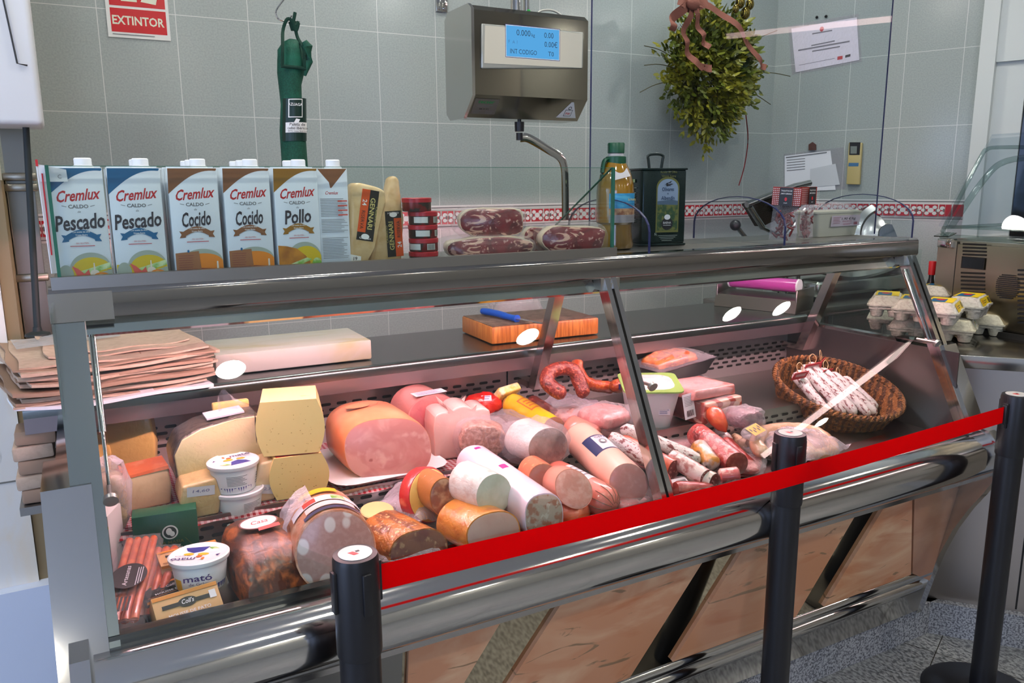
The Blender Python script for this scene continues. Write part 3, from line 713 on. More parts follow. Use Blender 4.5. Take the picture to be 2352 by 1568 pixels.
# ------------------------------------------------------------ cheese wedges standing on the shelf
RIND = M('hard_cheese', (222, 190, 140), .45, coat=.7, layers=[('noise', 40, .45, .7, (206, 168, 112)), ('noise', 14, .55, .75, (232, 208, 166))], bump=('noise', 60, .25))
LBK, LOR, LYE = M('label_black', (22, 20, 20), .4), M('label_orange', (222, 84, 22), .4), M('label_yellow', (214, 198, 120), .4)
def hard_wedge(label, p, outline, dep, lab, up, tag_=None):
    """slab of vacuum-packed hard cheese; outline in the upright plane facing the shopper"""
    r = T('cheese_wedge', label, 'cheese wedge', p, 0, 'hard cheese wedges on the shelf')
    MB().prism(outline, dep, MX.Translation((0, dep, 0)) @ FRONT, bev=.008).bump(.0015, 50).done('cheese', RIND, r)
    a = MB(); c, ang, ln, wd = lab; m = MX.Translation((0, -.0006, 0)) @ FRONT @ MX.Translation((*c, 0)) @ MX.Rotation(ang, 4, 'Z')
    a.rect(-ln/2, -wd/2, ln/2, wd/2, 0, m)
    a.rect(-ln/2+.0, -wd/2, ln/2-ln*.16, -.001, 1, m) if True else None
    if up: a.layer = 8
    a.text('GENNARI', ln*.02-ln*.06, wd*.06, wd*.40, 2, m, 0, .012, ln*.62); a.text('CASEIFICIO', -ln*.0, wd*.42, wd*.13, 2, m, 0, 0, ln*.38)
    a.text('RISERVA', ln*.10, -wd*.38, wd*.30, 0, m, 0, 0, ln*.36); a.text('24', -ln*.24, -wd*.40, wd*.36, 3, m, 0, .01)
    a.oval(ln*.42, 0, ln*.055, wd*.24, 3, m, 14); a.text('Gennari', ln*.47, 0, wd*.14, 3, m, 0, .01, wd*.7, pi/2)
    a.done('label', [LBK, LOR, LYE, WHITE], r, 0, fixn=False)
    if tag_:
        t = MB(); m = MX.Translation((0, -.0012, 0)) @ FRONT; t.poly([(tag_[0]+x, tag_[1]+y) for x, y in ((-.012, .0), (.016, -.004), (.018, .020), (-.006, .026))], 0, m)
        t.text('19', tag_[0]+.004, tag_[1]+.012, .011, 1, m, .1, .02); t.text('7 ol', tag_[0]+.003, tag_[1]+.002, .009, 1, m, .1, .02)
        t.done('price_tag', [WHITE, BLACK], r, 0, fixn=False)
    return r
q = at(800, 596, Y=1.765); 
hard_wedge('hard cheese wedge with an orange and black label, slanting beside the side-on carton', (q.x, 1.765, SH),
           [(.0, .004), (.040, .002), (.062, .048), (.098, .150), (.094, .178), (.075, .186), (.030, .196), (.014, .192)], .035, ((.050, .122), R_(-100), .115, .040), False, (.012, .010))
q = at(855, 592, Y=1.80)
hard_wedge('upright narrow hard cheese wedge with an orange and black label, next to the red-lidded tins', (q.x, 1.815, SH),
           [(.0, .002), (.080, .002), (.086, .11), (.082, .200), (.070, .212), (.056, .206), (.028, .100)], .035, ((.062, .075), R_(92), .108, .040), True)
r = T('cheese_wedge', 'dark-rinded hard cheese wedge standing behind the slanted wedge, only its edge showing', 'cheese wedge', (at(787, 590, Y=1.84).x, 1.862, SH), 0, 'hard cheese wedges on the shelf')
MB().prism([(0, 0), (.06, 0), (.07, .150), (.035, .150), (.014, .10)], .03, MX.Translation((0, .03, 0)) @ FRONT, bev=.006).done('cheese', M('cheese_rind_brown', (150, 112, 64), .5), r)

# ------------------------------------------------------------ red-lidded tins
tn = T('tin', '', 'tin', (0, 0, SH), 0, 'red-lidded tins on the shelf')
MB().lathe([(.033, .0), (.0345, .002), (.0345, .024), (.033, .025)], n=40).done('can', M('tin_body', (60, 48, 44), .25, .3, layers=[('noise', 22, .5, .52, (120, 30, 30))]), tn)
MB().lathe([(.0355, .021), (.0358, .030), (.034, .0315)], n=40).done('lid', M('tin_lid_red', (176, 24, 40), .35), tn)
a = MB()
def wrapm(r, a0, z): return MX.Rotation(a0, 4, 'Z') @ MX.Translation((0, -r, z)) @ FRONT
def curved(mb, r, a0, a1, z0, z1, mi=0, n=10):
    """a label bent round an upright cylinder; angles from the front, to the right"""
    mb.layer += 1; rr = r+.00015*mb.layer
    return mb.grid(lambda u, v: V((rr*sin(a0+(a1-a0)*u), -rr*cos(a0+(a1-a0)*u), z0+(z1-z0)*v)), n, 1, mi)
curved(a, .0346, -1.2, -.2, .005, .019, 0); curved(a, .0346, .25, .9, .005, .019, 0)
for k in range(6): curved(a, .0347, .30+k*.09, .34+k*.09, .006, .018, 1, 1)
a.done('label', [M('tin_label', (206, 206, 200), .4), BLACK], tn, 0)
tc = at(973, 590, Y=1.80)
tin_l = ['bottom tin of the red-lidded stack beside the cheese wedges', 'second tin from the bottom of the red-lidded stack', 'third tin from the bottom of the red-lidded stack', 'fourth tin of the red-lidded stack, with a white label', 'topmost red-lidded tin, set off to the left on its stack']
for i in range(5):
    m = TR((tc.x-(.014 if i == 4 else 0)+.001*(i % 2), 1.80, SH+.0003+i*.0318), [.1, -.4, .3, .15, 2.2][i])
    if i == 0: tn.matrix_basis = m; tn['label'] = tin_l[0]
    else: dup(tn, m, tin_l[i])

# ------------------------------------------------------------ vacuum-packed cured ham blocks on the shelf
CRYS = film('crystal_film', lo=.0, hi=.20); FILM = film('clear_wrap', lo=.03, hi=.40); BAG = film('milky_bag', (236, 226, 238), .22, .7, .2, (26, .8)); CLING = film('cling_wrap', lo=.05, hi=.35, bump=(70, .9))
HAMRED = M('cured_ham', (124, 30, 38), .28, coat=.6, layers=[('noise', 16, .40, .62, (78, 20, 26), (1, 1, 1.4), 1.5), ('noise', 17, .56, .60, (214, 170, 146), (.7, 1, 1.8), 2.8), ('noise', 60, .6, .68, (196, 150, 140))], bump=('noise', 90, .2))
HAMFAT = M('ham_fat', (222, 204, 176), .35, coat=.6, layers=[('noise', 20, .5, .7, (198, 160, 130))])
def bag_shape(mb, w, d, h, amp=.008, seed=0, seg=22, pw=.55):
    def f(u, v):
        th, ph = 2*pi*u, pi*(v-.5); c = abs(cos(ph))**pw
        x = math.copysign(abs(cos(th))**pw, cos(th))*c; y = math.copysign(abs(sin(th))**pw, sin(th))*c; z = math.copysign(abs(sin(ph))**.8, sin(ph))
        p = V((x*w/2, y*d/2, z*h/2)); n = V((x, y, z)).normalized()
        return p + n*(amp*NZ.noise(p*38+V((seed, 0, 0)))+amp*.6*NZ.noise(p*110+V((0, seed, 0))))
    return mb.grid(f, seg, seg//2+2, close_u=True)
def blob(w, h, seed, n=26, amp=.10, sq=.75):
    out = []
    for i in range(n):
        a = 2*pi*i/n; c, s_ = cos(a), sin(a)
        k = 1+amp*NZ.noise(V((c*1.3+seed, s_*1.3, seed*.37)))*1.6
        out.append((w/2*math.copysign(abs(c)**sq, c)*k, h/2*math.copysign(abs(s_)**sq, s_)*k))
    return out
def ham_block(label, p, w, h, d, seed, rz=0, group='vacuum-packed ham blocks on the shelf', tilt=0):
    r = T('ham_block', label, 'cured ham', group=group, m=MX.Translation(p) @ MX.Rotation(rz, 4, 'Z') @ MX.Rotation(tilt, 4, 'Y'))
    o = blob(w, h, seed); rg = []
    for t, k in ((0, .97), (.10, 1.0), (.3, 1.0), (.75, .95), (1, .70)): rg.append([V((x*k, d*t-d*.0, z*k+h/2)) for x, z in o])
    MB().rings(rg).bump(.004, 30, seed).done('fat_rim', HAMFAT, r)
    o2 = blob(w*.955, h*.925, seed)
    MB().rings([[V((x*.9, -.004, z*.9+h/2)) for x, z in o2], [V((x, -.001, z+h/2)) for x, z in o2], [V((x, .01, z+h/2)) for x, z in o2]]).bump(.002, 40, seed).done('cut_face', HAMRED, r)
    mb = bag_shape(MB(), w*1.12, d*1.25, h*1.12, .004, seed).move(MX.Translation((0, d*.45, h*.54)))
    mb.done('vacuum_bag', CRYS, r)
    return r
def px_block(label, x0, x1, y0, y1, Y, d, seed, **k):
    p = at((x0+x1)/2, y1, Y=Y); s = mpp(p); z = k.pop('z', SH+.002)
    k.setdefault('rz', -.28); return ham_block(label, V((p.x, Y, z)), (x1-x0)*s*1.0, (y1-y0)*s, d*.8, seed, **k)
px_block('flat vacuum-packed ham slab lying at the left of the ham pile, under the upper block', 1018, 1228, 527, 578, 1.80, .14, 3)
px_block('large vacuum-packed ham block lying on top of the pile on the shelf', 1052, 1206, 462, 532, 1.82, .10, 1.2, z=SH+.052)
px_block('oval dark ham block at the right end of the pile, beside the glass edge', 1243, 1397, 500, 572, 1.76, .11, 5.1)
px_block('small ham piece half hidden between the pile and the oval block', 1200, 1270, 512, 570, 1.93, .09, 7.7)

# ------------------------------------------------------------ olive oil bottle and can
OILM = M('olive_oil', (150, 108, 4), .06, coat=1, spec=.6, layers=[('noise', 8, .35, .7, (108, 80, 4), (1, 1, .5))]); GREENCAP = M('green_cap', (10, 76, 50), .35)
p = at(1425, 574, Z=SH); s = mpp(p)
ob = T('oil_bottle', 'large plastic bottle of golden olive oil with a green cap and handle', 'oil bottle', (p.x, p.y+.03, SH+.001))
bw = .056
MB().lathe([(.046, 0), (.054, .004), (bw, .014), (.050, .05), (.050, .072), (bw, .078), (bw, .165), (.054, .185), (.046, .215), (.034, .240), (.026, .252), (.0245, .258)], n=48, sx=1, sy=.9).done('bottle', OILM, ob)
MB().lathe([(.0225, .256), (.0225, .268), (.021, .270), (.021, .276)], n=32).done('neck', film('clear_neck', lo=.3, hi=.7), ob)
MB().lathe([(.029, .240), (.0295, .246), (.029, .262), (.024, .264)], n=32).tube(smooth_path([(-.027, 0, .256), (-.040, 0, .250), (-.046, 0, .225), (-.046, .0, .19)], 5), .008, flat=.7).done('handle_collar', GREENCAP, ob)
MB().lathe([(.0225, .272), (.024, .273), (.0245, .298), (.0225, .301)], n=36).done('cap', GREENCAP, ob)
a = MB()
curved(a, bw+.0006, -.9, .95, .078, .160, 0, 18); curved(a, bw+.0006, -.9, .95, .100, .118, 2, 18); curved(a, bw+.0006, -.9, .95, .078, .100, 3, 18)
a.layer = 8
for k in range(5): curved(a, bw+.0006, .0, .8, .082+k*.0034, .0832+k*.0034, 4, 6)
for k in range(2): curved(a, bw+.0006, .15, .75, .124+k*.006, .1252+k*.006, 5, 6)
m = wrapm(bw+.0026, .35, 0); a.text('La Nostra', 0, .140, .010, 6, m, 0, .015, .036)
a.move(MX.Diagonal((1, .92, 1, 1)))
a.done('label', [M('oil_label_blue', (46, 140, 190), .35, layers=[('noise', 18, .45, .6, (80, 170, 206), (1, 1, 4))]), RED, M('oil_label_land', (130, 84, 58), .4, layers=[('noise', 70, .4, .6, (186, 150, 110))]), M('oil_label_grey', (150, 148, 150), .4), GREYT, C_BLUE, LYE], ob, 0)
t = MB(); t.grid(lambda u, v: V(((-.040+.055*u), -.047-.004*sin(u*2)+.017*v, .196+.022*v+.012*u)), 6, 2); bmesh.ops.solidify(t.bm, geom=t.bm.faces[:], thickness=.0006)
t.done('price_sticker', PAPER, ob, 0)
p = at(1500, 568, Z=SH)
can = T('oil_can', 'dark green rectangular olive oil can with an orchard picture and carry handle', 'oil can', (p.x, p.y+.045, SH+.001), R_(-13))
CANG = M('can_green', (18, 42, 38), .22, .4, layers=[('noise', 5, .4, .7, (14, 34, 36))]); GOLD = M('gold_print', (130, 128, 70), .35, .4)
cw_, cdp, chh = .150, .095, .232
MB().box((cw_/2-.012, cdp/2, chh/2), (cw_, cdp, chh-.004), bev=.010, seg=3).box((cw_/2-.012, cdp/2, .003), (cw_+.003, cdp+.003, .006), bev=.002).box((cw_/2-.012, cdp/2, chh-.003), (cw_+.003, cdp+.003, .006), bev=.002).done('can', CANG, can)
MB().tube(smooth_path([(.034, cdp/2, chh), (.030, cdp/2, chh+.028), (.028, cdp/2, chh+.036), (.040, cdp/2, chh+.042), (.068, cdp/2, chh+.042), (.080, cdp/2, chh+.036), (.078, cdp/2, chh+.028), (.074, cdp/2, chh)], 5), .0045).done('handle', M('handle_dark', (24, 40, 38), .4), can)
a = MB(); m = MX.Translation((cw_/2-.012+.012, -.0006, 0)) @ FRONT
a.poly([(-.038, .040), (.038, .040), (.038, .176)] + [(.038*cos(b), .176+.030*sin(b)) for b in [pi*i/14 for i in range(1, 14)]] + [(-.038, .176)], 5, m)
arch = [(-.034, .046), (.034, .046), (.034, .170)] + [(.034*cos(b), .170+.030*sin(b)) for b in [pi*i/14 for i in range(1, 14)]] + [(-.034, .170)]
a.poly(arch, 0, m); a.poly([(-.034, .046), (.034, .046), (.034, .128), (-.034, .130)], 1, m); a.poly([(-.034, .124), (.034, .122), (.034, .134), (.012, .138), (-.034, .134)], 2, m)
a.oval(0, .066, .019, .019, 4, m); a.oval(0, .086, .010, .008, 3, m); a.text('BAENA', 0, .066, .009, 3, m, 0, .01, .026); a.lines(-.013, .062, .013, 1, .003, .0012, 3, m)
a.text('Olivares', 0, .164, .016, 6, m, 0, .008, .040); a.text('&', 0, .154, .007, 6, m); a.text('Albendín', 0, .138, .016, 6, m, 0, .008, .044)
for dx, dz, an in ((-.004, .186, .5), (.006, .190, .6), (.002, .182, -.4), (.009, .184, .1)): a.poly([(dx-.008*cos(an), dz-.008*sin(an)), (dx+.002*sin(an), dz-.002*cos(an)), (dx+.008*cos(an), dz+.008*sin(an)), (dx-.002*sin(an), dz+.002*cos(an))], 4, m)
a.oval(-.003, .181, .004, .003, 4, m, 10)
a.text('Aceite de Oliva', 0, .217, .010, 5, m, 0, .005, .056); a.text('Virgen Extra', 0, .205, .010, 5, m, 0, .005, .048)
for k in range(4): a.rect(-.030+.004*k, .030-.005*k, .034-.006*k, .0312-.005*k, 7, m)
a.text('5L', -.038, .032, .010, 7, m)
m2 = MX.Translation((-.0126, 0, 0)) @ MX.Rotation(-pi/2, 4, 'Z') @ FRONT
a.rect(-.075, .19, -.040, .20, 8, m2); a.lines(-.075, .175, -.025, 22, .005, .0016, 7, m2, .5)
a.done('printed_front', [M('can_sky', (150, 168, 190), .35), M('can_orchard', (52, 84, 52), .4, layers=[('noise', 70, .45, .6, (120, 122, 60)), ('noise', 40, .58, .66, (30, 52, 36))]), M('can_hills', (86, 108, 128), .4), WHITE, BLACK, GOLD, M('can_blue_type', (28, 60, 92), .4), M('can_pale_type', (170, 178, 168), .4), C_GRN], can, 0, fixn=False)

# ------------------------------------------------------------ snack bags and white tub at the right
SNK = M('snack_red', (128, 40, 36), .4, layers=[('noise', 60, .45, .6, (196, 130, 124)), ('vor', 50, .05, .3, (96, 22, 24))], bump=('noise', 80, .8))
HDR = [M('header_red', (150, 50, 40), .5), WHITE, M('header_black', (34, 34, 40), .5), RED]
def snack_bag(label, loc, rz, w=.085, tilt=0):
    r = T('snack_bag', label, 'snack bag', group='snack bags on the shelf', m=TR(loc, rz) @ MX.Rotation(tilt, 4, 'Y'))
    mb = MB().grid(lambda u, v: V(((u-.5)*w*(1-.10*v), -.016*sin(pi*u)*(1-v*.8)*(1+.4*NZ.noise(V((u*7, v*7, rz)))), .002+v*.115)), 12, 14)
    mb.grid(lambda u, v: V(((u-.5)*w*(1-.10*v), .016*sin(pi*u)*(1-v*.8)*(1+.4*NZ.noise(V((u*7, v*7, rz+5)))), .002+v*.115)), 12, 14)
    mb.done('clear_bag', CLING, r)
    rr = random.Random(int(rz*100)); c = MB()
    for k in range(34):
        a0 = rr.random()*6; q = V(((rr.random()-.5)*w*.62, (rr.random()-.5)*.012, .012+rr.random()*.075)); d = V((cos(a0)*.011, .004*rr.random(), sin(a0)*.011))
        c.tube([q-d, q, q+d], [.003, .004, .003], 6)
    c.done('snack_pieces', SNK, r); r.children[-1]['kind'] = 'stuff'
    h = MB(); hw = w*.52
    h.box((0, .0035, .140), (hw*2, .001, .056)); h.box((0, -.0035, .140), (hw*2, .001, .056)); h.box((0, 0, .1685), (hw*2, .008, .001))
    m = MX.Translation((0, -.0042, 0)) @ FRONT
    h.rect(-hw, .112, hw, .168, 0, m)
    for i in range(16):
        x = -hw+.003+i*(2*hw-.006)/15
        if abs(x) < hw*.42: continue
        for k in range(9): h.rect(x-.0012, .114+k*.006, x+.0012, .1165+k*.006, 1, m)
    h.rect(-hw*.46, .112, hw*.46, .168, 2, m); h.text('TAQUITOS DE', 0, .156, .006, 1, m, 0, .01, hw*.76); h.text('JAMON SERRANO', 0, .147, .006, 1, m, 0, .01, hw*.76); h.oval(0, .132, .004, .006, 3, m, 10); h.text('snack', 0, .119, .005, 1, m)
    h.done('header_card', HDR, r, 0, fixn=False)
    return r
p = at(1812, 560, Y=1.765); snack_bag('clear bag of red snack bits with a dotted header card, turned sideways', (p.x+.045, 1.835, SH+.004), R_(-58), tilt=R_(3))
p = at(1862, 552, Y=1.80); snack_bag('clear bag of cured snack bits with a black and dotted-red header card facing out', (p.x+.055, 1.87, SH+.004), R_(10))
p0, p1 = at(1880, 545, Z=SH), at(1985, 540, Z=SH)
tb = T('food_tub', 'cream white plastic tub with a printed price label on the shelf end', 'tub', (p0+p1)/2+V((-.012, .055, .001)), R_(6))
def trap(mb, w0, d0, w1, d1, z0, z1, mi=0, rr=.012):
    def rc(w, d, z):
        o = []
        for sx, sy, a0 in ((1, 1, 0), (-1, 1, 90), (-1, -1, 180), (1, -1, 270)):
            for k in range(4): a_ = R_(a0+30*k); o.append(V((sx*(w/2-rr)+rr*cos(a_), sy*(d/2-rr)+rr*sin(a_), z)))
        return o
    return mb.rings([rc(w0, d0, z0), rc(w1, d1, z1)], mi=mi)
tw0 = (p1-p0).length
CREAM = M('cream_plastic', (214, 208, 186), .4)
trap(MB(), tw0*1.02, .085, tw0*1.2, .10, 0, .086).done('tub', CREAM, tb)
trap(trap(MB(), tw0*1.22, .103, tw0*1.22, .103, .080, .086), tw0*1.15, .095, tw0*1.1, .09, .086, .089).done('rim', CREAM, tb)
bag_shape(MB(), tw0*1.15, .09, .03, .014, 3.3).move(MX.Translation((0, 0, .096))).done('wrap', CLING, tb)
a = MB(); m = MX.Translation((0, -.0475, .0)) @ MX.Rotation(R_(5), 4, 'X') @ FRONT; hw = tw0*.6
a.rect(-hw*.42, .034, hw*.86, .072, 0, m); a.text('1,90 €/kg', hw*.34, .056, .012, 1, m, .2, .012, hw*.62); a.text('REQUESON', hw*.28, .049, .006, 2, m, 0, .01, hw*.4)
for k in range(6): a.rect(hw*.60+k*.0035, .038, hw*.60+.0022+k*.0035, .048, 2, m)
a.lines(-hw*.36, .066, 0, 5, .005, .001, 2, m); a.lines(hw*.1, .044, hw*.5, 2, .004, .001, 2, m)
a.done('label', [M('tub_label', (224, 206, 212), .4), BLACK, M('tub_label_red', (170, 60, 80), .4)], tb, 0, fixn=False)

# ------------------------------------------------------------ hanging scale
SY = 2.10
x0, x1 = at(1085, 140, Y=SY).x, at(1350, 140, Y=SY).x; zt, zb, zm = at(1200, 20, Y=SY).z, at(1200, 270, Y=SY).z, at(1200, 222, Y=SY).z
hs = T('hanging_scale', 'stainless steel shop scale with a blue digital display hanging above the counter', 'scale', ((x0+x1)/2, SY+.1, zb))
def hp(mb, name, mats, smooth=40, **k): return mb.done(name, mats, hs, smooth, True, **k)
pr = [(SY, zm), (SY, zt-.015), (SY+.02, zt), (SY+.15, zt), (SY+.175, zt-.02), (SY+.175, zb+.02), (SY+.15, zb), (SY+.055, zb)]
hp(ext(MB(), pr, x0, x1), 'housing', M('scale_steel', (136, 131, 120), .11, 1), 0)
hp(ext(MB(), [(a-.003 if a < SY+.03 else a+.003, b+(.003 if b > zm else -.003)) for a, b in pr], x0-.003, x0+.006).move(MX()), 'end_cover', CHROME, 0)
m = MX.Translation((0, SY, 0)) @ FRONT
lm = hp(MB().prism([(p_.x, p_.z) for p_ in (at(1104, 158, Y=SY), at(1337, 158, Y=SY), at(1338, 74, Y=SY), at(1104, 54, Y=SY))], .006, m, bev=.004), 'display_frame', M('frame_clear', (176, 176, 166), .15, .3))
pts = [at(x, y, Y=SY-.0065) for x, y in ((1112, 145), (1336, 156), (1338, 77), (1114, 58))]
a = MB(); m = MX.Translation((0, SY-.0065, 0)) @ FRONT; a.poly([(q.x, q.z) for q in pts], 0, m)
L0, L1 = at(1163, 126, Y=SY-.0065), at(1284, 76, Y=SY-.0065); lx0, lx1, lz0, lz1 = L0.x, L1.x, min(L0.z, L1.z)-.003, max(L0.z, L1.z)+.008
a.rect(lx0-.003, lz0-.003, lx1+.003, lz1+.003, 1, m); a.rect(lx0-.0015, lz0-.0015, lx1+.0015, lz1+.0015, 3, m); a.rect(lx0, lz0, lx1, lz1, 2, m)
H_ = lz1-lz0; W_ = lx1-lx0
a.text('0.000', lx0+W_*.32, lz0+H_*.70, H_*.28, 4, m, 0, 0, W_*.26); a.text('kg', lx0+W_*.50, lz0+H_*.70, H_*.16, 4, m); a.text('0.00', lx0+W_*.80, lz0+H_*.70, H_*.26, 4, m, 0, 0, W_*.18)
a.text('0.00€', lx0+W_*.84, lz0+H_*.40, H_*.26, 4, m, 0, 0, W_*.25); a.text('F  A 1', lx0+W_*.12, lz0+H_*.42, H_*.16, 5, m)
a.text('INT CODIGO', lx0+W_*.32, lz0+H_*.10, H_*.22, 4, m, 0, 0, W_*.50); a.text('T0', lx0+W_*.84, lz0+H_*.10, H_*.22, 4, m)
hp(a, 'display', [M('display_beige', (206, 200, 182), .3), M('display_blue_rim', (30, 50, 120), .3), emitter('lcd_blue', (84, 160, 216), .75), WHITE, M('lcd_digit', (30, 66, 96), .4), M('lcd_faint', (66, 130, 178), .4)], 0, fixn=False)
# plates on the sloping lower edge
sl = V((0, .055, zb-zm)); sl.normalize()
def slope(px0, px1, t0, t1): return None
SLM = MX((V((1, 0, 0)), -sl, V((1, 0, 0)).cross(-sl))).transposed().to_4x4(); SLM.translation = V((0, SY+.0275, (zb+zm)/2)) + V((1, 0, 0)).cross(-sl)*.0008
a = MB(); ax = x0+.012
a.rect(ax, -.026, ax+.078, .028, 0, SLM); a.text('tecser', ax+.038, .012, .016, 1, SLM, .1, .02, .052); a.lines(ax+.014, .006, ax+.064, 2, .005, .0016, 2, SLM); a.text('BM 04 472', ax+.038, -.010, .007, 3, SLM, 0, .01); a.lines(ax+.006, -.014, ax+.03, 3, .004, .001, 2, SLM); a.lines(ax+.045, -.014, ax+.074, 3, .004, .001, 2, SLM)
hp(a, 'maker_plate', [M('plate_grey', (120, 114, 108), .3, .5), M('plate_green', (20, 140, 70), .4), GREYT, BLACK], 0, fixn=False)
a = MB(); bx = x1-.048; a.poly([(bx-.036, -.028), (bx+.036, -.028), (bx+.004, .030), (bx-.004, .030)], 4, SLM); a.rect(bx-.013, -.022, bx+.013, .002, 3, SLM); a.rect(bx-.0115, -.0205, bx+.0115, .0005, 4, SLM); a.oval(bx, .008, .006, .006, 3, SLM, 14); a.oval(bx, .008, .004, .004, 4, SLM, 14); a.text('FW', bx, -.016, .011, 5, SLM, 0, .02)
hp(a, 'warning_sticker', [WHITE, RED, GREYT, BLACK, WHITE, RED], 0, fixn=False)
px = at(1193, 10, Y=SY+.08).x
hp(MB().cyl((px-.006, SY+.09, zt), (px-.006, SY+.09, CEIL), .017).cyl((px+.040, SY+.11, zt), (px+.040, SY+.11, CEIL), .010), 'hanging_pole', CHROME)
g = at(1210, 12, Y=SY+.05); hp(MB().ball((g.x+.006, SY+.05, zt+.006), .006), 'level_light', M('lamp_green', (20, 150, 60), .3))
c0 = at(1228, 20, Y=SY+.1).x
hp(MB().tube(smooth_path([(c0, SY+.1, zt), (c0+.02, SY+.1, zt+.022), (c0+.06, SY+.1, zt+.028), (c0+.095, SY+.1, zt+.016), (c0+.11, SY+.1, zt-.006)], 5), .003), 'cable', M('cable_grey', (190, 190, 180), .5))
kn = at(1035, 0, Y=SY+.1)
ax = at(1193, 300, Y=SY+.08); yy = SY+.08
q = [at(x, y, Y=yy) for x, y in ((1195, 316), (1215, 318), (1262, 345), (1287, 362), (1296, 385), (1298, 420), (1299, 505))]
arm = hp(MB().tube(smooth_path(q, 6), .0135, 4, flat=.25, up=V((0, 1, 0))), 'hanging_arm', CHROME, 30)
hp(MB().cyl((ax.x, yy, zb), (ax.x, yy, ax.z+.02), .006).cyl((ax.x, yy, at(1193, 302, Y=yy).z), (ax.x, yy, at(1193, 280, Y=yy).z), .014, .015).cyl((ax.x, yy, at(1193, 322, Y=yy).z), (ax.x, yy, at(1193, 305, Y=yy).z), .010), 'swivel', BLACKP)
zp = q[-1].z
hp(MB().lathe([(.02, zp+.012), (.10, zp+.004), (.135, zp-.002), (.140, zp+.006), (.142, zp-.004), (.10, zp-.004), (.02, zp)], MX.Translation((q[-1].x-.02, yy+.03, -.03)), 40), 'weighing_pan', CHROME)
# latch on the wall rail beside the scale
g = at(1020, 10, Y=3.17)
lt = T('wall_latch', 'small steel latch plate on the tiles beside the hanging scale', 'latch', (g.x, 3.199, g.z), 0)
MB().box((0, -.004, .02), (.05, .008, .09), bev=.002).cyl((-.012, -.008, -.012), (-.012, -.014, -.012), .007).cyl((.012, -.008, -.012), (.012, -.014, -.012), .007).done('plate', CHROME, lt)

# ------------------------------------------------------------ ham in a green cloth sleeve
HY = 2.62
GRN = M('green_cloth', (10, 82, 62), .8, layers=[('noise', 240, .4, .6, (6, 66, 50)), ('noise', 9, .5, .7, (18, 104, 80))], bump=('noise', 40, .5, (1, 1, .25), .01))
ROPE = M('green_rope', (4, 62, 46), .8, bump=('wave', 300, .6, (1, 1, 1)))
pt = at(672, 240, Y=HY); hb = T('ham_sleeve', 'green cloth sleeve holding a whole ham, hung by a cord from a steel hook', 'hanging ham', (pt.x, HY, at(675, 430, Y=HY).z))
def hq(x, y, dy=0): return at(x, y, Y=HY)+V((0, dy, 0))
s = mpp(hq(670, 200))
rg = []
for (y, xl, xr, dp) in ((438, 648, 710, .05), (375, 648, 706, .05), (330, 645, 702, .048), (300, 643, 700, .045), (240, 644, 692, .04), (195, 642, 690, .04), (168, 638, 698, .045), (140, 638, 699, .045), (115, 638, 696, .04), (98, 650, 690, .03), (92, 664, 684, .015)):
    c = hq((xl+xr)/2, y); w_ = (xr-xl)/2*s; rg.append([c+V((w_*cos(a), dp*sin(a), 0)) for a in [2*pi*i/20 for i in range(20)]])
MB().rings(rg).bump(.004, 34).done('sleeve', GRN, hb, world=True)
mb = MB(); mb.tube([hq(690, 100, -.05), hq(697, 112, -.05), hq(700, 145, -.045), hq(692, 178, -.045)], [.008, .016, .014, .004], 10).done('gathered_cloth', GRN, hb, world=True)
mb = MB()
for pp in ([(640, 160), (641, 110), (648, 72), (656, 48), (664, 44)], [(692, 160), (689, 120), (682, 88), (676, 66), (668, 46)], [(640, 156), (655, 158), (680, 160), (694, 164)], [(664, 44), (676, 60), (684, 52), (678, 72), (672, 56), (676, 30)]):
    mb.tube(smooth_path([hq(x, y, -.048 if y > 90 else -.01) for x, y in pp], 6), .0052, 8)
mb.tube([hq(672, 50), hq(676, 70)], [.013, .010], 10)
mb.done('cord', ROPE, hb, world=True)
mb = MB(); mb.tube(smooth_path([hq(668, -20), hq(648, 4), hq(634, 26), (hq(640, 44)), (hq(658, 48)), hq(670, 36)], 8), .0025, 8).done('hook', CHROME, hb, world=True)
a = MB(); rr = .5*(700-644)*s
mz = lambda y: hq(670, y).z - hb.matrix_basis.translation.z
def sleeve_lab(y0, y1, xl, xr, mi):
    a.layer += 1
    def f(u, v):
        y = y0+(y1-y0)*v; px = xl+(xr-xl)*u; c = hq(px, y); t = (px-(672+(y-250)*.02))/31.0
        return hb.matrix_basis.inverted() @ (c+V((0, -.046*math.sqrt(max(.02, 1-t*t))-.002-.0004*a.layer, 0)))
    a.grid(f, 10, 6, mi)
sleeve_lab(325, 228, 645, 699, 0); sleeve_lab(272, 230, 655, 687, 1); sleeve_lab(270, 232, 657, 685, 0); sleeve_lab(306, 283, 650, 700, 1)
c = hq(671, 272); m = MX.Translation(V((c.x, HY-.0505, 0))-hb.matrix_basis.translation+V((0, 0, 0))) @ FRONT
c2 = hb.matrix_basis.translation.z
a.text('AZUAGA', 0, hq(671, 246).z, .012, 1, m, 0, .01, .044); a.poly([(-.010, hq(0, 268).z), (.0, hq(0, 254).z), (.012, hq(0, 256).z), (.006, hq(0, 266).z)], 1, m)
m3 = MX.Translation((.002, -.002, 0)) @ m
a.text('Paleta de', 0, hq(671, 291).z, .012, 2, m3, .1, .01, .048); a.text('cebo ibérico', 0, hq(671, 299).z, .011, 2, m3, .1, .01, .062); a.text('50% raza ibérica', 0, hq(671, 305).z, .007, 2, m3, 0, .0, .060)
a.done('label', [M('sleeve_label_dark', (10, 44, 36), .3), WHITE, BLACK], hb, 0, fixn=False)

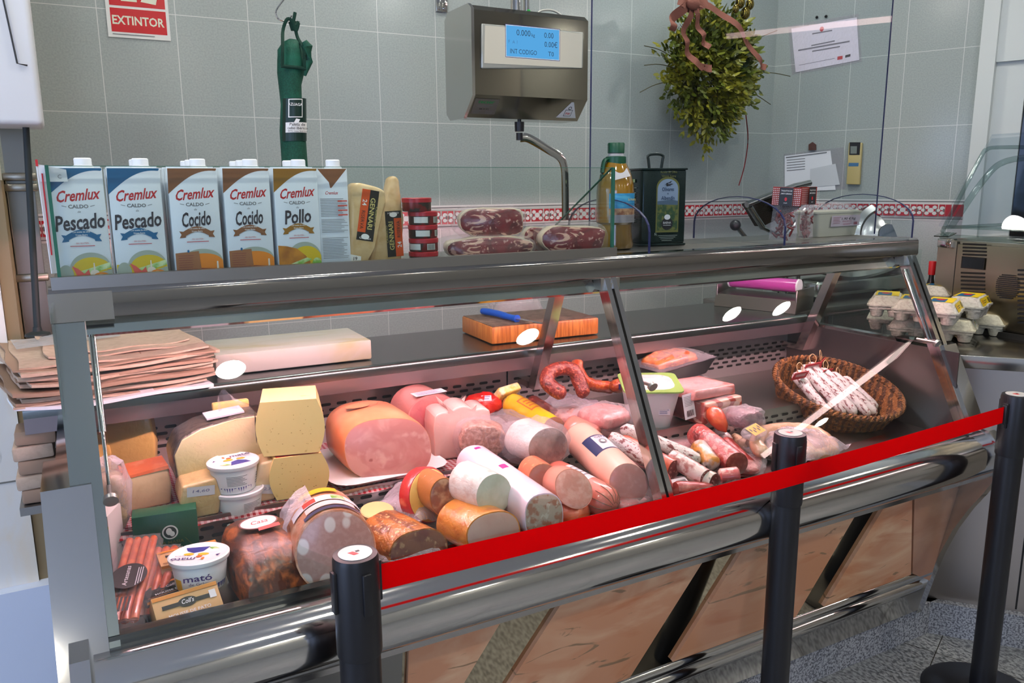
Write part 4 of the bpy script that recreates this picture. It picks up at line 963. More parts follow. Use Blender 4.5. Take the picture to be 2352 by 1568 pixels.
# ------------------------------------------------------------ fire-extinguisher sign, mistletoe, notices
p0, p1 = at(240, 2, Y=3.195), at(390, 93, Y=3.195)
sx0, sx1 = .166, .365; sz0 = 2.106
sg = T('extinguisher_sign', 'red and white EXTINTOR sign on the tiles', 'sign', ((sx0+sx1)/2, 3.199, sz0))
MB().box((0, -.0015, .15), (sx1-sx0, .003, .30)).done('panel', M('sign_white', (222, 224, 220), .25), sg, 0)
a = MB(); m = MX.Translation((0, -.0032, 0)) @ FRONT; hw = (sx1-sx0)/2
a.rect(-hw+.012, .018, hw-.010, .096, 0, m); a.rect(-hw+.012, .104, hw-.010, .29, 0, m); a.text('EXTINTOR', 0, .044, .040, 1, m, 0, .022, 2*hw-.034)
a.poly([(-.05, .120), (.0, .120), (.0, .235), (-.012, .25), (-.038, .25), (-.05, .235)], 1, m); a.rect(-.033, .25, -.017, .265, 1, m)
a.poly([(.012, .122), (.060, .116), (.066, .14), (.050, .20), (.046, .16), (.02, .14)], 1, m)
a.lines(-hw+.014, .012, hw-.05, 1, .004, .003, 2, m, .1)
a.done('print', [M('sign_red', (196, 14, 26), .25), M('sign_cream', (218, 222, 200), .3), GREYT], sg, 0, fixn=False)

wr = at(1618, 165, Y=3.05); ws = mpp(wr); rng = random.Random(4)
wt = T('mistletoe_bunch', 'big round bunch of green mistletoe tied with a brown jute ribbon, hanging on the tiles', 'mistletoe bunch', (wr.x, 3.06, wr.z))
LEAF = M('mistletoe_leaf', (92, 104, 30), .4, layers=[('cell', 14, .3, .7, (146, 142, 40)), ('noise', 9, .54, .66, (50, 70, 28))])
lf = MB(); st = MB(); RXX, RZZ = 132*ws, 142*ws
def leaf(mb, p, d, n, ln, wd):
    s_ = d.cross(n).normalized(); pts = [p, p+d*ln*.35+s_*wd, p+d*ln*.8+s_*wd*.7+n*.004, p+d*ln+n*.006, p+d*ln*.8-s_*wd*.7+n*.004, p+d*ln*.35-s_*wd]
    mb.bm.faces.new([mb.bm.verts.new(q) for q in pts])
for k in range(620):
    a0 = rng.random()*2*pi; e = rng.random()**.55; el = math.acos(2*rng.random()-1)
    u = V((sin(el)*cos(a0), -abs(sin(el)*sin(a0)), cos(el)))
    rr = (.55+.50*rng.random()); tip = V((u.x*RXX*rr, u.y*.15*rr-.02, u.z*RZZ*rr*(1.08 if u.z < 0 else .9)))
    if tip.z < -RZZ*.3: tip.x *= 1-.45*(abs(tip.z)/RZZ-.3)
    base = tip*.45; mid = base.lerp(tip, .5)+V((rng.uniform(-.02, .02), rng.uniform(-.02, .02), rng.uniform(-.02, .02)))
    st.tube([base, mid, tip], [.0022, .0018, .0012], 5)
    for j in range(12):
        q = base.lerp(tip, .35+.65*j/8)+V((rng.uniform(-.015, .015),)*3)
        d = (u+V((rng.uniform(-1, 1), rng.uniform(-1, 1), rng.uniform(-1, .6)))).normalized(); n = V((rng.uniform(-.6, .6), -1, rng.uniform(-.2, .8))).normalized()
        if abs(d.dot(n)) > .95: continue
        leaf(lf, q, d, n, rng.uniform(.026, .044), rng.uniform(.006, .0095))
lf.done('leaves', LEAF, wt, 0); wt.children[-1]['kind'] = 'stuff'
for tx, ty in ((1815, 175), (1480, 105), (1470, 212), (1770, 240), (1785, 70), (1480, 150)):
    q = at(tx, ty, Y=3.0)-wt.matrix_basis.translation
    st.tube(smooth_path([q*.4, q*.75+V((0, 0, .012)), q], 4), .002, 5)
    tw = MB()
st.done('stems', M('mistletoe_stem', (74, 70, 40), .7), wt)
JUTE = M('jute_ribbon', (150, 92, 76), .8, layers=[('wave', 130, .3, .7, (116, 66, 54), (1, 0, 1))], bump=('noise', 200, .5))
rb = MB()
def ribbon(mb, pts, w_, y0=2.86):
    P_ = [at(x, y, Y=y0-.0)-wt.matrix_basis.translation for x, y in pts]; P_ = smooth_path(P_, 6); L_, Rr = [], []
    for i, p_ in enumerate(P_):
        t = (P_[min(i+1, len(P_)-1)]-P_[max(0, i-1)]).normalized(); sd_ = t.cross(V((0, -1, 0))).normalized()
        b_ = V((0, -.012*sin(i*.8), 0)); L_.append(p_+sd_*w_+b_); Rr.append(p_-sd_*w_+b_+V((0, .008, 0)))
    for i in range(len(P_)-1): mb.bm.faces.new([mb.bm.verts.new(v) for v in (L_[i], L_[i+1], Rr[i+1], Rr[i])])
ribbon(rb, [(1590, 20), (1575, 70), (1580, 110), (1600, 145), (1635, 158)], .017)
ribbon(rb, [(1595, 15), (1608, 60), (1618, 90), (1628, 110)], .017); ribbon(rb, [(1580, 10), (1550, 40), (1545, 70)], .022)
ribbon(rb, [(1600, 5), (1660, 30), (1710, 80), (1745, 140), (1760, 155)], .016); ribbon(rb, [(1560, -5), (1590, 12), (1625, -5)], .03)
bmesh.ops.remove_doubles(rb.bm, verts=rb.bm.verts[:], dist=.0005)
rb.ball(at(1592, 8, Y=2.85)-wt.matrix_basis.translation, .03, sc=(1.2, .6, .9)).done('ribbon', JUTE, wt, 60, fixn=False)
gb = MB()
for x, y, r_ in ((1700, 5, .022), (1722, 10, .02), (1712, 30, .022), (1690, 20, .016)): gb.ball(at(x, y, Y=2.88)-wt.matrix_basis.translation, r_, sc=(1, 1, 1.3))
gb.done('gold_bauble', M('gold_foil', (170, 150, 70), .2, .9, layers=[('wave', 60, .4, .6, (60, 50, 20))]), wt)
rs = MB(); rs.tube(smooth_path([at(1713, 262, Y=3.12)-wt.matrix_basis.translation, at(1718, 320, Y=3.12)-wt.matrix_basis.translation, at(1710, 380, Y=3.12)-wt.matrix_basis.translation, at(1697, 426, Y=3.12)-wt.matrix_basis.translation], 6), .004, 4, flat=.3)
rs.done('red_string', M('string_red', (150, 40, 48), .5), wt)

def rwl(px, py):
    """wall_right local (along, up) at a pixel"""
    d = fw + RT*((px-CX)/F_PX) - UP*((py-CY)/F_PX); t = (CORNER-CAM).dot(RN)/d.dot(RN); q = CAM+d*t
    return V(((q-CORNER).dot(RD), q.z))
def rwthing(name, label, cat, px, py, off=-.002): 
    c = rwl(px, py); return T(name, label, cat, m=RW @ MX.Translation((c.x, off, c.y))), c
def quad(mb, c, pts, mi=0, m=FRONT):
    mb.poly([tuple(rwl(x, y)-c) for x, y in pts], mi, m); return mb
def sheet(o, c, pts, name, mat, th=.001, y=0):
    P_ = [rwl(x, y_)-c for x, y_ in pts]; return MB().prism([(p_.x, p_.y) for p_ in P_], th, MX.Translation((0, y, 0)) @ FRONT).done(name, mat, o, 0)
n1, c = rwthing('notice', 'white printed notice in a clear sleeve pinned high on the tiles right of the mistletoe', 'notice', 1895, 100)
sheet(n1, c, ((1828, 166), (1974, 138), (1968, 40), (1818, 66)), 'sheet', PAPER)
a = MB(); m = MX.Translation((0, -.0014, 0)) @ FRONT
def rl(p0, p1, th, mi, n=1):
    P0, P1 = rwl(*p0)-c, rwl(*p1)-c; a.poly([(P0.x, P0.y-th/2), (P1.x, P1.y-th/2), (P1.x, P1.y+th/2), (P0.x, P0.y+th/2)], mi, m)
q = rwl(1888, 67)-c; a.oval(q.x, q.y, .010, .012, 0, m)
for (x, y), (x2, y2), th in (((1866, 78), (1912, 70), .006), ((1864, 105), (1918, 94), .006), ((1834, 116), (1952, 95), .007), ((1866, 118), (1930, 107), .006), ((1836, 150), (1918, 134), .002)): rl((x, y), (x2, y2), th, 1)
for (x, y), (x2, y2), th in (((1924, 134), (1936, 132), .016),): rl((x, y), (x2, y2), th, 0)
rl((1942, 130), (1954, 127), .012, 2); a.done('print', [RED, GREYT, BLACK], n1, 0, fixn=False)
sheet(n1, c, ((1820, 172), (1980, 142), (1972, 32), (1812, 60)), 'clear_sleeve', FILM, .0008, -.003)
mb = MB()
for x, y in ((1877, 40), (1898, 38)): q = rwl(x, y)-c; mb.ball((q.x, -.004, q.y), .007, seg=10)
mb.done('pin', DARKM, n1)
n2, c = rwthing('notice', 'bundle of clear-sleeved papers pinned by a brown clip on the tiles above the snack bags', 'notice', 1870, 390)
sheet(n2, c, ((1801, 436), (1942, 434), (1938, 338), (1801, 354)), 'clear_sleeve', FILM, .001)
sheet(n2, c, ((1803, 440), (1920, 436), (1908, 346), (1803, 358)), 'sheet', PAPER, .001, -.002)
sheet(n2, c, ((1862, 430), (1930, 424), (1920, 376), (1862, 388)), 'sheet', M('paper_grey', (206, 210, 214), .6), .001, -.004)
a = MB(); m = MX.Translation((0, -.0034, 0)) @ FRONT
for k in range(5): rl((1808, 368+k*6), (1850, 364+k*6), .004, 0)
rl((1806, 362), (1900, 350), .006, 0); a.done('print', [GREYT], n2, 0, fixn=False)
P_ = [rwl(x, y)-c for x, y in ((1859, 345), (1876, 345), (1876, 332), (1868, 326), (1859, 332))]; MB().prism([(p_.x, p_.y) for p_ in P_], .006, MX.Translation((0, -.004, 0)) @ FRONT).done('clip', M('clip_brown', (84, 50, 40), .4), n2, 0)
rm, c = rwthing('remote_control', 'yellowed air-conditioner remote control in a holder on the tiles', 'remote control', 1964, 376)
P_ = [rwl(x, y)-c for x, y in ((1947, 423), (1977, 424), (1983, 328), (1953, 328))]
MB().prism([(p_.x, p_.y) for p_ in P_], .022, FRONT, bev=.003).done('case', M('old_plastic', (196, 178, 118), .4), rm)
a = MB(); m = MX.Translation((0, -.0226, 0)) @ FRONT
for pts, mi in ((((1954, 356), (1978, 356), (1980, 327), (1955, 327)), 0), (((1957, 353), (1971, 353), (1972, 336), (1957, 336)), 1), (((1952, 382), (1975, 382), (1976, 374), (1953, 374)), 2)): quad(a, c, pts, mi, m)
a.done('screen_and_keys', [DARKM, M('lcd_grey', (120, 128, 122), .2), M('key_blue', (60, 110, 150), .4)], rm, 0, fixn=False)

# ============================================================ goods inside the case
WR = (90, .35)                                              # wrinkles of cling film
def wrapmat(name, col, layers=(), rough=.4, bs=70, bstr=.3, coat=.8, st=(1, 1, 1), sss=0):
    return M(name, col, rough, coat=coat, layers=layers, bump=('noise', bs, bstr, st), crough=.16, sss=sss)
YEL = wrapmat('yellow_cheese', (254, 220, 146), [('noise', 50, .66, .74, (226, 186, 112))], bstr=.08, coat=.5)
YEL2 = wrapmat('golden_cheese', (240, 196, 112), [('noise', 30, .55, .8, (226, 178, 96))], bstr=.25)
RINDO = wrapmat('orange_rind', (214, 120, 42), [('noise', 20, .4, .7, (226, 140, 60))])
PALE = wrapmat('pale_cheese', (232, 202, 160), [('noise', 40, .5, .7, (222, 190, 146))], bstr=.2)
AGED = wrapmat('aged_cheese', (224, 206, 152), [('noise', 10, .4, .65, (234, 204, 162)), ('vor', 90, .14, .05, (200, 178, 130))], bstr=.35)
AGEDR = wrapmat('aged_rind', (96, 84, 72), [('noise', 60, .4, .6, (60, 52, 48))], bs=120, bstr=.6)
SALM = wrapmat('washed_rind', (224, 112, 64), [('noise', 30, .5, .7, (236, 150, 110))])
LABW = M('label_white', (222, 216, 224), .4); PEN = M('pen_blue', (120, 120, 160), .5)
def prod(name, label, cat, x, y, Z, group=None, rz=0, dy=0): 
    p = at(x, y, Z=Z); return T(name, label, cat, (p.x, p.y+dy, Z+.001), rz, group), mpp(p)
def wedge(label, x0, x1, y1, h, Z, dep, paste, rind, top=(), group=None, rz=0, side=0, skew=0, bulge=.008, cat='cheese', bev=.006):
    """upright cut piece of cheese; paste block with a rind slab on top and/or one side"""
    r, s = prod('cheese', label, cat, (x0+x1)/2, y1, Z, group, rz); w_ = (x1-x0)*s; hh = h*s
    o = [(-w_/2, 0), (w_/2, 0), (w_/2+bulge, hh*.5), (w_/2+(skew*.3), hh-.002), (-w_/2+skew, hh-.008), (-w_/2-bulge, hh*.5)]
    MB().prism(o, dep, MX.Translation((0, dep, 0)) @ FRONT, bev=bev).bump(.0012, 60).done('paste', paste, r)
    if rind is not None:
        mb = MB()
        if 't' in top: mb.rings([[V((-w_/2+skew-.001, -.001, hh-.012)), V((w_/2+skew*.3+.001, -.001, hh-.006)), V((w_/2+skew*.3+.001, dep+.002, hh-.004)), V((-w_/2+skew-.001, dep+.002, hh-.010))], [V((-w_/2+skew, .0, hh-.006)), V((w_/2+skew*.3, .0, hh+.002)), V((w_/2+skew*.3, dep, hh+.006)), V((-w_/2+skew, dep, hh+.001))]])
        if 'l' in top: mb.rings([[V((-w_/2+.002, -.001, .001)), V((-w_/2+skew+.002, -.001, hh-.004)), V((-w_/2+skew+.002, dep, hh-.004)), V((-w_/2+.002, dep, .001))], [V((-w_/2-.006, .002, .002)), V((-w_/2+skew-.006, .002, hh-.008)), V((-w_/2+skew-.006, dep, hh-.008)), V((-w_/2-.006, dep, .002))]])
        if 'b' in top: mb.box((0, dep+.003, hh*.5), (w_, .008, hh*.96))
        mb.done('rind', rind, r)
    return r, s, w_, hh
def sticker(r, x, y, z, w_, h, rows=3, ang=0, mats=None, txt=None, m=None):
    a = MB(); m = (m or MX.Translation((x, y, z)) @ FRONT) @ MX.Rotation(ang, 4, 'Z')
    a.rect(-w_/2, -h/2, w_/2, h/2, 0, m)
    if txt: a.text(txt, 0, -h*.1, h*.4, 1, m, .2, .01, w_*.6)
    else: a.lines(-w_*.42, h*.36, w_*.42, rows, h*.8/rows, h*.3/rows, 1, m)
    return a.done('label', mats or [LABW, PEN], r, 0, fixn=False)

# ---- cheeses, left end
wedge('tall golden cheese wedge under cling film with yellow rind on top, back left', 258, 352, 1088, 140, D2, .11, YEL2, RINDO, 't', skew=.004, rz=R_(-14))
wedge('pale pinkish cheese wedge standing behind the tall golden one', 372, 436, 1062, 100, D2, .06, PALE, RINDO, 'l', skew=.008)
r, s, *_ = wedge('cheese wedge with dark orange rind at the far left, behind the glass strut', 205, 252, 1098, 110, D2, .09, YEL2, RINDO, 'tb')
# half wheel of aged cheese leaning on smaller pieces
p = at(505, 1122, Z=D2+.0); s = mpp(p); hw_ = T('cheese', 'large half wheel of aged grey-rinded cheese in cling film, behind the white tubs', 'cheese', (p.x, 1.88, D2+.066), R_(2))
s = mpp(V((p.x, 1.90, 1.0))); W_, H_ = 200*s, 130*s
o = [(-W_/2, .0), (W_/2, .0), (W_/2+.006, H_*.5), (W_/2-.010, H_-.004), (W_*.2, H_-.004), (-W_*.2, H_-.016), (-W_/2+.016, H_-.036), (-W_/2-.004, H_*.45)]
MB().prism(o, .11, MX.Translation((0, .11, 0)) @ FRONT, bev=.010).bump(.001, 50).done('rind', AGEDR, hw_)
MB().prism([(x*.955, z*.945+.004) for x, z in o], .006, MX.Translation((0, .002, 0)) @ FRONT, bev=.003).done('paste', AGED, hw_)
MB().box((.020, .05, H_-.002), (.085, .06, .004), MX.Rotation(R_(-4), 3, 'Y')).done('label', [LABW], hw_)
mb = MB().grid(lambda u, v: V((.01+.095*(u-.0)*(1-.6*v), .06+.01*sin(u*9), H_-.004+.062*v*(1-abs(u-.45)*1.1))), 8, 8); mb.bump(.004, 60); mb.done('loose_wrap', FILM, hw_)
MB().box((.045, .090, H_+.004), (.085, .02, .020), bev=.004).done('cheese_end', YEL2, hw_)
# pieces below it
r, s, w_, h_ = wedge('cheese piece with a white pen-marked label lying under the aged half wheel', 425, 500, 1206, 92, D2-.0, .10, wrapmat('tan_cheese', (206, 176, 124), [('noise', 40, .5, .7, (190, 158, 108))], bstr=.5), None)
r.matrix_basis = TR((.185, 1.795, D2+.001)); sticker(r, .002, -.0015, .062, .058, .022, ang=R_(-4), txt='14,60')
r, s, w_, h_ = wedge('narrow cheese wedge with a tilted white label, standing between the tubs and the cheese blocks', 596, 633, 1152, 100, D2, .07, PALE, None, skew=.008); sticker(r, .004, -.0018, .030, .036, .022, ang=R_(-12), txt='2,70')
r, s, w_, h_ = wedge('salmon-rinded cheese wedge in front of the tall golden cheese', 296, 392, 1168, 92, D2, .07, PALE, SALM, 'tl', rz=R_(6), bulge=.004)
# cling-wrapped tall piece and thin carton against the left glass
p = at(255, 1240, Z=D2); r = T('cheese', 'crumpled cling-wrapped tall cheese beside the thin upright carton', 'cheese', (.012, 1.83, D2+.001))
bag_shape(MB(), .064, .06, .125, .004, 2).move(MX.Translation((0, 0, .0625))).done('paste', wrapmat('buff_cheese', (206, 170, 136), [('noise', 50, .45, .65, (222, 190, 168))], bstr=.8), r)
bag_shape(MB(), .074, .07, .165, .009, 4, pw=.8).move(MX.Translation((0, 0, .080))).done('wrap', BAG, r)
p = at(238, 1255, Z=D1); r = T('carton', 'thin upright white carton lettered TORTA against the left end glass', 'carton', (-.012, 1.745, D1+.001), R_(-22))
MB().box((0, .03, .078), (.030, .075, .156), bev=.001).done('box', M('carton_grey', (206, 200, 200), .45), r)
a = MB(); m = MX.Translation((0, -.0078, 0)) @ FRONT; a.rect(-.015, .128, .015, .155, 0, m); a.rect(-.015, .128, .015, .134, 1, m); a.text('TORTA', -.002, .084, .014, 2, m, 0, .0, .046, -pi/2); a.oval(.0, .116, .007, .007, 3, m); a.oval(.002, .016, .0095, .0095, 1, m)
a.done('printed_front', [M('carton_pink', (236, 214, 216), .4), M('carton_yellow', (220, 200, 40), .4), GREYT, M('carton_brown', (150, 96, 66), .5)], r, 0, fixn=False)
# two big yellow blocks on the gingham cloth
def block(label, loc, w_, d_, h_, rz, lab):
    r = T('cheese', label, 'cheese', loc, rz, 'big yellow cheese blocks')
    mb = MB(); n_ = 10
    def ring(y, k): 
        o = []
        for i in range(n_+1): t = i/n_; o.append(V((-w_/2-.014*sin(pi*t)*k, y, h_*t)))
        for i in range(n_+1): t = 1-i/n_; o.append(V((w_/2+.016*sin(pi*t)*k, y, h_*t)))
        return o
    mb.rings([ring(0, 1), ring(d_*.5, .9), ring(d_, .7)]); bmesh.ops.bevel(mb.bm, geom=mb.bm.edges[:], offset=.004, segments=2, affect='EDGES') if False else None
    mb.done('paste', YEL, r, 50)
    h = MB(); rr = random.Random(int(h_*999))
    for k in range(26):
        x, z = rr.uniform(-w_*.44, w_*.44), rr.uniform(.012, h_-.012); h.layer = k % 3; h.oval(x, z, rr.uniform(.0006, .002), rr.uniform(.0005, .0013), 0, MX.Translation((0, -.0004, 0)) @ FRONT, 8)
    h.done('holes', M('cheese_hole', (196, 152, 84), .6), r, 0, fixn=False)
    if lab:
        a = MB(); m = MX.Translation((-w_/2-.0152, 0, 0)) @ MX.Rotation(-pi/2, 4, 'Z') @ FRONT; a.rect(-.085, .03, -.012, .085, 0, m); a.oval(-.030, .088, .012, .012, 1, m)
        a.done('label', [M('label_violet', (84, 60, 96), .35), LBK], r, 0, fixn=False)
    return r
lowb = block('lower yellow cheese block with a red wrapper edge on the gingham cloth', V((.405, 1.80, D2+.003)), .108, .11, .102, R_(-6), False)
MB().box((.0, .045, .1015), (.10, .08, .002)).done('red_wrapper', wrapmat('red_wrap', (206, 50, 40)), lowb)
block('upper yellow cheese block with small holes, on top of the other block', V((.392, 1.805, D2+.109)), .125, .13, .130, R_(-14), True)
# gingham cloth under the cheeses
GING = M('gingham_cloth', (236, 214, 216), .8)
def gingham(mat):
    nt = mat.node_tree; b = nt.nodes['Principled BSDF']; tc = nt.nodes.new('ShaderNodeTexCoord'); sp = nt.nodes.new('ShaderNodeSeparateXYZ'); nt.links.new(tc.outputs['Object'], sp.inputs[0])
    ms = []
    for ax in (0, 1):
        f = nt.nodes.new('ShaderNodeMath'); f.operation = 'DIVIDE'; f.inputs[1].default_value = .013; nt.links.new(sp.outputs[ax], f.inputs[0])
        g = nt.nodes.new('ShaderNodeMath'); g.operation = 'FRACT'; nt.links.new(f.outputs[0], g.inputs[0])
        h = nt.nodes.new('ShaderNodeMath'); h.operation = 'LESS_THAN'; h.inputs[1].default_value = .5; nt.links.new(g.outputs[0], h.inputs[0]); ms.append(h.outputs[0])
    ad = nt.nodes.new('ShaderNodeMath'); ad.operation = 'ADD'; nt.links.new(ms[0], ad.inputs[0]); nt.links.new(ms[1], ad.inputs[1])
    dv = nt.nodes.new('ShaderNodeMath'); dv.operation = 'DIVIDE'; dv.inputs[1].default_value = 2; nt.links.new(ad.outputs[0], dv.inputs[0])
    mx = nt.nodes.new('ShaderNodeMix'); mx.data_type = 'RGBA'; mx.inputs[6].default_value = (*lin((240, 220, 222)), 1); mx.inputs[7].default_value = (*lin((190, 20, 36)), 1)
    nt.links.new(dv.outputs[0], mx.inputs[0]); nt.links.new(mx.outputs[2], b.inputs['Base Color'])
gingham(GING)
gc = T('cloth', 'red and white gingham cloth lining the back deck under the cheeses and ham tray', 'cloth', (.42, 1.98, D2))
mb = MB().grid(lambda u, v: V(((u-.5)*.92, -.205+.40*v-.006*sin(u*40)*(1-v), .0012+.0006*sin(u*30)+(-.010*(1-v*12)**2 if v < .08 else 0))), 90, 30)
bmesh.ops.solidify(mb.bm, geom=mb.bm.faces[:], thickness=.0008); mb.done('fabric', GING, gc)

# ---- tubs of fresh cheese
TUBW = M('tub_white', (236, 234, 240), .35); NAVY = M('tub_navy', (40, 44, 140), .35); SUN = M('tub_yellow', (230, 176, 30), .4); TORG = M('tub_orange', (214, 110, 40), .4)
TM = [TUBW, NAVY, SUN, TORG, C_GRN, GREYT, M('tub_script', (74, 52, 120), .4)]
def tub(front):
    r = T('cheese_tub', '', 'cheese tub', (0, 0, 0), 0, 'white fresh cheese tubs')
    MB().lathe([(.045, 0), (.046, .003), (.053, .061), (.052, .063)], n=48).done('cup', TUBW, r)
    MB().lathe([(.0565, .057), (.0575, .061), (.0575, .065), (.054, .067), (.052, .0655), (.0, .0655)], n=48, cap0=False, cap1=False).done('lid', TUBW, r)
    a = MB()
    def band(a0, a1, z0, z1, mi, n=14):
        a.layer += 1; ra = lambda z: .045+(z/.063)*.008+.0004+.00012*a.layer
        a.grid(lambda u, v: V((ra(z0+(z1-z0)*v)*sin(a0+(a1-a0)*u), -ra(z0+(z1-z0)*v)*cos(a0+(a1-a0)*u), z0+(z1-z0)*v)), n, 1, mi)
    m0 = MX.Translation((0, -.0466, 0)) @ MX.Rotation(R_(7.2), 4, 'X') @ FRONT
    if front:
        band(.7, 1.3, .004, .014, 1); band(-1.1, -.7, .006, .03, 2); a.layer = 6
        a.text('mató', 0, .030, .019, 6, m0, 0, .012, .052); a.text('de Gràcia', .003, .021, .009, 6, m0, 0, .0, .040); band(-.35, .2, .006, .016, 2, 6); band(-.65, -.45, .006, .012, 4, 4)
    else:
        band(-.9, .62, .004, .015, 1)
        for k in range(7): band(-.55, .35-.1*(k % 3), .020+k*.0036, .0212+k*.0036, 5, 8)
        for k in range(5): band(.95, 1.3, .012+k*.006, .0145+k*.006, 5, 4)
    a.done('label', TM, r, 0)
    a = MB(); m = MX.Translation((0, 0, .0657))
    a.poly([(-.012, -.034), (.034, -.028), (.026, -.012), (.010, -.002), (-.006, -.010)], 1, m); a.oval(-.022, -.014, .012, .008, 0, m); a.oval(.018, .004, .010, .006, 2, m); a.oval(-.010, .004, .011, .006, 2, m)
    a.poly([(-.034, -.022), (-.024, -.030), (-.010, -.030), (-.020, -.018)], 4, m); a.oval(-.006, .016, .006, .005, 3, m); a.oval(-.016, .026, .003, .006, 3, m); a.poly([(-.044, .004), (-.036, .010), (-.040, .016)], 6, m)
    a.text('mató', .022, .022, .022, 6, m, 0, .01, .046, R_(4)); a.text('de Gràcia', .026, .012, .008, 6, m, 0, 0, .030, R_(4)); a.done('lid_print', TM, r, 0, fixn=False)
    return r
tf = tub(True); p = at(452, 1357, Z=D1+.02); tf.matrix_basis = TR((.150, 1.575, D1+.040), R_(-12)) @ MX.Rotation(R_(-3), 4, 'X') ; tf['label'] = 'white mató tub with its name on the front, standing on cartons by the front glass'
for o in list(tf.children):
    if o.name.startswith('lid_print'): o.rotation_euler = (0, 0, pi*.92)
ts = tub(False); sx_, sy_ = at(543, 1232, Z=D1).x+.004, at(543, 1232, Z=D1).y-.035
ts.matrix_basis = TR((sx_+.006, sy_, D1+.001), .5); ts['label'] = 'bottom tub of the stack of three white tubs'
dup(ts, TR((sx_+.003, sy_, D1+.0678), R_(34)), 'middle tub of the stack of three white tubs, with a yellow sticker')
dup(ts, TR((sx_-.003, sy_+.002, D1+.1346), R_(4)), 'top tub of the stack of three white tubs, its printed lid in view')

# ---- green box, sausage packets, duck mousse cartons
p = at(300, 1235, Z=D1); r = T('box', 'dark green striped box with a crest, behind the sausage packets', 'box', (at(362, 1235, Z=D1).x+.008, 1.760, D1+.002), R_(-6))
GBX = M('green_box', (18, 74, 50), .35, layers=[('wave', 130, .45, .55, (28, 92, 64), (1, 0, 1.0))])
bw_, bh_, bd_ = .128, .128, .05
MB().box((0, bd_/2, bh_/2), (bw_, bd_, bh_), bev=.001).done('box', GBX, r)
a = MB(); m = MX.Translation((0, -.0006, 0)) @ FRONT
m = m @ MX.Translation((0, .022, 0)); a.oval(.008, .062, .016, .016, 1, m); a.oval(.008, .062, .013, .013, 2, m); a.oval(.006, .064, .006, .008, 1, m); a.oval(.012, .058, .005, .006, 1, m)
for s_ in (-1, 1): a.poly([(.008+s_*.050, .016), (.008+s_*.051, .016), (.008+s_*.029, .046), (.008+s_*.028, .046)], 3, m)
a.text('LA MASIA', .010, .036, .010, 3, m, 0, .008, .048); a.text('QUESO', .014, .018, .013, 1, m, .2, .01, .060); a.text('AGUILÓ', .016, .004, .013, 1, m, .2, .01, .062)
a.done('printed_front', [GBX, WHITE, M('crest_dark', (40, 52, 48), .4), GOLD], r, 0, fixn=False)
SAUS = wrapmat('raw_sausage', (182, 70, 22), [('noise', 60, .45, .65, (206, 98, 42))], bstr=.15, coat=1)
def packet(label, p0, p1, w_, n, big=True):
    f = axis_frame(p0, p1); L_ = (V(p1)-V(p0)).length; r = T('sausage_packet', label, 'sausage packet', m=f, group='vacuum packets of thin sausages')
    for k in range(n):
        y = (k-(n-1)/2)*w_*.82/n; x0_, x1_ = L_*.10, L_*.97
        MB().tube(smooth_path([(x0_, y, .010), (x0_+.012, y, .013), (L_*.5, y*1.02, .014), (x1_-.012, y, .013), (x1_, y, .010)], 5), [w_*.18/n]+[w_*.44/n]*19+[w_*.44/n*.6], 10).done('sausage', SAUS, r)
    mb = MB().grid(lambda u, v: V((L_*(-.06+1.1*u), (v-.5)*w_*1.15*(1 if .06 < u < .95 else .8), .012+.017*sin(pi*v)**.5*(sin(pi*min(1, max(0, u*1.06-.03)))**.35)+.003*NZ.noise(V((u*14, v*9, L_*50))))), 26, 12)
    mb.done('vacuum_film', CRYS, r)
    if big:
        a = MB(); m = MX.Translation((L_*.47, 0, .0325)) @ MX.Rotation(0, 4, 'Z'); a.oval(0, 0, .037, w_*.44, 0, m)
        a.text('Salchichas', -.004, -.004, .012, 1, m, 0, .01, .040, pi/2) if False else a.text('Artesanas', .0, .0, .012, 1, m, .15, .01, .058)
        for k in range(3): a.rect(-.030+k*.004, -.016-.004*k, .022, -.0145-.004*k, 1, m)
        for k in range(5): a.rect(-L_*.36, -.014+k*.007, -L_*.22, -.010+k*.007, 0, m)
        a.done('label', [LBK, LABW], r, 0, fixn=False)
    return r
q0, q1 = V((-.004, 1.472, D1+.026)), V((.060, 1.735, D1+.085))
packet('vacuum packet of thin orange sausages with a round black label, nearest the left front corner', q0, q1, .074, 4)
packet('second sausage packet, lying under and right of the black-labelled one', V((.044, 1.52, D1+.006)), V((.104, 1.72, D1+.060)), .058, 3, False)
packet('third sausage packet at the bottom left, mostly covered by the black-labelled one', V((-.024, 1.55, D1+.002)), V((-.004, 1.72, D1+.02)), .045, 3, False)
KB = M('carton_kraft', (206, 160, 112), .45); KO = M('carton_orange', (206, 130, 48), .45)
def mousse(label, loc, rz, tilt, dark=False):
    r = T('mousse_carton', label, 'carton', group='duck mousse cartons', m=TR(loc, rz) @ MX.Rotation(tilt, 4, 'X'))
    MB().box((0, 0, .022), (.118, .060, .044), bev=.001).done('box', LBK if dark else KB, r)
    a = MB(); m = MX.Translation((0, -.0304, 0)) @ FRONT; m2 = MX.Translation((0, 0, .0444))
    for mm, y0, y1 in ((m, .0, .044), (m2, -.029, .029)):
        h = y1-y0; a.rect(-.058, y1-h*.14, .058, y1-h*.02, 1, mm); a.rect(-.045, y0+h*.50, .042, y0+h*.64, 2, mm); a.oval(.0, y0+h*.58, .017, h*.17, 2, mm)
        a.text("Coll's", .0, y0+h*.53, h*.22, 3, mm, .2, .01, .022); a.text('MOUSSE DE PATO', 0, y0+h*.18, h*.15, 3, mm, 0, .012, .075); a.rect(.040, y0+h*.46, .052, y0+h*.74, 3, mm); a.rect(-.054, y0+h*.06, .054, y0+h*.11, 4, mm)
    a.done('print', [KB, KO, LBK, LABW, C_BRN], r, 0, fixn=False); return r
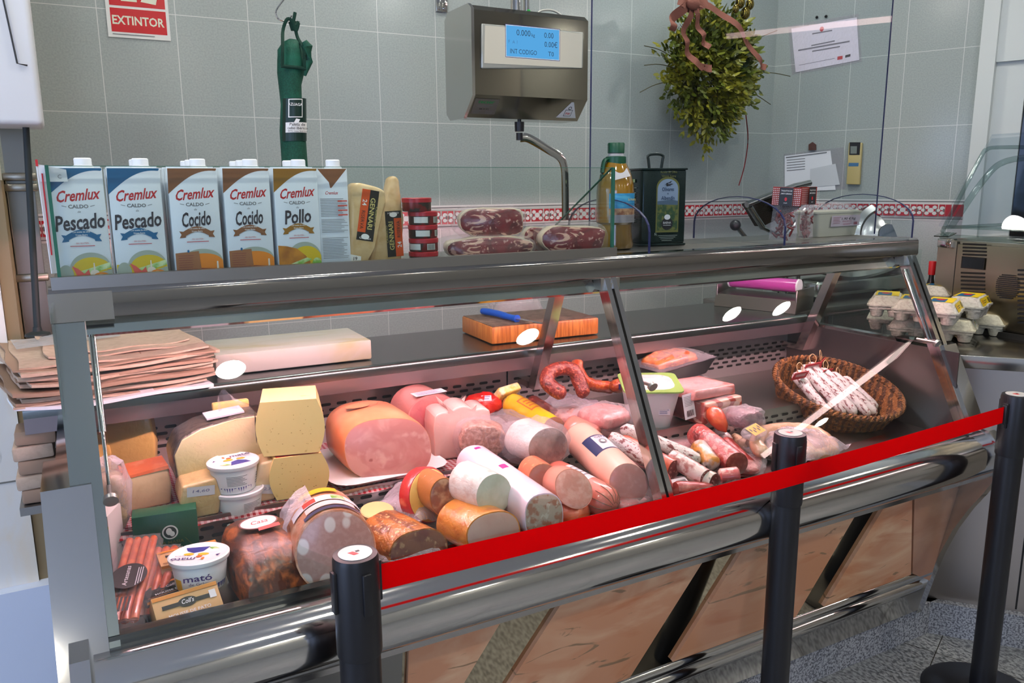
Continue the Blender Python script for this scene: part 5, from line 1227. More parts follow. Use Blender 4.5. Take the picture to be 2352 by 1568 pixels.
mousse("pale brown duck mousse carton lying at the front glass, tilted towards the shopper", (.112, 1.516, D1+.016), R_(8), R_(38))
mousse('duck mousse carton whose end sticks out behind the front white tub', (.140, 1.665, D1+.03), R_(4), R_(4))
mousse('dark carton under the front white tub', (.098, 1.585, D1+.002), R_(14), 0, True)

# ---- dark roasted ham joint
ROAST = M('roast_ham', (88, 38, 18), .4, coat=.35, layers=[('noise', 22, .45, .62, (166, 84, 34), (1.6, .5, 1), 1.5), ('noise', 40, .5, .66, (52, 20, 10)), ('noise', 11, .60, .70, (186, 100, 44), (1.4, .5, 1))], bump=('noise', 50, .35), crough=.25)
p = at(606, 1388, Z=D1); r = T('roast_ham', 'glossy dark brown roasted ham block with a round pink label, at the front glass', 'roast ham', (.288, 1.562, D1+.001), R_(8))
rg = []
for y, kx, h in ((-.094, .90, .068), (-.089, .97, .082), (-.06, 1.0, .100), (0, 1, .116), (.06, .97, .122), (.11, .86, .112), (.125, .6, .08)):
    o = []
    for i in range(28):
        a0 = 2*pi*i/28; c, s_ = cos(a0), sin(a0); o.append(V((.083*kx*math.copysign(abs(c)**(.42 if s_ < 0 else .62), c), y+.018*s_, h/2+h/2*math.copysign(abs(s_)**(.35 if s_ < 0 else .7), s_))))
    rg.append(o)
MB().rings(rg).bump(.006, 22, 3).bump(.002, 70).done('meat', ROAST, r)
a = MB(); m = MX.Translation((-.006, .035, .1245)) @ MX.Rotation(R_(10), 4, 'X'); a.oval(0, .022, .040, .024, 0, m); a.oval(0, .022, .037, .021, 1, m); a.text('Casa', 0, .016, .018, 2, m, .3, .01, .036); a.poly([(-.01, -.010), (.036, -.008), (.036, .004), (-.008, .002)], 2, m)
a.done('label', [M('roast_label_dark', (130, 84, 84), .4), LABW, M('roast_label_red', (214, 84, 84), .4)], r, 0, fixn=False)

# ---- logs: sausages, mortadellas, cut ends
def log(label, p0, p1, ra, skin, cut=None, rz_=None, name='sausage', cat='sausage', group=None, end0=.35, end1=None, bend=0, rough=0, tilt=-.22, skew=.30, nose=None, roll=0, profile=None, sq=1.0, seed=0, n=28):
    """sausage from p0 (round end) to p1 (cut end if cut is given)"""
    f = axis_frame(p0, p1, roll); L_ = (V(p1)-V(p0)).length; rb = rz_ or ra
    r = T(name, label, cat, m=f, group=group)
    prof = profile or ([(0, .05), (.012, end0), (.05, .82), (.12, .98), (.5, 1)] + ([(.72, 1), (1, 1)] if cut else [(.85, 1), (.88, .98), (.95, .80), (.985, .42), (1, .06)]))
    rg = []
    for t, k in prof:
        o = []
        for i in range(n):
            a0 = 2*pi*i/n; c, s_ = cos(a0), sin(a0)
            if sq != 1: c, s_ = math.copysign(abs(c)**sq, c), math.copysign(abs(s_)**sq, s_)
            x = L_*t + ((tilt*s_*rb+skew*c*ra)*k if (cut and t > .8) else 0)
            o.append(V((x, ra*k*c, rb*k*s_+bend*sin(pi*t))))
        rg.append(o)
    mb = MB().rings(rg)
    if rough: mb.bump(rough, 45, seed).bump(rough*.5, 120, seed)
    mb.done('casing', skin, r)
    if cut:
        rr = []
        for k, dx in ((.0001, .0035), (.5, .003), (.88, .002), (.955, .0006)):
            o = []
            for i in range(n):
                a0 = 2*pi*i/n; c, s_ = cos(a0), sin(a0)
                if sq != 1: c, s_ = math.copysign(abs(c)**sq, c), math.copysign(abs(s_)**sq, s_)
                o.append(V((L_+dx+(tilt*s_*rb+skew*c*ra)*k, ra*k*c, rb*k*s_)))
            rr.append(o)
        MB().rings(rr, cap0=False, cap1=False).done('cut_face', cut, r)
    return r, L_
MORT = wrapmat('mortadella_cut', (168, 124, 112), [('noise', 90, .45, .6, (176, 134, 122)), ('vor', 22, .36, .31, (206, 188, 178), (1, 1, .7))], bstr=.03, coat=.6)
MORTS = wrapmat('mortadella_skin', (206, 132, 96), [('noise', 22, .5, .62, (226, 178, 150))], bstr=.5)
r, L_ = log('big cut olive mortadella in a printed wrapper, behind the first barrier post', at(736, 1196, Y=1.67), at(772, 1266, Y=1.475), .080, MORTS, MORT, rz_=.084, skew=.06, tilt=-.10, name='mortadella', cat='mortadella', end0=.6)
a = MB()
def logband(a, L_, ra, t0, t1, a0, a1, mi, n=16, rb=None):
    a.layer += 1; k = 1.004+.0018*a.layer; rb = rb or ra
    a.grid(lambda u, v: V((L_*(t0+(t1-t0)*v), ra*k*cos(a0+(a1-a0)*u), rb*k*sin(a0+(a1-a0)*u))), n, 3, mi)
logband(a, L_, .082, .45, .62, .5, 2.6, 0, rb=.086); logband(a, L_, .082, .66, .80, .9, 2.2, 1, rb=.086); logband(a, L_, .082, .47, .60, 1.1, 1.45, 2, rb=.086); logband(a, L_, .082, .47, .60, 1.85, 2.2, 3, rb=.086); logband(a, L_, .082, .84, .92, .8, 2.3, 4, rb=.086); logband(a, L_, .082, .2, .34, 1.2, 2.2, 5, rb=.086)
a.done('wrapper_print', [LABW, M('mort_label_white', (226, 206, 206), .4), C_GRN, M('mort_label_red', (206, 70, 60), .4), M('mort_label_navy', (70, 64, 100), .4), SUN], r, 30)
mb = MB().grid(lambda u, v: V((L_*(.05+.5*v), .085*1.06*cos(1.9+2.0*u), .089*1.06*sin(1.9+2.0*u))), 14, 14); mb.bump(.009, 50, 2); mb.done('loose_film', BAG, r)
R2 = wrapmat('roast_meat_cut', (132, 84, 66), [('noise', 30, .45, .6, (110, 60, 56)), ('noise', 50, .58, .66, (176, 136, 104))], bstr=.3)
R2S = wrapmat('roast_meat_skin', (196, 116, 44), [('noise', 50, .45, .6, (128, 66, 30), (.4, 1, 1)), ('noise', 110, .58, .66, (226, 176, 120))], bstr=.9)
log('cut roast meat roll with crisp orange-brown skin in clear film, right of the mortadella', V((.528, 1.63, D1+.050)), V((.578, 1.488, D1+.042)), .066, R2S, R2, rz_=.050, name='roast_meat', cat='roast meat', rough=.003, sq=.85)
mb = bag_shape(MB(), .16, .17, .05, .010, 5).move(MX.Translation((.56, 1.56, D1+.030)))
tb_ = T('plastic_bag', 'loose clear film spread around the roast meat roll', 'plastic bag', (.555, 1.575, D1)); mb.done('film', BAG, tb_, world=True)
TUR = wrapmat('turkey_cut', (196, 156, 144), [('noise', 20, .45, .7, (206, 168, 156))], bstr=.12, coat=.7); TURS = wrapmat('turkey_skin', (222, 142, 56), [('noise', 30, .5, .66, (196, 106, 36))], bstr=.4)
log('cut turkey breast with an orange skin, in front of the goat cheese roll', V((.715, 1.62, D1+.050)), V((.758, 1.490, D1+.043)), .066, TURS, TUR, rz_=.050, name='turkey_breast', cat='turkey breast', sq=.85)
LOAF = wrapmat('pate_loaf_cut', (186, 166, 148), [('noise', 46, .5, .58, (170, 116, 92)), ('noise', 60, .6, .68, (206, 196, 180))], bstr=.25); LOAFS = wrapmat('loaf_wrapper', (236, 214, 226), [('vor', 30, .10, .06, (176, 130, 190))], bstr=.12)
r, L_ = log('long pâté loaf in a white and magenta wrapper with a speckled cut end', V((.830, 1.775, D1+.112)), V((.885, 1.482, D1+.060)), .047, LOAFS, LOAF, rz_=.056, name='pate_loaf', cat='pâté loaf', sq=.8, end0=.7, profile=[(0, .6), (.02, .88), (.08, 1), (.5, 1), (1, 1)])
a = MB()
for t0, t1, a0, a1 in ((.10, .13, .9, 2.2), (.30, .33, .6, 1.3), (.44, .50, 1.3, 2.6), (.50, .70, 2.25, 2.5)): logband(a, L_, .047, t0, t1, a0, a1, 0, rb=.056)
a.done('magenta_print', [M('magenta_print', (206, 40, 140), .4)], r, 30)
GOAT = wrapmat('goat_cheese_cut', (206, 208, 192), [('noise', 40, .4, .6, (196, 198, 178)), ('noise', 12, .6, .7, (214, 216, 200))], bstr=.15, coat=.5); GOATS = wrapmat('bloomy_rind', (232, 222, 216), [('noise', 40, .5, .66, (216, 190, 180))], bstr=.4, coat=.5)
log('thick white goat cheese roll with a greenish cut face', V((.742, 1.64, D1+.128)), V((.788, 1.545, D1+.112)), .050, GOATS, GOAT, name='goat_cheese', cat='cheese', rough=.002, profile=[(0, .7), (.04, .92), (.12, 1), (.6, 1), (1, .96)])
SPM = wrapmat('coppa_cut', (150, 86, 60), [('noise', 40, .45, .6, (196, 146, 112)), ('noise', 24, .55, .65, (120, 62, 46))], bstr=.4)
log('small cut brown cured sausage in film, left of the goat cheese roll', V((.675, 1.70, D1+.106)), V((.694, 1.61, D1+.100)), .036, wrapmat('coppa_skin', (184, 112, 54), bstr=.4), SPM, rz_=.046, name='cured_sausage', cat='sausage')
# round cheese in red wax
p = V((.668, 1.715, D1+.076)); f = axis_frame(p, p+V((.35, -1, .25)).normalized()*.05)
r = T('cheese', 'half round cheese in red wax behind the small brown sausage', 'cheese', m=f)
MB().lathe([(.058, 0), (.068, .012), (.068, .036), (.064, .044)], MX.Rotation(pi/2, 4, 'Y'), 40).done('wax', wrapmat('red_wax', (206, 40, 44)), r)
MB().lathe([(.0625, .0445), (.060, .0465), (.0, .0475)], MX.Rotation(pi/2, 4, 'Y'), 40, cap0=False, cap1=False).done('cut_face', wrapmat('amber_cheese', (244, 190, 96), [('noise', 30, .62, .7, (222, 160, 70))], bstr=.15), r)
# small provolone disc on a crumpled bag
p = at(866, 1180, Z=D1+.055); r = T('cheese', 'small flat round provolone slice lying on crumpled film, behind the roast meat', 'cheese', (p.x, p.y, p.z), R_(10))
MB().lathe([(.036, 0), (.038, .003), (.038, .010), (.036, .012), (.0, .0125)], MX.Rotation(R_(10), 4, 'X'), 36, sx=1.05).done('slice', wrapmat('provolone', (244, 200, 140), bstr=.05, coat=.3), r)
def loose_bag(label, x, y, Z, w_, d_, h, seed, rz=0, mat=None, amp=.016, dz=0):
    p = at(x, y, Z=Z); r = T('plastic_bag', label, 'plastic bag', (p.x, p.y, Z), rz)
    mb = MB().grid(lambda u, v: V(((u-.5)*w_, (v-.5)*d_, h*sin(pi*u)**.6*sin(pi*v)**.6+dz+amp*NZ.noise(V((u*4+seed, v*4, seed)))+amp*.6*NZ.noise(V((u*11, v*11+seed, 3))))), 26, 22)
    mb.done('film', mat or BAG, r, 60); return r
loose_bag('crumpled clear bag under the provolone slice', 890, 1190, D1+.004, .24, .17, .050, 1.3)
loose_bag('crumpled clear bag between the ham tray and the red wax cheese', 965, 1160, D1+.04, .17, .17, .065, 4.1, R_(20))

# ---- cooked hams on the white tray
tr_ = T('tray', 'white rounded meat tray under the big cooked ham', 'tray', (.635, 1.93, D2+.003), R_(2))
trap(trap(MB(), .27, .26, .31, .30, 0, .014, rr=.05), .285, .275, .265, .255, .0141, .004, rr=.05).done('tray', M('tray_white', (232, 226, 228), .35), tr_)
HAM = wrapmat('cooked_ham_cut', (220, 154, 144), [('noise', 14, .44, .6, (204, 130, 124), (1, 1, 1), 1.2), ('noise', 26, .58, .7, (228, 172, 162)), ('noise', 18, .66, .70, (176, 96, 92))], bstr=.05, coat=.7); HAMS = wrapmat('cooked_ham_skin', (232, 140, 96), [('noise', 12, .5, .7, (238, 160, 116))], bstr=.05, coat=.6)
r, L_ = log('big cooked ham with a broad pink cut face on the white tray', V((.616, 2.04, D2+.092)), V((.630, 1.810, D2+.080)), .106, HAMS, HAM, rz_=.078, name='cooked_ham', cat='cooked ham', sq=.78, end0=.6, n=44, profile=[(0, .3), (.02, .55), (.1, .84), (.3, .98), (.6, 1), (.9, .99), (1, .965)])
a = MB(); m = MX.Translation((L_*.45, 0, .0795)) @ MX.Rotation(R_(90), 4, 'Z')
for (x, y, an, ln) in ((-.03, .0, .3, .03), (-.02, .01, 1.2, .02), (.0, .0, -.2, .04), (.03, .006, .9, .022), (.035, .0, 2.2, .022), (.015, -.01, .1, .05)): a.poly([(x-ln*cos(an), y-ln*sin(an)), (x-ln*cos(an)+.0012*sin(an), y-ln*sin(an)-.0012*cos(an)), (x+ln*cos(an), y+ln*sin(an)), (x-.0012*sin(an), y+.0012*cos(an))], 0, m)
a.oval(-.03, 0, .034, .016, 0, m); a.oval(-.03, 0, .033, .0152, 1, m); a.done('print', [M('ham_print', (150, 80, 66), .5), HAMS], r, 0, fixn=False)
HAM2 = wrapmat('ham_cut_dark', (196, 116, 112), [('noise', 18, .42, .6, (176, 88, 92)), ('noise', 26, .58, .7, (216, 150, 142))], bstr=.4, coat=1)
r, L_ = log('second cooked ham with a white label on top, half hidden behind the big ham', V((.815, 2.14, D2+.082)), V((.835, 1.985, D2+.072)), .078, wrapmat('ham_skin_pink', (206, 130, 124), bstr=.3), HAM2, rz_=.074, name='cooked_ham', cat='cooked ham', sq=.85, end0=.6)
sticker(r, 0, 0, 0, .10, .035, 4, m=MX.Translation((L_*.72, 0, .0752)) @ MX.Rotation(R_(90), 4, 'Z'))
# scalloped turkey ham
TH = wrapmat('turkey_ham', (228, 184, 176), [('noise', 20, .5, .7, (234, 194, 186))], bstr=.2, coat=.8)
p = at(1056, 1062, Z=D2); r = T('cooked_ham', 'pale pink scalloped-top cooked turkey ham standing right of the big ham', 'cooked ham', (p.x+.022, 1.86, D2+.003), R_(-8)); s = mpp(V((p.x, 1.86, .95)))
W_, H_ = 138*s, 124*s; o = [(-W_/2, 0), (W_/2, 0), (W_/2, H_*.62)]
for cx_, rr_ in ((W_*.33, W_*.17), (W_*.0, W_*.20), (-W_*.32, W_*.17)): o += [(cx_+rr_*cos(a0), H_*(.80 if abs(cx_) > .01 else .86)+rr_*.62*sin(a0)) for a0 in [pi*i/9 for i in range(1, 9)]]
o += [(-W_/2, H_*.62)]
MB().prism(o, .10, MX.Translation((0, .10, 0)) @ FRONT, bev=.006).done('meat', TH, r)
# terrine in crinkled film in front of it
p = at(1100, 1055, Z=D2); r = T('terrine', 'brown coarse terrine piece in crinkled film, leaning on the pale turkey ham', 'terrine', (p.x-.004, 1.80, D2+.003), R_(-20))
MB().prism([(x, z+.052) for x, z in blob(.132, .094, 2.2, 16, .14, .8)], .08, MX.Translation((0, .08, 0)) @ FRONT, bev=.010).bump(.003, 60).done('meat', wrapmat('terrine_meat', (176, 116, 92), [('noise', 90, .45, .6, (206, 156, 136)), ('noise', 40, .55, .65, (140, 84, 66))], bstr=1.0), r)
bag_shape(MB(), .15, .10, .115, .006, 6).move(MX.Translation((0, .04, .054))).done('wrap', CLING, r)
# dark wrapped cut behind it
p = at(1180, 1000, Z=D2+.02); r = T('cured_cut', 'dark cured meat cut in crinkled clear film, behind the terrine', 'cured meat', (1.02, 1.92, D2+.002))
bag_shape(MB(), .11, .12, .07, .006, 4).move(MX.Translation((0, 0, .036))).done('meat', wrapmat('dark_cured', (92, 62, 58), [('noise', 40, .45, .6, (130, 96, 92))], bstr=.9), r)
bag_shape(MB(), .14, .15, .078, .012, 8).move(MX.Translation((0, 0, .041))).done('wrap', CLING, r)
# red ball
p = at(1108, 950, Z=D2+.035); r = T('wrapped_cheese', 'bright red cling-wrapped ball behind the terrine', 'cheese', (p.x, p.y, D2+.03), R_(-20))
bag_shape(MB(), .12, .085, .07, .008, 3, pw=.9).move(MX.Translation((0, 0, .035))).done('wrap', wrapmat('red_plastic', (226, 30, 26), [('noise', 30, .55, .7, (240, 80, 60))], bstr=1.0, coat=1), r)
sticker(r, 0, 0, 0, .030, .020, 2, m=MX.Translation((.01, -.030, .062)) @ MX.Rotation(R_(40), 4, 'X'))
# yellow sausage and its twisted end
YS = wrapmat('yellow_casing', (240, 190, 20), [('noise', 16, .6, .75, (246, 210, 80))], bstr=.25)
r, L_ = log('bright yellow sausage with a cut brown end and a twisted top', at(1170, 925, Y=2.08), at(1272, 985, Y=1.90), .038, YS, wrapmat('liver_cut', (170, 120, 96), bstr=.1), name='sausage', cat='sausage', profile=[(0, .62), (.04, .9), (.15, 1), (.8, .98), (1, .94)])
MB().cyl((-.012, 0, .006), (.004, 0, .002), .018, .030).prism([(-.032, -.04), (.032, -.04), (.04, .04), (-.036, .036)], .028, MX.Translation((-.012, 0, .010)) @ MX.Rotation(R_(-60), 4, 'Y'), bev=.006).done('twisted_end', wrapmat('yellow_foil', (232, 196, 90), [('noise', 40, .45, .6, (240, 220, 170))], bstr=1), r)
a = MB(); logband(a, L_, .038, .25, .60, .9, 2.2, 0); a.layer = 2; logband(a, L_, .038, .28, .57, 1.0, 2.1, 1)
for k in range(3): logband(a, L_, .038, .34+.07*k, .37+.07*k, 1.15, 1.95, 0)
a.done('label', [M('ys_label_red', (200, 110, 60), .4), SUN], r, 30)
# dark red sausages
CHOR = wrapmat('chorizo_skin', (124, 34, 22), [('noise', 110, .52, .62, (186, 92, 64)), ('noise', 60, .58, .68, (76, 18, 14))], bs=150, bstr=.7, coat=.3)
SALA = wrapmat('red_salami', (112, 36, 30), [('noise', 60, .5, .6, (170, 84, 76))], bs=90, bstr=.4)
log('dark red thin salami lying behind the yellow sausage', at(1215, 918, Y=2.10), at(1300, 975, Y=1.93), .024, SALA, name='salami', cat='sausage', rough=.0015)
# chorizo ring on its bag
def ring_sausage(label, pts, r_, mat, sx=6, name='ring_sausage', cat='sausage', strings=True):
    c = sum((V(p) for p in pts), V())/len(pts); r = T(name, label, cat, c); P_ = smooth_path([V(p)-c for p in pts], sx); n_ = len(P_)
    rad = [r_*(.45 if i in (0, n_-1) else (.85 if i in (1, n_-2) else 1)) for i in range(n_)]
    MB().tube(P_, rad, 16).bump(.0022, 60).done('casing', mat, r)
    return r, P_
q = lambda x, y, Y: at(x, y, Y=Y)
r, P_ = ring_sausage('glossy red ring-shaped chorizo standing on its bag by the centre upright', [q(1342, 912, 1.93), q(1332, 880, 1.955), q(1318, 852, 1.975), q(1290, 846, 1.985), q(1262, 856, 1.975), q(1256, 875, 1.96), q(1272, 893, 1.94), q(1298, 908, 1.92)], .022, CHOR)
loose_bag('clear bag spread out under the red ring chorizo', 1300, 925, D2+.035, .20, .17, .032, 7.2, R_(20), dz=-.01)
ORS = wrapmat('sobrassada', (176, 66, 22), [('noise', 70, .5, .62, (206, 110, 50)), ('noise', 40, .56, .66, (120, 34, 14))], bs=110, bstr=.7, coat=.4)
ring_sausage('orange sobrassada sausage with a thick knotted top, behind the ring chorizo', [q(1325, 828, 2.10), q(1327, 848, 2.08), q(1340, 872, 2.06), q(1362, 884, 2.06), q(1392, 888, 2.06), q(1412, 892, 2.05)], .020, ORS)
MBp = T('sausage_end', 'round orange sausage end with a blue and white clip, right of the sobrassada', 'sausage', q(1420, 886, 2.02))
MB().ball((0, 0, 0), .026, sc=(1.2, 1, .9)).done('casing', ORS, MBp); a = MB(); a.box((-.012, -.024, .004), (.006, .004, .018)).box((.004, -.026, .002), (.008, .004, .012), mi=1).box((.014, -.024, -.002), (.006, .004, .016)); a.done('clip', [M('clip_blue', (50, 50, 110), .4), WHITE], MBp)
# vacuum-packed pink slices behind the bologna
PINKM = wrapmat('raw_pork', (206, 120, 116), [('noise', 30, .45, .6, (226, 160, 150)), ('noise', 20, .6, .7, (176, 84, 84))], bstr=.6)
def meat_pack(label, x, y, Z, w_, d_, h, mat, seed, rz=0, group=None, dz=0):
    p = at(x, y, Z=Z); r = T('meat_packet', label, 'meat packet', (p.x, p.y+d_*.3, Z+.001+dz), rz, group)
    bag_shape(MB(), w_, d_, h, .006, seed).move(MX.Translation((0, 0, h/2))).done('meat', mat, r)
    bag_shape(MB(), w_*1.2, d_*1.2, h*1.08, .010, seed+1).move(MX.Translation((0, 0, h*.54))).done('wrap', FILM, r); return r
meat_pack('pink vacuum-packed meat slices behind the pale bologna', 1405, 985, D2+.03, .13, .13, .055, PINKM, 3.1, R_(15))
meat_pack('vacuum-packed pale meat under the ring chorizo bag', 1330, 985, D2+.005, .12, .13, .05, wrapmat('pale_pork', (200, 150, 142), [('noise', 30, .5, .6, (170, 96, 96))], bstr=.7), 5.5)
# white-rinded piece with dark core
r, L_ = log('white-rinded cured piece with a dark core in clear film, left of the bologna', V((.985, 1.80, D2+.064)), V((1.028, 1.70, D2+.050)), .064, wrapmat('white_mould', (224, 212, 204), [('noise', 30, .5, .7, (206, 186, 176))], bstr=.5), wrapmat('dark_core', (110, 62, 50), [('noise', 8, .45, .6, (196, 160, 150))], bstr=.7), rz_=.052, name='cured_piece', cat='cured meat', profile=[(0, .6), (.05, .85), (.2, 1), (1, .97)])
mb = bag_shape(MB(), .17, .15, .11, .010, 11).move(MX.Translation((1.012, 1.745, D2+.055))); mb.done('wrap', CLING, r, world=True)
# pale bologna with a dark blue crest
BOL = wrapmat('bologna_skin', (246, 194, 172), [('noise', 12, .5, .7, (240, 184, 162))], bstr=.06); BOLC = wrapmat('bologna_cut', (206, 138, 132), [('noise', 60, .5, .65, (216, 152, 146))], bstr=.15, coat=1)
b0_, b1_ = q(1322, 998, 1.80), q(1444, 1110, 1.53)
r, L_ = log('long pale bologna with a dark blue crest label and slanted cut end', b0_, b1_, .050, BOL, BOLC, name='bologna', cat='sausage', end0=.6, tilt=-.35, profile=[(0, .5), (.02, .75), (.08, .96), (.2, 1), (.72, 1), (1, .98)])
a = MB(); logband(a, L_, .050, .36, .64, .35, 2.5, 0); logband(a, L_, .050, .38, .62, .9, 1.95, 1)
a.layer = 5; a.text('CAROL', 0, 0, .016, 0, MX.Translation((L_*.40, 0, .0518)) @ MX.Rotation(-pi/2, 4, 'Z'), 0, .01, .034); a.oval(0, 0, .011, .011, 2, MX.Translation((L_*.50, 0, .0514)), 16); a.oval(0, 0, .006, .006, 1, MX.Translation((L_*.50, 0, .0516)), 16)
a.done('label', [M('crest_navy', (36, 48, 92), .35), LABW, GREYT], r, 30)
log('pinkish sausage end lying behind the crest-labelled bologna', q(1300, 975, 1.86), q(1375, 1010, 1.78), .036, wrapmat('pink_sausage', (216, 132, 116), bstr=.2), name='sausage', end0=.7)
# pink mortadella with white label
PMS = wrapmat('pink_mortadella', (222, 116, 100), [('noise', 10, .5, .7, (226, 130, 116))], bstr=.10)
r, L_ = log('whole pink mortadella with a white label and gathered end, below the bologna', q(1262, 1085, 1.70), q(1412, 1165, 1.49), .044, PMS, name='mortadella', cat='mortadella', end0=.6, profile=[(0, .4), (.03, .75), (.1, .96), (.25, 1), (.8, 1), (.9, .92), (.96, .70), (.99, .35), (1, .1)])
a = MB(); logband(a, L_, .044, .25, .62, .75, 1.9, 0)
for k in range(4): logband(a, L_, .044, .30+.07*k, .32+.07*k, .85, 1.75, 1)
a.done('label', [LABW, GREYT], r, 30)
a = MB()
for k in range(14):
    a0 = k*2*pi/14; a.tube([V((L_*t, .0445*kk*cos(a0), .0445*kk*sin(a0))) for t, kk in ((.80, 1), (.9, .93), (.96, .71), (.995, .25))], .0009, 4)
a.done('net_lines', M('net_dark', (120, 90, 70), .5), r)
CUTP = wrapmat('pink_cut', (214, 140, 126), [('noise', 60, .45, .6, (224, 160, 148))], bstr=.3)
log('short cut pink sausage lying across the labelled mortadella', q(1262, 1098, 1.62), q(1318, 1122, 1.52), .044, wrapmat('pink_casing', (226, 150, 130), bstr=.1), CUTP, name='sausage', end0=.45, tilt=-.5, profile=[(0, .25), (.05, .4), (.25, .9), (.5, 1), (1, 1)])
log('piece of brown pâté sausage in orange casing, left of the short cut pink sausage', q(1215, 1075, 1.68), q(1250, 1100, 1.60), .038, wrapmat('orange_casing', (222, 120, 84), [('noise', 60, .55, .65, (236, 160, 120))], bstr=.3), wrapmat('pate_cut', (160, 96, 78), bstr=.3), name='sausage', end0=.7)
log('shiny orange sausage lying at the front glass under the pink ones', q(1285, 1182, 1.56), q(1350, 1186, 1.50), .036, wrapmat('shiny_orange', (214, 92, 50), [('noise', 30, .5, .7, (226, 116, 76))], bstr=.4, coat=1), name='sausage', end0=.6)

# ---- cured sausages in the right half
FU = wrapmat('fuet_bloom', (218, 212, 208), [('noise', 55, .55, .61, (118, 56, 54), (.6, 1.6, 1.6)), ('noise', 160, .60, .64, (150, 92, 90))], bs=90, bstr=.5, coat=.1)
SALC = wrapmat('salami_cut', (110, 36, 34), [('noise', 90, .56, .64, (200, 140, 130))], bstr=.2)
RDS = wrapmat('red_cured', (150, 44, 40), [('noise', 50, .5, .62, (190, 92, 80))], bs=90, bstr=.4)
log('white-bloomed fuet stick lying left of the centre upright', q(1398, 1002, 1.72), q(1500, 1062, 1.58), 0.0213, FU, name='fuet', rough=.002, group=None, seed=1)
log('orange-red cured sausage under the fuets, with a cut dark end', q(1420, 1012, 1.70), q(1548, 1078, 1.56), 0.0263, wrapmat('paprika_skin', (196, 84, 50), [('noise', 50, .5, .65, (160, 54, 36))], bs=80, bstr=.5, coat=1), SALC, name='sausage', rough=.002, seed=2)
log('long white-bloomed fuet running right of the centre upright', q(1425, 982, 1.74), q(1610, 1060, 1.60), 0.0225, FU, name='fuet', rough=.002, seed=3)
log('white stick salami cut at a dark end, below the long fuet', q(1535, 1045, 1.60), q(1622, 1098, 1.50), 0.0238, wrapmat('white_casing', (216, 196, 190), [('noise', 40, .5, .62, (170, 110, 104))], bs=80, bstr=.3), SALC, name='salami', rough=.001, seed=4)
log('cut dark salami end in a white printed casing, at the front glass', q(1580, 1080, 1.55), q(1642, 1108, 1.485), 0.0250, wrapmat('printed_casing', (206, 190, 176), [('noise', 60, .6, .64, (70, 60, 60))], bstr=.2), SALC, name='salami', rough=.001, seed=5)
log('thick round-ended fuet tip with orange mould, beside the cut red salami', q(1600, 1020, 1.66), q(1640, 1072, 1.57), 0.0263, wrapmat('mould_tip', (206, 190, 184), [('noise', 20, .5, .6, (206, 140, 60)), ('noise', 30, .6, .7, (90, 70, 60))], bstr=.4), name='fuet', end0=.6, seed=6)
log('glossy red salami with a cut end, tilted towards the glass', q(1590, 988, 1.72), q(1692, 1066, 1.55), 0.0350, wrapmat('gloss_salami', (176, 60, 56), [('noise', 60, .5, .6, (206, 130, 122)), ('noise', 30, .55, .66, (112, 30, 30))], bs=90, bstr=.6, coat=1), wrapmat('salami_face', (140, 50, 40), [('noise', 60, .5, .64, (170, 84, 64))], bstr=.2), name='salami', rough=.001, seed=7)
log('thin vacuum-packed red salami right of the glossy salami', q(1660, 1010, 1.70), q(1735, 1085, 1.56), 0.0225, RDS, name='salami', rough=.002, seed=8)
log('white printed stick salami standing behind the glossy red salami', q(1605, 955, 1.86), q(1680, 1015, 1.74), 0.0163, wrapmat('printed_white', (222, 214, 206), [('noise', 90, .6, .64, (150, 130, 130))], bstr=.1), name='salami', seed=9)
log('beige thin sausage lying right of the white printed stick', q(1680, 1000, 1.78), q(1760, 1060, 1.64), 0.0175, wrapmat('beige_casing', (206, 176, 140), [('noise', 60, .55, .65, (160, 110, 80))], bstr=.5), name='sausage', seed=10)
log('red pointed sausage tip hanging over the deck at the centre upright', q(1500, 1080, 1.54), q(1545, 1118, 1.49), 0.0225, wrapmat('red_tip', (206, 84, 80), bstr=.3), name='sausage', end0=.9, profile=[(0, .8), (.3, 1), (.6, .8), (.9, .3), (1, .05)], seed=11)
log('dark red sausage lying at the bottom front, right of the centre upright', q(1545, 1125, 1.50), q(1640, 1130, 1.48), 0.0250, RDS, name='sausage', seed=12)
log('small pink and white cured end beside the cut white salami', q(1650, 1095, 1.52), q(1700, 1090, 1.49), 0.0225, wrapmat('pinkwhite_end', (222, 180, 172), [('noise', 20, .5, .56, (196, 90, 90))], bstr=.2), name='sausage', end0=.7, seed=13)
for k, (lb, x, y, w_, d_, h, mt, sd_) in enumerate((
        ('clear packet with a red and white label at the front glass by the centre upright', 1570, 1148, .10, .10, .035, PINKM, 2.4),
        ('crumpled clear packet at the front glass under the mortadella end', 1450, 1175, .10, .09, .03, wrapmat('rosy_meat', (206, 110, 110), [('noise', 20, .5, .6, (226, 170, 170))], bstr=.6), 6.3),
        ('vacuum packet of thin red slices at the front glass, before the second barrier post', 1720, 1085, .13, .12, .03, wrapmat('red_slices', (170, 70, 66), [('noise', 40, .5, .6, (206, 140, 134))], bstr=.6), 8.8))):
    r = meat_pack(lb, x, y, D1+.002, w_, d_, h, mt, sd_, R_(20*k))
    if k == 0:
        a = MB(); m = MX.Translation((.0, -.047, .022)) @ MX.Rotation(R_(40), 4, 'X') @ FRONT if False else MX.Translation((-.01, -.02, h+.006)) @ MX.Rotation(R_(25), 4, 'X')
        a.rect(-.035, -.02, .035, .02, 0, m); a.rect(-.035, -.02, -.026, .02, 1, m); a.rect(.0, .004, .03, .012, 2, m); a.done('label', [LABW, RED, GREYT], r, 0, fixn=False)
# support of the pile: products lying below, in film
meat_pack('wrapped joint lying under the pile of cured sausages', 1560, 1075, D1+.002, .26, .20, .055, wrapmat('under_meat', (150, 84, 80), [('noise', 20, .5, .6, (196, 140, 134))], bstr=.6), 12.1)
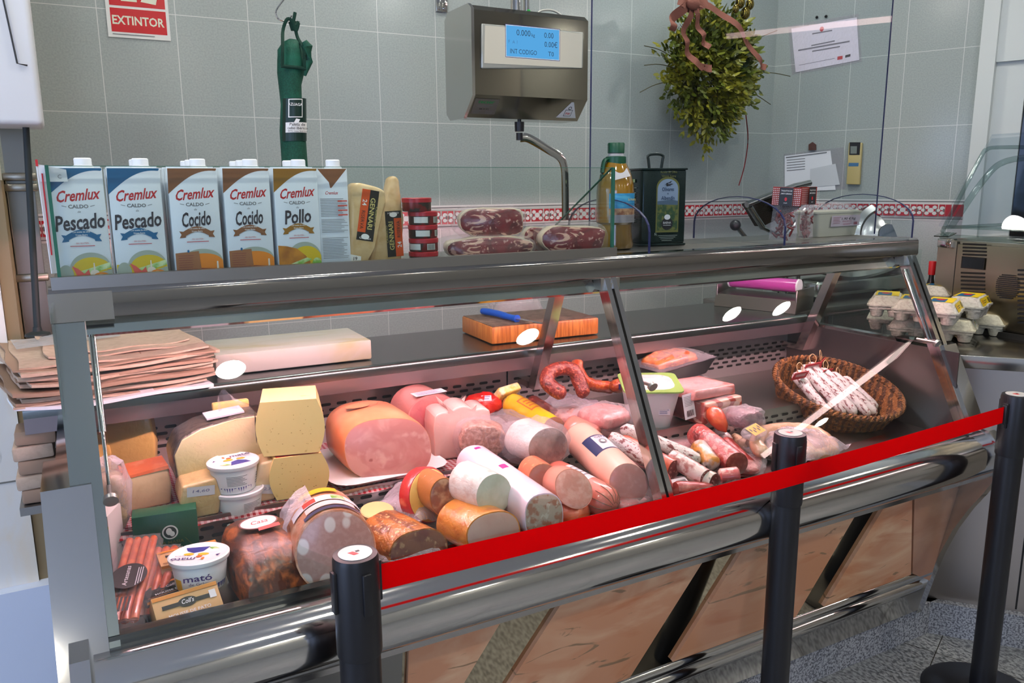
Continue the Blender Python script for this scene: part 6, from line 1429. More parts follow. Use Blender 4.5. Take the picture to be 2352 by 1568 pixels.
# big white tub with a green rim
p = at(1518, 985, Z=D2); r = T('ricotta_tub', 'big white tub of fresh cheese with a green-edged film lid, behind the centre upright', 'cheese tub', (p.x+.01, p.y+.075, D2+.002), R_(-28)); r.matrix_basis = r.matrix_basis @ MX.Rotation(R_(7), 4, 'X')
trap(MB(), .125, .115, .165, .150, 0, .125, rr=.03).done('tub', M('tub_milky', (226, 220, 222), .35, sss=.1), r)
trap(trap(MB(), .18, .165, .18, .165, .1255, .130, rr=.02), .172, .158, .13, .12, .1302, .1305, rr=.02).done('lid', M('tub_lid_green', (140, 176, 92), .35), r)
trap(MB(), .140, .126, .138, .124, .1307, .1312, rr=.04).bump(.0004, 40).done('curd', wrapmat('curd', (232, 224, 222), [('noise', 40, .5, .7, (216, 206, 204))], bstr=.5), r)
sticker(r, .035, -.0665, .06, .034, .02, 3)
p = at(1600, 985, Z=D2); r = T('price_label', 'loose white price label with a barcode, hanging right of the big white tub', 'label', (p.x, p.y, D2+.030), R_(14))
MB().box((0, .03, .035), (.055, .0006, .075), MX.Rotation(R_(-12), 3, 'X')).done('paper', LABW, r, 0); a = MB(); m = MX.Translation((0, .0293, .035)) @ MX.Rotation(R_(-12), 4, 'X') @ FRONT; a.lines(-.022, .03, .022, 7, .0045, .0014, 0, m)
for k in range(8): a.rect(-.016+k*.0042, -.030, -.0135+k*.0042, -.012, 1, m)
a.done('print', [GREYT, BLACK], r, 0, fixn=False)
# black tray with paprika meat
p = at(1560, 868, Z=D2+.08); r = T('meat_tray', 'black foam tray of orange marinated meat under cling film, at the back of the case', 'meat tray', (1.75, 2.07, D2+.078), R_(4)); r.matrix_basis = r.matrix_basis @ MX.Rotation(R_(-5), 4, 'Y')
trap(MB(), .21, .13, .26, .17, 0, .052, rr=.02).done('tray', M('tray_black', (32, 30, 36), .4), r)
bag_shape(MB(), .19, .12, .05, .008, 2.7).move(MX.Translation((-.015, 0, .058))).done('meat', wrapmat('paprika_meat', (206, 110, 44), [('noise', 26, .45, .62, (150, 62, 30)), ('noise', 50, .6, .7, (230, 160, 80))], bstr=.5), r)
mb = MB().grid(lambda u, v: V(((u-.5)*.262, (v-.5)*.166, .0535+.036*sin(pi*u)**.7*sin(pi*v)**.7+.004*NZ.noise(V((u*9, v*9, 1))))), 26, 18); mb.done('cling_film', CLING, r, 60)
wt_ = meat_pack('dark joint wrapped in film under the black tray', 1560, 900, D2+.002, .24, .15, .072, wrapmat('purple_joint', (110, 66, 76), [('noise', 20, .5, .6, (160, 120, 130))], bstr=.8), 9.9)
wt_.matrix_basis = TR((1.745, 2.07, D2+.002))
# pink slab and bacon slab
PKS = wrapmat('lean_slab', (214, 136, 128), [('noise', 14, .45, .6, (226, 160, 150), (.4, 1, 1)), ('noise', 20, .6, .68, (190, 100, 96))], bstr=.5, coat=1)
BCN = wrapmat('bacon_slab', (222, 176, 158), [('wave', 26, .55, .75, (160, 62, 50), (.2, .2, 1), 6), ('noise', 20, .6, .7, (236, 206, 190))], bstr=.3, coat=1)
def slab(label, x0, x1, y1, Z, d_, h, mat, rz, tilt=0, nm='bacon_slab'):
    p = at((x0+x1)/2, y1, Z=Z); s = mpp(p); r = T(nm, label, 'bacon', m=TR((p.x, p.y, Z+.001), rz) @ MX.Rotation(tilt, 4, 'Y')); w_ = (x1-x0)*s
    o = [(-w_/2, 0), (w_/2, .003), (w_/2-.01, h), (-w_/2+.012, h-.003)]
    MB().prism(o, d_, MX.Translation((0, d_, 0)) @ FRONT, bev=.006).bump(.002, 40).done('meat', mat, r); bag_shape(MB(), w_*1.06, d_*1.1, h*1.12, .004, x0*.01, pw=.4).move(MX.Translation((0, d_/2, h/2))).done('wrap', FILM, r); return r
slab('marbled bacon slab in film with a red label, under the pink slab', 1592, 1728, 968, D2+.0, .13, .070, BCN, R_(4))
slab('flat pink meat slab in film lying on top of the bacon slab', 1568, 1716, 915, D2+.072, .15, .036, PKS, R_(6), R_(3), 'meat_slab')
r = log('orange-red cured chunk in film with a pointed tip, before the bacon slab', q(1632, 938, 1.76), q(1668, 992, 1.70), .026, wrapmat('nduja', (206, 70, 30), [('noise', 30, .5, .66, (226, 104, 50))], bstr=.5, coat=1), name='cured_chunk', cat='cured meat', end0=.7, profile=[(0, .6), (.2, 1), (.5, 1), (.8, .7), (1, .1)])
meat_pack('purple-brown cured chunk in shiny film, right of the orange chunk', 1722, 985, D2+.002, .095, .09, .055, wrapmat('purple_cured', (112, 72, 82), [('noise', 40, .45, .65, (150, 110, 116))], bstr=.9), 4.4)
p = at(1722, 1000, Z=D2); r = T('spice_packet', 'small flat packet with a yellow label, in front of the purple chunk', 'packet', (p.x, p.y-.01, D2+.004), R_(20)); r.matrix_basis = r.matrix_basis @ MX.Rotation(R_(25), 4, 'X')
bag_shape(MB(), .11, .05, .02, .003, 1).move(MX.Translation((0, 0, .01))).done('film', FILM, r); a = MB(); m = MX.Translation((0, 0, .0215)); a.rect(-.035, -.018, .035, .018, 0, m)
for k in range(5): a.oval(-.024+.012*k, .004*(-1)**k, .004, .007, 1, m, 8)
a.done('label', [M('packet_yellow', (206, 160, 40), .4), LBK], r, 0, fixn=False)
# white sausage ring in its bag
BUT = wrapmat('white_sausage', (206, 162, 130), [('noise', 50, .5, .65, (222, 186, 156))], bs=80, bstr=.4, coat=1)
ring_sausage('pale raw sausage coiled in a clear bag, behind the second barrier post', [q(1760, 1045, 1.56), q(1738, 1022, 1.60), q(1750, 995, 1.66), q(1800, 985, 1.68), q(1860, 990, 1.66), q(1900, 1012, 1.60), q(1910, 1035, 1.54), q(1870, 1045, 1.53), q(1845, 1020, 1.57), q(1820, 1010, 1.60)], .021, BUT, 6)
loose_bag('clear bag around the coiled pale sausage', 1830, 1025, D1+.04, .26, .20, .055, 9.4, R_(10), film('coil_bag', (236, 226, 238), .10, .55, .2, (26, .8)))
meat_pack('brown packet supporting the coiled pale sausage', 1835, 1050, D1+.002, .22, .18, .045, wrapmat('tan_packet', (176, 120, 96), [('noise', 30, .5, .62, (206, 160, 140))], bstr=.6), 14.2)

# ---- wicker basket of fuets
WICK = M('wicker', (132, 82, 36), .6, layers=[('wave', 60, .3, .6, (72, 40, 16), (.25, .25, 1), 2), ('noise', 90, .52, .66, (166, 112, 58))], bump=('noise', 140, 1.0, (1, 1, .5), .01))
bk_c = at(1924, 890, Y=1.77)
BK = TR(bk_c, R_(-50)) @ MX.Rotation(R_(22), 4, 'X') @ MX.Rotation(R_(13), 4, 'Y')
bk = T('basket', 'oval woven wicker basket full of fuets, tilted towards the shopper at the right end', 'basket', m=BK)
BA, BB, BHH = .208, .150, .150
def bprof(z): return .72+.28*((z+BHH)/BHH)**.7
mb = MB(); nn = 56
prof_o = [(-BHH, .0), (-BHH, .70), (-BHH*.96, .74)] + [(-BHH*(1-t), bprof(-BHH*(1-t))+.012*(i % 2)) for i, t in enumerate([k/14 for k in range(1, 15)])]
prof_i = [(-.002, .94)] + [(-BHH*t*.92, bprof(-BHH*t)-.08) for t in [k/6 for k in range(1, 7)]] + [(-BHH*.92, .0)]
mb.rings([[V((BA*k*cos(2*pi*i/nn), BB*k*sin(2*pi*i/nn), z)) for i in range(nn)] for z, k in [(z, max(k, .001)) for z, k in prof_o+prof_i]], False, False)
for v in mb.bm.verts:
    a0 = math.atan2(v.co.y/BB, v.co.x/BA); v.co += V((v.co.x, v.co.y, 0)).normalized()*(.0018*sin(a0*60+v.co.z*400))
mb.done('woven_body', WICK, bk, 30)
rm_ = MB()
for ph in (0, 2*pi/3, 4*pi/3):
    pts = []
    for i in range(240):
        a0 = 2*pi*i/240; tw = a0*26+ph; pts.append(V(((BA+.006*cos(tw))*cos(a0), (BB+.006*cos(tw))*sin(a0), .002+.006*sin(tw))))
    pts.append(pts[0]); rm_.tube(pts, .0062, 6, caps=False)
rm_.done('braided_rim', WICK, bk)
fl_ = ['fuet lying at the left end inside the basket', 'second fuet from the left in the basket', 'third fuet from the left in the basket', 'middle fuet in the basket, on top of the others', 'fuet right of the middle one in the basket', 'second fuet from the right in the basket', 'rightmost fuet in the basket, half under the rim']
fq = [((-.13, .055), (-.03, -.075), 0), ((-.145, .02), (.0, -.09), .008), ((-.12, .07), (.04, -.065), .016), ((-.10, .085), (.075, -.060), .022), ((-.06, .075), (.12, -.04), .018), ((-.02, .08), (.145, -.012), .008), ((.02, .085), (.15, .03), 0)]
for lb, (a0, a1, dz) in zip(fl_, fq):
    P0 = BK @ V((*a0, -.030+dz+.018)); P1 = BK @ V((*a1, -.068+dz)); P0 = P0+(P0-P1)*.02
    log(lb, P0, P1, .018, FU, name='fuet', rough=.0018, seed=hash(lb) % 97, group='fuets in the basket')
    f = COL.objects[-1]
tg = ['red tag with string on the fuets at the back of the basket', 'red tag hanging over the left fuets in the basket', 'red tag between the middle fuets in the basket', 'red tag at the right fuets in the basket', 'large red tag lying flat behind the basket fuets']
for k, (lb, (x, y), dy) in enumerate(zip(tg, ((1868, 842), (1838, 862), (1897, 856), (1925, 872), (1885, 832)), (0, -.02, -.02, -.02, .03))):
    p = at(x, y, Y=1.86+dy); r = T('fuet_tag', lb, 'tag', p, R_(-20+14*k), 'red tags on the basket fuets')
    MB().box((0, 0, 0), (.058, .0014, .036), MX.Rotation(R_(35), 3, 'X') @ MX.Rotation(R_(10*k-15), 3, 'Y')).done('card', M('tag_red', (206, 24, 40), .4), r, 0)
    a = MB(); m = MX.Rotation(R_(35), 4, 'X') @ MX.Rotation(R_(10*k-15), 4, 'Y') @ MX.Translation((0, -.001, 0)) @ FRONT; a.rect(-.020, -.004, .020, .008, 0, m); a.done('print', [M('tag_pale', (226, 170, 170), .4)], r, 0, fixn=False)
    MB().tube(smooth_path([(-.01, 0, .010), (-.014, .004, .034), (-.002, .004, .044), (.010, 0, .028), (.0, -.002, .006)], 5), .0015, 6).done('string', M('tag_string', (206, 176, 130), .7), r)

# ============================================================ on the worktop behind the case
KRAFT = M('kraft_paper', (196, 172, 150), .75, layers=[('noise', 60, .45, .6, (186, 162, 140))]); KRAFT2 = M('kraft_paper_edge', (160, 132, 110), .8)
ps = T('paper_stack', 'big stack of brown wrapping paper sheets, fanned out over the left end of the worktop', 'paper stack', (.035, 2.27, WT), R_(8))
rr = random.Random(3); z = .002
lay = [(-.008, -.02, .43, .40, -2, .008, PAPER)]
for k in range(12): lay.append((rr.uniform(-.025, .012), rr.uniform(-.02, .012), .43+rr.uniform(-.02, .012), .40+rr.uniform(-.015, .015), rr.uniform(-4, 4), rr.uniform(.004, .010), (KRAFT, KRAFT2, KRAFT)[k % 3]))
lay += [(.035, .03, .34, .33, -2, .004, KRAFT), (.06, .05, .25, .29, 2, .003, KRAFT)]
for i, (dx, dy, w_, d_, a_, th, mt) in enumerate(lay):
    mb = MB(); s1, s2 = rr.random()*6, rr.random()*6
    def top(u, v, k, zz=z, s1=s1, w_=w_, d_=d_): return V(((u-.5)*w_+.004*sin(v*9+s1)*k, (v-.5)*d_+.004*sin(u*7+s1), zz + (.012*(abs(u-.5)*2)**3*(1 if u < .5 else .5))*k*.6 + .0025*sin(u*9+s1)))
    nu, nv = 16, 10
    lo = [[mb.bm.verts.new(top(i_/nu, j/nv, 1)) for i_ in range(nu+1)] for j in range(nv+1)]
    hi = [[mb.bm.verts.new(top(i_/nu, j/nv, 1)+V((0, 0, th*.96))) for i_ in range(nu+1)] for j in range(nv+1)]
    for j in range(nv):
        for i_ in range(nu):
            mb.bm.faces.new((lo[j][i_], lo[j+1][i_], lo[j+1][i_+1], lo[j][i_+1])); mb.bm.faces.new((hi[j][i_], hi[j][i_+1], hi[j+1][i_+1], hi[j+1][i_]))
    for A in (lo, hi): pass
    for j in range(nv):
        mb.bm.faces.new((lo[j][0], hi[j][0], hi[j+1][0], lo[j+1][0])); mb.bm.faces.new((lo[j][nu], lo[j+1][nu], hi[j+1][nu], hi[j][nu]))
    for i_ in range(nu):
        mb.bm.faces.new((lo[0][i_], lo[0][i_+1], hi[0][i_+1], hi[0][i_])); mb.bm.faces.new((lo[nv][i_], hi[nv][i_], hi[nv][i_+1], lo[nv][i_+1]))
    mb.move(MX.Translation((dx, dy, 0)) @ MX.Rotation(R_(a_), 4, 'Z')); mb.done('sheets', mt, ps, 30); z += th
mb = MB().grid(lambda u, v: V((-.19+.24*u, .02+.16*v+.03*u, z+.006+.004*sin(u*8)*sin(v*5))), 14, 8); mb.done('clear_sheet', film('grey_film', (200, 206, 210), .35, .7, .2, (20, .5)), ps, 60)
pb_ = T('paper_bundle', 'folded brown paper bundle below the worktop at the left end of the counter', 'paper bundle', (-.135, 2.16, .86))
for k in range(5): MB().box((.004*(-1)**k, .0, .018+.036*k), (.085, .09, .035), MX.Rotation(R_(2*(-1)**k), 3, 'Y'), bev=.006).done('folded_sheet', KRAFT if k % 2 else KRAFT2, pb_)
MB().box2((XL-.13, 2.10, .84), (XL-.03, 2.24, .86)).done('side_ledge', STEEL_D, dc, 0, True)
pole = T('pole', 'thin black ribbed pole with a flared foot leaning by the tiles above the paper stack', 'pole', (-.118, 2.50, WT+.115))
MB().cyl((0, 0, .0), (.035, .02, .62), .009, .008, 14).lathe([(.032, -.012), (.030, -.006), (.012, .0), (.010, .012)], n=24).done('rod', M('rubber_black', (28, 38, 38), .6, bump=('wave', 120, .4, (0, 0, 1))), pole)

# white cutting board
p = at(497, 866, Z=WT); p2 = at(855, 826, Z=WT); d = (p2-p).normalized(); an = math.atan2(d.y, d.x)
wb = T('cutting_board', 'thick white plastic cutting board with knife stains on the worktop', 'cutting board', (p.x, p.y, WT+.001), an)
Lb = (p2-p).length
MB().box((Lb/2, .115, .030), (Lb, .23, .058), bev=.006).done('board', M('board_white', (190, 186, 176), .5, layers=[('noise', 9, .5, .75, (178, 168, 130), (.5, 1.6, 1), 1)], coord='Object'), wb)
# end-grain wooden board and knife
p = at(1130, 793, Z=WT); p2 = at(1375, 768, Z=WT); p3 = at(1066, 768, Z=WT); d = (p2-p).normalized(); an = math.atan2(d.y, d.x); Lw = (p2-p).length
kb = T('cutting_board', 'worn wooden butcher block with orange-brown sides on the worktop', 'cutting board', (p.x, p.y, WT+.001), an)
WOODS = M('block_side', (186, 110, 40), .4, layers=[('wave', 22, .3, .7, (166, 90, 30), (1, 1, 0), 3), ('noise', 120, .45, .6, (206, 134, 60), (1, 1, .08))]); WOODT = M('block_top', (112, 90, 76), .7, layers=[('noise', 60, .4, .6, (88, 68, 56)), ('noise', 12, .55, .7, (140, 116, 98))], bump=('noise', 120, .5))
MB().box((Lw/2, .125, .029), (Lw, .25, .056), bev=.006).done('block', WOODS, kb); MB().box((Lw/2, .125, .0572), (Lw-.008, .242, .0016), bev=.0006).done('worn_top', WOODT, kb)
q0 = at(1110, 716, Z=WT+.07); q1 = at(1188, 736, Z=WT+.064); q2 = at(1252, 748, Z=WT+.061)
kn = T('knife', 'butcher knife with a blue handle lying on the wooden block', 'knife', m=axis_frame((q0.x, q0.y, WT+.072), (q1.x, q1.y, WT+.072)))
Lk = (q1-q0).length
MB().tube(smooth_path([(-.004, 0, 0), (.010, 0, .001), (Lk*.4, 0, .002), (Lk*.7, 0, -.001), (Lk*.92, 0, -.002), (Lk, 0, -.002)], 5), [.006]+[.012]*4+[.013]*4+[.0125]*6+[.011]*4+[.012]*4+[.014]*3, 12, flat=.9).done('handle', M('knife_blue', (16, 84, 190), .4), kn)
MB().prism([(Lk-.004, -.008), (Lk+.11, -.006), (Lk+.15, .010), (Lk+.08, .012), (Lk-.004, .010)], .002, MX.Translation((0, 0, -.003))).done('blade', CHROME, kn)
# crumpled bag behind the block
pbg = T('plastic_bag', 'crumpled thin plastic bag on the worktop behind the wooden block', 'plastic bag', (at(1180, 705, Y=2.49).x, 2.49, WT))
bag_shape(MB(), .19, .06, .13, .022, 5.1).move(MX.Translation((0, 0, .064))).done('film', film('worktop_bag', (206, 210, 208), .22, .6, .25, (30, .9)), pbg, 60)
bdark = T('tray', 'dark flat tray lying behind the white cutting board', 'tray', (at(600, 765, Z=WT).x, 2.505, WT+.001)); MB().box((0, 0, .01), (.22, .03, .02), bev=.004).done('tray', DARKM, bdark)
# film dispenser with a pink roll
p = at(1640, 697, Z=WT); p2 = at(1832, 735, Z=WT)
p = V((1.93, 2.44, WT)); p2 = V((2.30, 2.30, WT))
p = at(1640, 702, Z=WT); p2 = at(1826, 722, Z=WT); d = (p2-p); d.z = 0; an = math.atan2(d.y, d.x); Ld = d.length
fd = T('film_dispenser', 'stainless steel wrapping film dispenser with a pink roll, at the right end of the worktop', 'film dispenser', (p.x, p.y, WT+.001), an)
MB().prism([(0, 0), (.16, 0), (.16, .05), (.10, .062), (.012, .050)], Ld, MX(((0, 0, 1), (1, 0, 0), (0, 1, 0))).to_4x4()).done('housing', M('dispenser_steel', (140, 134, 130), .3, 1), fd, 0)
MB().box((.004, .09, .045), (.008, .16, .09), bev=.003).done('side_plate', M('dispenser_steel', (140, 134, 130), .3, 1), fd); MB().box((Ld-.004, .09, .045), (.008, .16, .09), bev=.003).done('side_plate', MATS['dispenser_steel'], fd)
MB().cyl((.03, .085, .098), (Ld-.03, .085, .098), .026, n=28).done('film_roll', M('roll_pink', (190, 70, 162), .3, coat=.5), fd)
MB().cyl((.024, .085, .098), (.031, .085, .098), .027, n=24).cyl((Ld-.031, .085, .098), (Ld-.024, .085, .098), .027, n=24).done('roll_end', PAPER, fd)

# ------------------------------------------------------------ fire extinguisher under its sign
fx = T('fire_extinguisher', 'red fire extinguisher with a white-lettered label on the wall behind the brown paper', 'fire extinguisher', (.185, 3.09, .70))
FRED = M('extinguisher_red', (168, 18, 28), .25); MB().lathe([(.02, 0), (.072, .01), (.078, .03), (.078, .46), (.070, .50), (.03, .535), (.02, .54), (.02, .57)], n=40).done('cylinder', FRED, fx)
MB().cyl((0, 0, .56), (0, 0, .60), .022).box((0, -.04, .61), (.03, .12, .02), bev=.004).tube(smooth_path([(-.03, 0, .58), (-.10, -.02, .56), (-.115, -.02, .40), (-.10, -.01, .20)], 6), .010).done('valve_and_hose', BLACKP, fx)
a = MB(); curved(a, .0785, -.95, .95, .36, .50, 0, 16); a.layer = 4; m = MX.Translation((0, -.0805, 0)) @ FRONT
a.text('EXTINTORES', 0, .418, .018, 1, m, 0, .01, .09); a.lines(-.05, .50, .05, 4, .014, .006, 1, m); a.text('V.1.6', 0, .385, .026, 1, m, .2, .02, .07); a.done('label', [FRED, WHITE], fx, 0)
wp_ = T('wall_box', 'small white and black wall bracket left of the fire extinguisher', 'bracket', (.045, 3.195, 1.16)); MB().box((0, -.02, 0), (.12, .04, .18), bev=.004).done('plate', WHITEP, wp_); MB().box((.012, -.044, .02), (.022, .008, .12)).done('strap', BLACKP, wp_)

# ------------------------------------------------------------ pillar, white cabinet and steel post on the left
struct(MB().box2((-.75, 2.60, .45), (-.198, 3.2, CEIL)).done('pillar', MARBLE2, smooth=0))
struct(MB().box2((-.752, 2.597, .768), (-.196, 2.62, .772)).done('pillar_joint', M('joint_grey', (120, 118, 110), .6), smooth=0))
struct(MB().box2((-.197, 2.61, .45), (-.165, 3.2, 1.62)).done('trim_5', M('ochre_trim', (146, 126, 92), .6), smooth=0))
struct(MB().box2((-.80, 2.56, 0), (-.170, 3.2, .45)).done('pillar_base', M('white_daylight_tint', (222, 232, 250), .5), smooth=0))  # white base; the bluish cast of daylight is put into its colour
wc = T('wall_cabinet', 'white plastic cabinet with a thin black handle rod at the upper left', 'cabinet', (-.32, 2.50, 1.755))
MB().box((0, 0, .32), (.55, .20, .64), bev=.012, seg=3).done('body', M('cabinet_white', (226, 228, 232), .3), wc)
MB().tube([(.195, -.108, .60), (.235, -.108, .145), (.256, -.104, .142)], .0022, 8).done('handle_rod', BLACKP, wc)
spp = T('steel_post', 'dull steel channel post with two clamps between the white cabinet and the brown paper', 'post', (-.125, 2.75, 0))
MB().box2((-.035, -.02, 1.10), (.032, .04, 1.80)).done('channel', M('post_steel', (120, 120, 112), .4, .9), spp, 0)
for z_ in (1.34, 1.60, 1.63): MB().box((0, -.025, z_), (.085, .03, .022), bev=.004).done('clamp', M('clamp_steel', (150, 146, 132), .3, .9), spp)
MB().box2((-.012, -.01, 0), (.012, .014, 1.10)).done('leg', MATS['post_steel'], spp, 0)

# ------------------------------------------------------------ second counter, egg cartons, small display fridge
c2 = T('steel_counter', 'plain stainless steel counter joining the right end of the display case at an angle', 'counter', m=P2)
MB().box2((.0, .03, .122), (2.0, .9, .985)).done('body', M('counter_sheet', (176, 166, 156), .3, 1, bump=('noise', 50, .05, (40, 40, 1))), c2, 0)
MB().box2((.0, -.02, .985), (2.0, 1.0, 1.03), bev=.004).done('worktop', M('counter_top_steel', (176, 172, 166), .2, 1), c2)
MB().box2((.285, .028, .13), (.29, .031, .98)).done('door_gap', SLOT, c2, 0)
CT = 1.03
PULP = M('egg_pulp', (196, 190, 176), .85, layers=[('noise', 120, .45, .6, (176, 168, 154))], bump=('noise', 140, .5)); PULPC = M('egg_pulp_cream', (214, 208, 182), .85, layers=[('noise', 120, .45, .6, (198, 190, 164))], bump=('noise', 140, .5))
EM = [M('egg_yellow', (232, 196, 20), .45), RED, BLACK, M('egg_white_label', (226, 222, 214), .45), C_GRN, C_BLUE]
def egg_carton(mat, yellow):
    r = T('egg_carton', '', 'egg carton', group='egg cartons')
    def cup(cx_, cy_): return MB().lathe([(.013, .0), (.016, .002), (.024, .036)], MX.Translation((cx_, cy_, 0)), 14)
    mb = MB()
    for i in range(3):
        for j in range(2): mb.lathe([(.013, .0), (.016, .002), (.0245, .036)], MX.Translation((-.048+.048*i, -.024+.048*j, 0)), 14)
    mb.box((0, 0, .030), (.140, .092, .010), bev=.003).done('tray', mat, r)
    l = MB(); trap(l, .148, .104, .148, .104, .036, .041, rr=.012); trap(l, .142, .098, .118, .074, .041, .066, rr=.014); trap(l, .118, .074, .108, .064, .066, .070, rr=.014); l.box((0, -.052, .041), (.03, .006, .012), bev=.002); l.done('lid', mat, r)
    a = MB(); m = MX.Translation((0, 0, .0706))
    fm = MX.Translation((0, -.0430, .0535)) @ MX.Rotation(R_(-25.6), 4, 'X') @ FRONT @ MX.Translation((0, 0, .0006))
    if yellow:
        a.rect(-.054, -.032, .054, .032, 0, m); a.rect(-.050, -.012, .020, .026, 5, m); a.oval(.0, .004, .016, .012, 1, m); a.rect(-.054, -.013, .054, .013, 0, fm); a.rect(-.040, -.006, -.034, .008, 1, fm); a.lines(-.030, .004, .010, 2, .006, .002, 2, fm)
        for k in range(6): a.rect(.026+k*.004, -.008, .0285+k*.004, .009, 2, fm)
    else:
        a.rect(-.03, -.030, .054, .032, 3, m); a.rect(-.025, -.013, .056, .013, 3, fm); a.oval(.008, .0, .006, .007, 0, fm); a.rect(.036, -.006, .046, .006, 4, fm); a.poly([(-.02, -.010), (.03, .004), (.03, .006), (-.02, -.007)], 4, fm); a.text('ous', -.012, .003, .009, 2, fm); a.lines(.018, .008, .032, 3, .005, .002, 2, fm)
    a.done('label', EM, r, 0, fixn=False); return r
def eg(x, y, Z=CT): p = at(x, y, Z=Z); return V((p.x, p.y, Z+.001))
ES = MX.Diagonal((1.22, 1.22, 1.12, 1))
e1 = egg_carton(PULPC, False); e1.matrix_basis = TR(eg(2196, 778), R_(28)) @ ES; e1['label'] = 'cream egg carton with a white label, in front of the others at the right upright'
e2 = dup(e1, TR(eg(2272, 764), R_(20)) @ ES, 'cream egg carton with a white label, at the right end of the lower layer')
y1 = egg_carton(PULP, True); base = eg(2080, 765); y1.matrix_basis = TR(eg(2085, 772), R_(30)) @ ES; y1['label'] = 'grey egg carton in the lower layer seen through the glass, left of the upright'
dup(y1, TR(eg(2032, 752)+V((0, .0, 0)), R_(34)) @ ES, 'grey egg carton at the far left end of the lower layer, seen through the glass')
dup(y1, TR(eg(2165, 742)+V((.04, .05, 0)), R_(22)) @ ES, 'yellow-labelled egg carton in the lower layer, mostly hidden behind the cream cartons')
up = CT+.0815
dup(y1, TR(eg(2160, 740, up), R_(26)) @ ES, 'yellow-labelled egg carton on the upper layer, right beside the upright')
dup(y1, TR(eg(2222, 726, up), R_(20)) @ ES, 'yellow-labelled egg carton at the right end of the upper layer')
dup(y1, TR(eg(2095, 732, up), R_(30)) @ ES, 'yellow-labelled egg carton on the upper layer, left of the upright')
dup(y1, TR(eg(2035, 722, up), R_(34)) @ ES, 'grey egg carton at the far left end of the upper layer')
dup(y1, TR(eg(2168, 704, up)+V((.05, .06, 0)), R_(18)) @ ES, 'egg carton at the back of the upper layer, only its yellow edge showing')
# display fridge
FX = 2.98; a0 = at(2150, 600, X=FX).y; a1 = at(2196, 600, X=FX).y; zt_ = at(2200, 552, X=FX).z
fr = T('countertop_fridge', 'small stainless countertop display fridge with vent slots and a clear slanted canopy', 'display fridge', (FX+.3, 1.55, CT))
def fp(mb, name, mats, smooth=40): return mb.done(name, mats, fr, smooth, True)
FST = M('fridge_steel', (176, 166, 150), .24, 1, bump=('noise', 50, .05, (40, 1, 40)))
fp(MB().box2((FX, 1.0, CT+.02), (FX+.42, a0, zt_), bev=.004), 'body', FST)
fp(MB().box2((FX-.004, a1-.004, CT+.04), (FX+.01, a1+.001, zt_-.004)), 'panel_gap', SLOT, 0)
fp(MB().box2((FX-.012, 1.0, CT+.03), (FX, a1-.006, zt_-.012), bev=.003), 'front_panel', M('fridge_panel', (170, 158, 138), .26, 1, bump=('noise', 50, .05, (40, 1, 40))))
XM_ = MX(((0, 0, -1), (-1, 0, 0), (0, 1, 0))).to_4x4(); XM_.translation = V((FX-.0126, 0, 0))     # draws on the face looking to -x: x right = -y
def fyz(px_, py_): q = at(px_, py_, X=FX-.0126); return (-q.y, q.z)
a = MB()
def slots(xa, xb, ys, h=5):
    for y_ in ys:
        (u0, v0), (u1, v1) = fyz(xa, y_), fyz(xb, y_+2); dh = .0035; a.poly([(u0, v0-dh), (u1, v1-dh), (u1, v1+dh), (u0, v0+dh)], 0, XM_)
slots(2211, 2266, range(560, 588, 8)); slots(2207, 2262, range(626, 742, 9)); slots(2338, 2400, range(620, 742, 10))
u0, v0 = fyz(2208, 615); u1, v1 = fyz(2264, 592); a.rect(u0, v0, u1, v1, 0, XM_); a.rect(u0+.004, v0+.004, u1-.004, v1-.004, 1, XM_)
cu, cv = fyz(2314, 658); au = abs(fyz(2340, 658)[0]-cu); av = abs(fyz(2314, 628)[1]-cv)
for k in range(-6, 7):
    t = k/6.8; wv = au*math.sqrt(1-abs(t)**3); a.rect(cu-wv, cv+av*t-.0022, cu+wv, cv+av*t+.0022, 0, XM_)
fp(a, 'vent_slots', [SLOT, M('dark_display', (20, 24, 28), .1)], 0)
fp(MB().box2((FX-.02, 1.0, CT), (FX+.42, a0, CT+.02)), 'base', M('fridge_base', (60, 58, 54), .4, .5), 0)
ya, yb = a0+.0, 1.05
cp = [(FX-.03, zt_+.005), (FX-.005, zt_+.05), (FX+.28, zt_+.40), (FX+.6, zt_+.42)]
canopy = MB()
for (xa, za), (xb, zb_) in zip(cp[1:], cp[2:]): canopy.rings([[V((xa, ya, za)), V((xb, ya, zb_)), V((xb, ya, zb_+.006)), V((xa, ya, za+.006))], [V((xa, yb, za)), V((xb, yb, zb_)), V((xb, yb, zb_+.006)), V((xa, yb, za+.006))]])
fp(canopy, 'canopy', ACRYL, 0)
fp(MB().rings([[V((FX, ya, zt_+.01)), V((FX+.28, ya, zt_+.39)), V((FX+.6, ya, zt_+.41)), V((FX+.6, ya, zt_+.01))], [V((FX, ya-.006, zt_+.01)), V((FX+.28, ya-.006, zt_+.39)), V((FX+.6, ya-.006, zt_+.41)), V((FX+.6, ya-.006, zt_+.01))]]), 'canopy_end', ACRYL, 0)
fm_ = glass('canopy_frame', (226, 234, 232), 1.6)
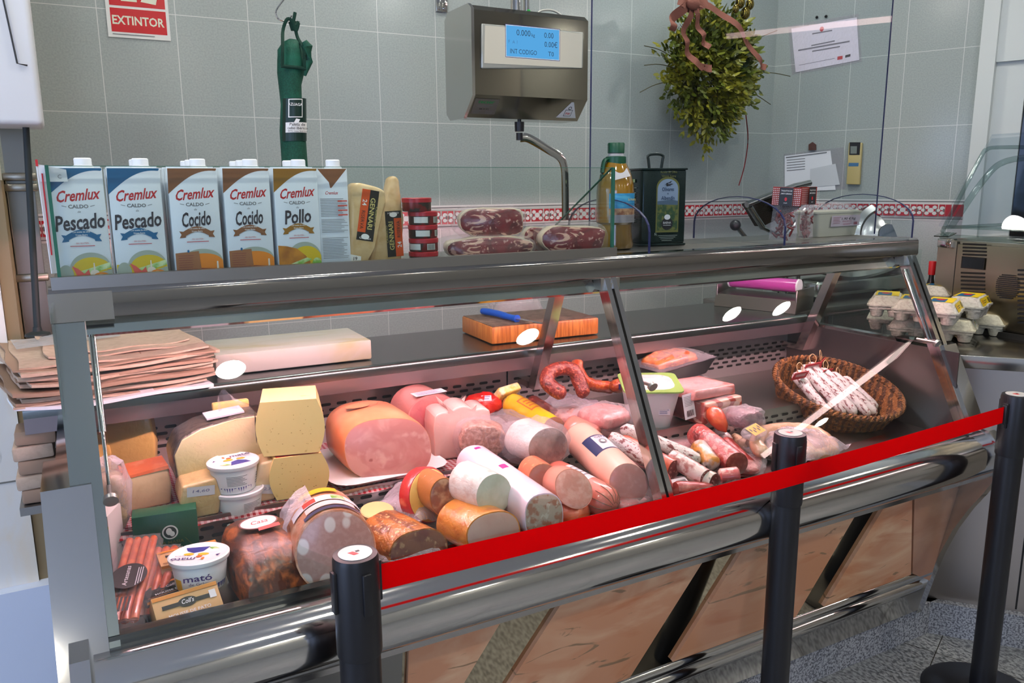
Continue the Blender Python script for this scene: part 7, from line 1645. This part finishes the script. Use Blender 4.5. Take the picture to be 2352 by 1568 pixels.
for pts, rad in (([(FX+.005, ya-.01, zt_+.03), (FX+.20, ya-.01, zt_+.31), (FX+.24, ya-.01, zt_+.345), (FX+.30, ya-.01, zt_+.355), (FX+.55, ya-.01, zt_+.36)], .008), ([(FX+.03, ya-.03, zt_+.05), (FX+.15, ya-.06, zt_+.22), (FX+.26, ya-.08, zt_+.30), (FX+.55, ya-.1, zt_+.32)], .012),
                 ([(FX+.01, ya-.01, zt_+.045), (FX+.55, ya-.01, zt_+.045)], .007), ([(FX+.0, ya-.01, zt_+.012), (FX, yb, zt_+.012)], .010), ([(FX+.02, ya-.02, zt_+.05), (FX+.02, yb, zt_+.05)], .007)):
    fp(MB().tube(smooth_path(pts, 5), rad, 10), 'canopy_frame', fm_)
fp(MB().box2((FX-.012, ya-.06, zt_-.03), (FX+.03, ya-.005, zt_+.005), bev=.003).box((FX-.005, ya-.03, zt_+.02), (.05, .06, .004), MX.Rotation(R_(-15), 3, 'Y')), 'hinge', CHROME)

# ------------------------------------------------------------ slicer on the side table
GLY = 2.72
st_ = T('steel_table', 'stainless steel side table carrying the meat slicer behind the counter', 'table', (3.06, 2.66, 0), R_(0))
MB().box((.0, .0, 1.03), (.86, .50, .04), bev=.004).done('table_top', STEEL_D, st_)
for sx_ in (-.40, .40):
    for sy_ in (-.22, .22): MB().cyl((sx_, sy_, 0), (sx_, sy_, 1.01), .02).done('leg', STEEL_D, st_)
ms = T('meat_slicer', 'large steel meat slicer with a round blade guard and black knob on the side table', 'slicer', (3.05, 2.62, 1.051))
def sp(mb, name, mats, smooth=40): return mb.done(name, mats, ms, smooth, True)
SLS = M('slicer_steel', (176, 178, 176), .2, 1); q = lambda x, y, Y=2.62: at(x, y, Y=Y)
Bx0, Bx1 = q(1830, 690).x, q(2040, 690).x; zb_ = 1.075
sp(MB().box2((Bx0, 2.50, zb_), (Bx1, 2.80, q(1815, 668, 2.5).z+.03), bev=.02, seg=3), 'base', SLS)
for x in (Bx0+.05, Bx1-.05):
    for y in (2.54, 2.76): sp(MB().lathe([(.02, 1.051), (.026, 1.06), (.018, 1.076)], MX.Translation((x, y, 0)), 16), 'foot', BLACKP)
cpt = q(2040, 538); rdisc = 78*mpp(cpt); nrm = V((-.62, -.75, .22)).normalized(); qm = nrm.to_track_quat('Z', 'Y').to_matrix().to_4x4(); qm.translation = cpt
sp(MB().lathe([(rdisc*1.02, -.03), (rdisc*1.05, -.012), (rdisc, .004), (rdisc*.80, .012), (rdisc*.74, .002), (rdisc*.35, .006), (rdisc*.3, .012), (.0001, .013)], qm, 56), 'blade_guard', SLS)
sp(MB().lathe([(rdisc*.30, .012), (rdisc*.28, .020), (.0001, .021)], qm, 32), 'blade_cover', CHROME)
mot = MB().box((0, -.02, -.12), (.17, .19, .15), bev=.03, seg=3).move(qm); sp(mot, 'motor_housing', M('motor_dark', (52, 58, 58), .25, .8))
tray = MB(); ta = [q(x, y, 2.50) for x, y in ((1890, 625), (1960, 636), (2030, 622), (2075, 600), (2105, 570))]
tray.rings([[p_+V((0, 0, -.012)), p_+V((0, 0, .0)), p_+V((0, .20, .03)), p_+V((0, .20, .018))] for p_ in smooth_path(ta, 5)]); sp(tray, 'slice_tray', SLS, 30)
car = MB(); ca = [q(1722, 468), q(1820, 432), q(1850, 470), q(1752, 520)]
dn_ = V((0, .05, 0)); car.rings([[p_ for p_ in ca], [p_+dn_ for p_ in ca]]); sp(car, 'food_carriage', M('carriage_dark', (62, 54, 46), .25, .8), 0)
car = MB().tube([q(1715, 470), q(1770, 448), q(1825, 428), q(1860, 420)], .014, 10).tube([q(1722, 475), q(1752, 522)], .014, 10).tube([q(1752, 522, 2.64), q(1800, 545, 2.64), q(1850, 480, 2.64)], .010, 8); sp(car, 'carriage_frame', SLS)
sp(MB().cyl(q(1692, 520), q(1715, 548), .010).tube([q(1715, 548), q(1750, 575), q(1790, 600)], .012), 'handle_bar', SLS)
sp(MB().ball(q(1689, 517), .024), 'knob', BLACKP); sp(MB().ball(q(1785, 475, 2.60), .022), 'knob', BLACKP)
sp(MB().cyl(q(1800, 700), q(1800, 600), .020).cyl(q(1833, 690), q(1833, 600), .010).lathe([(.05, 0), (.02, .03)], MX.Translation(q(1833, 655)), 20), 'carriage_post', SLS)
bt_ = T('bottle', 'small dark bottle with a red cap beside the fridge, behind the right upright', 'bottle', q(2136, 690, 2.2).xyz*1.0)
p = at(2136, 668, Y=2.02); bt_.matrix_basis = TR((p.x, 2.02, CT+.0)); hh = at(2136, 600, Y=2.02).z-CT
MB().lathe([(.018, 0), (.020, .004), (.020, hh*.55), (.010, hh*.72), (.010, hh*.8)], n=24).done('bottle', BLACKP, bt_); MB().lathe([(.013, hh*.78), (.014, hh*.99), (.012, hh)], n=24).done('cap', RED, bt_)
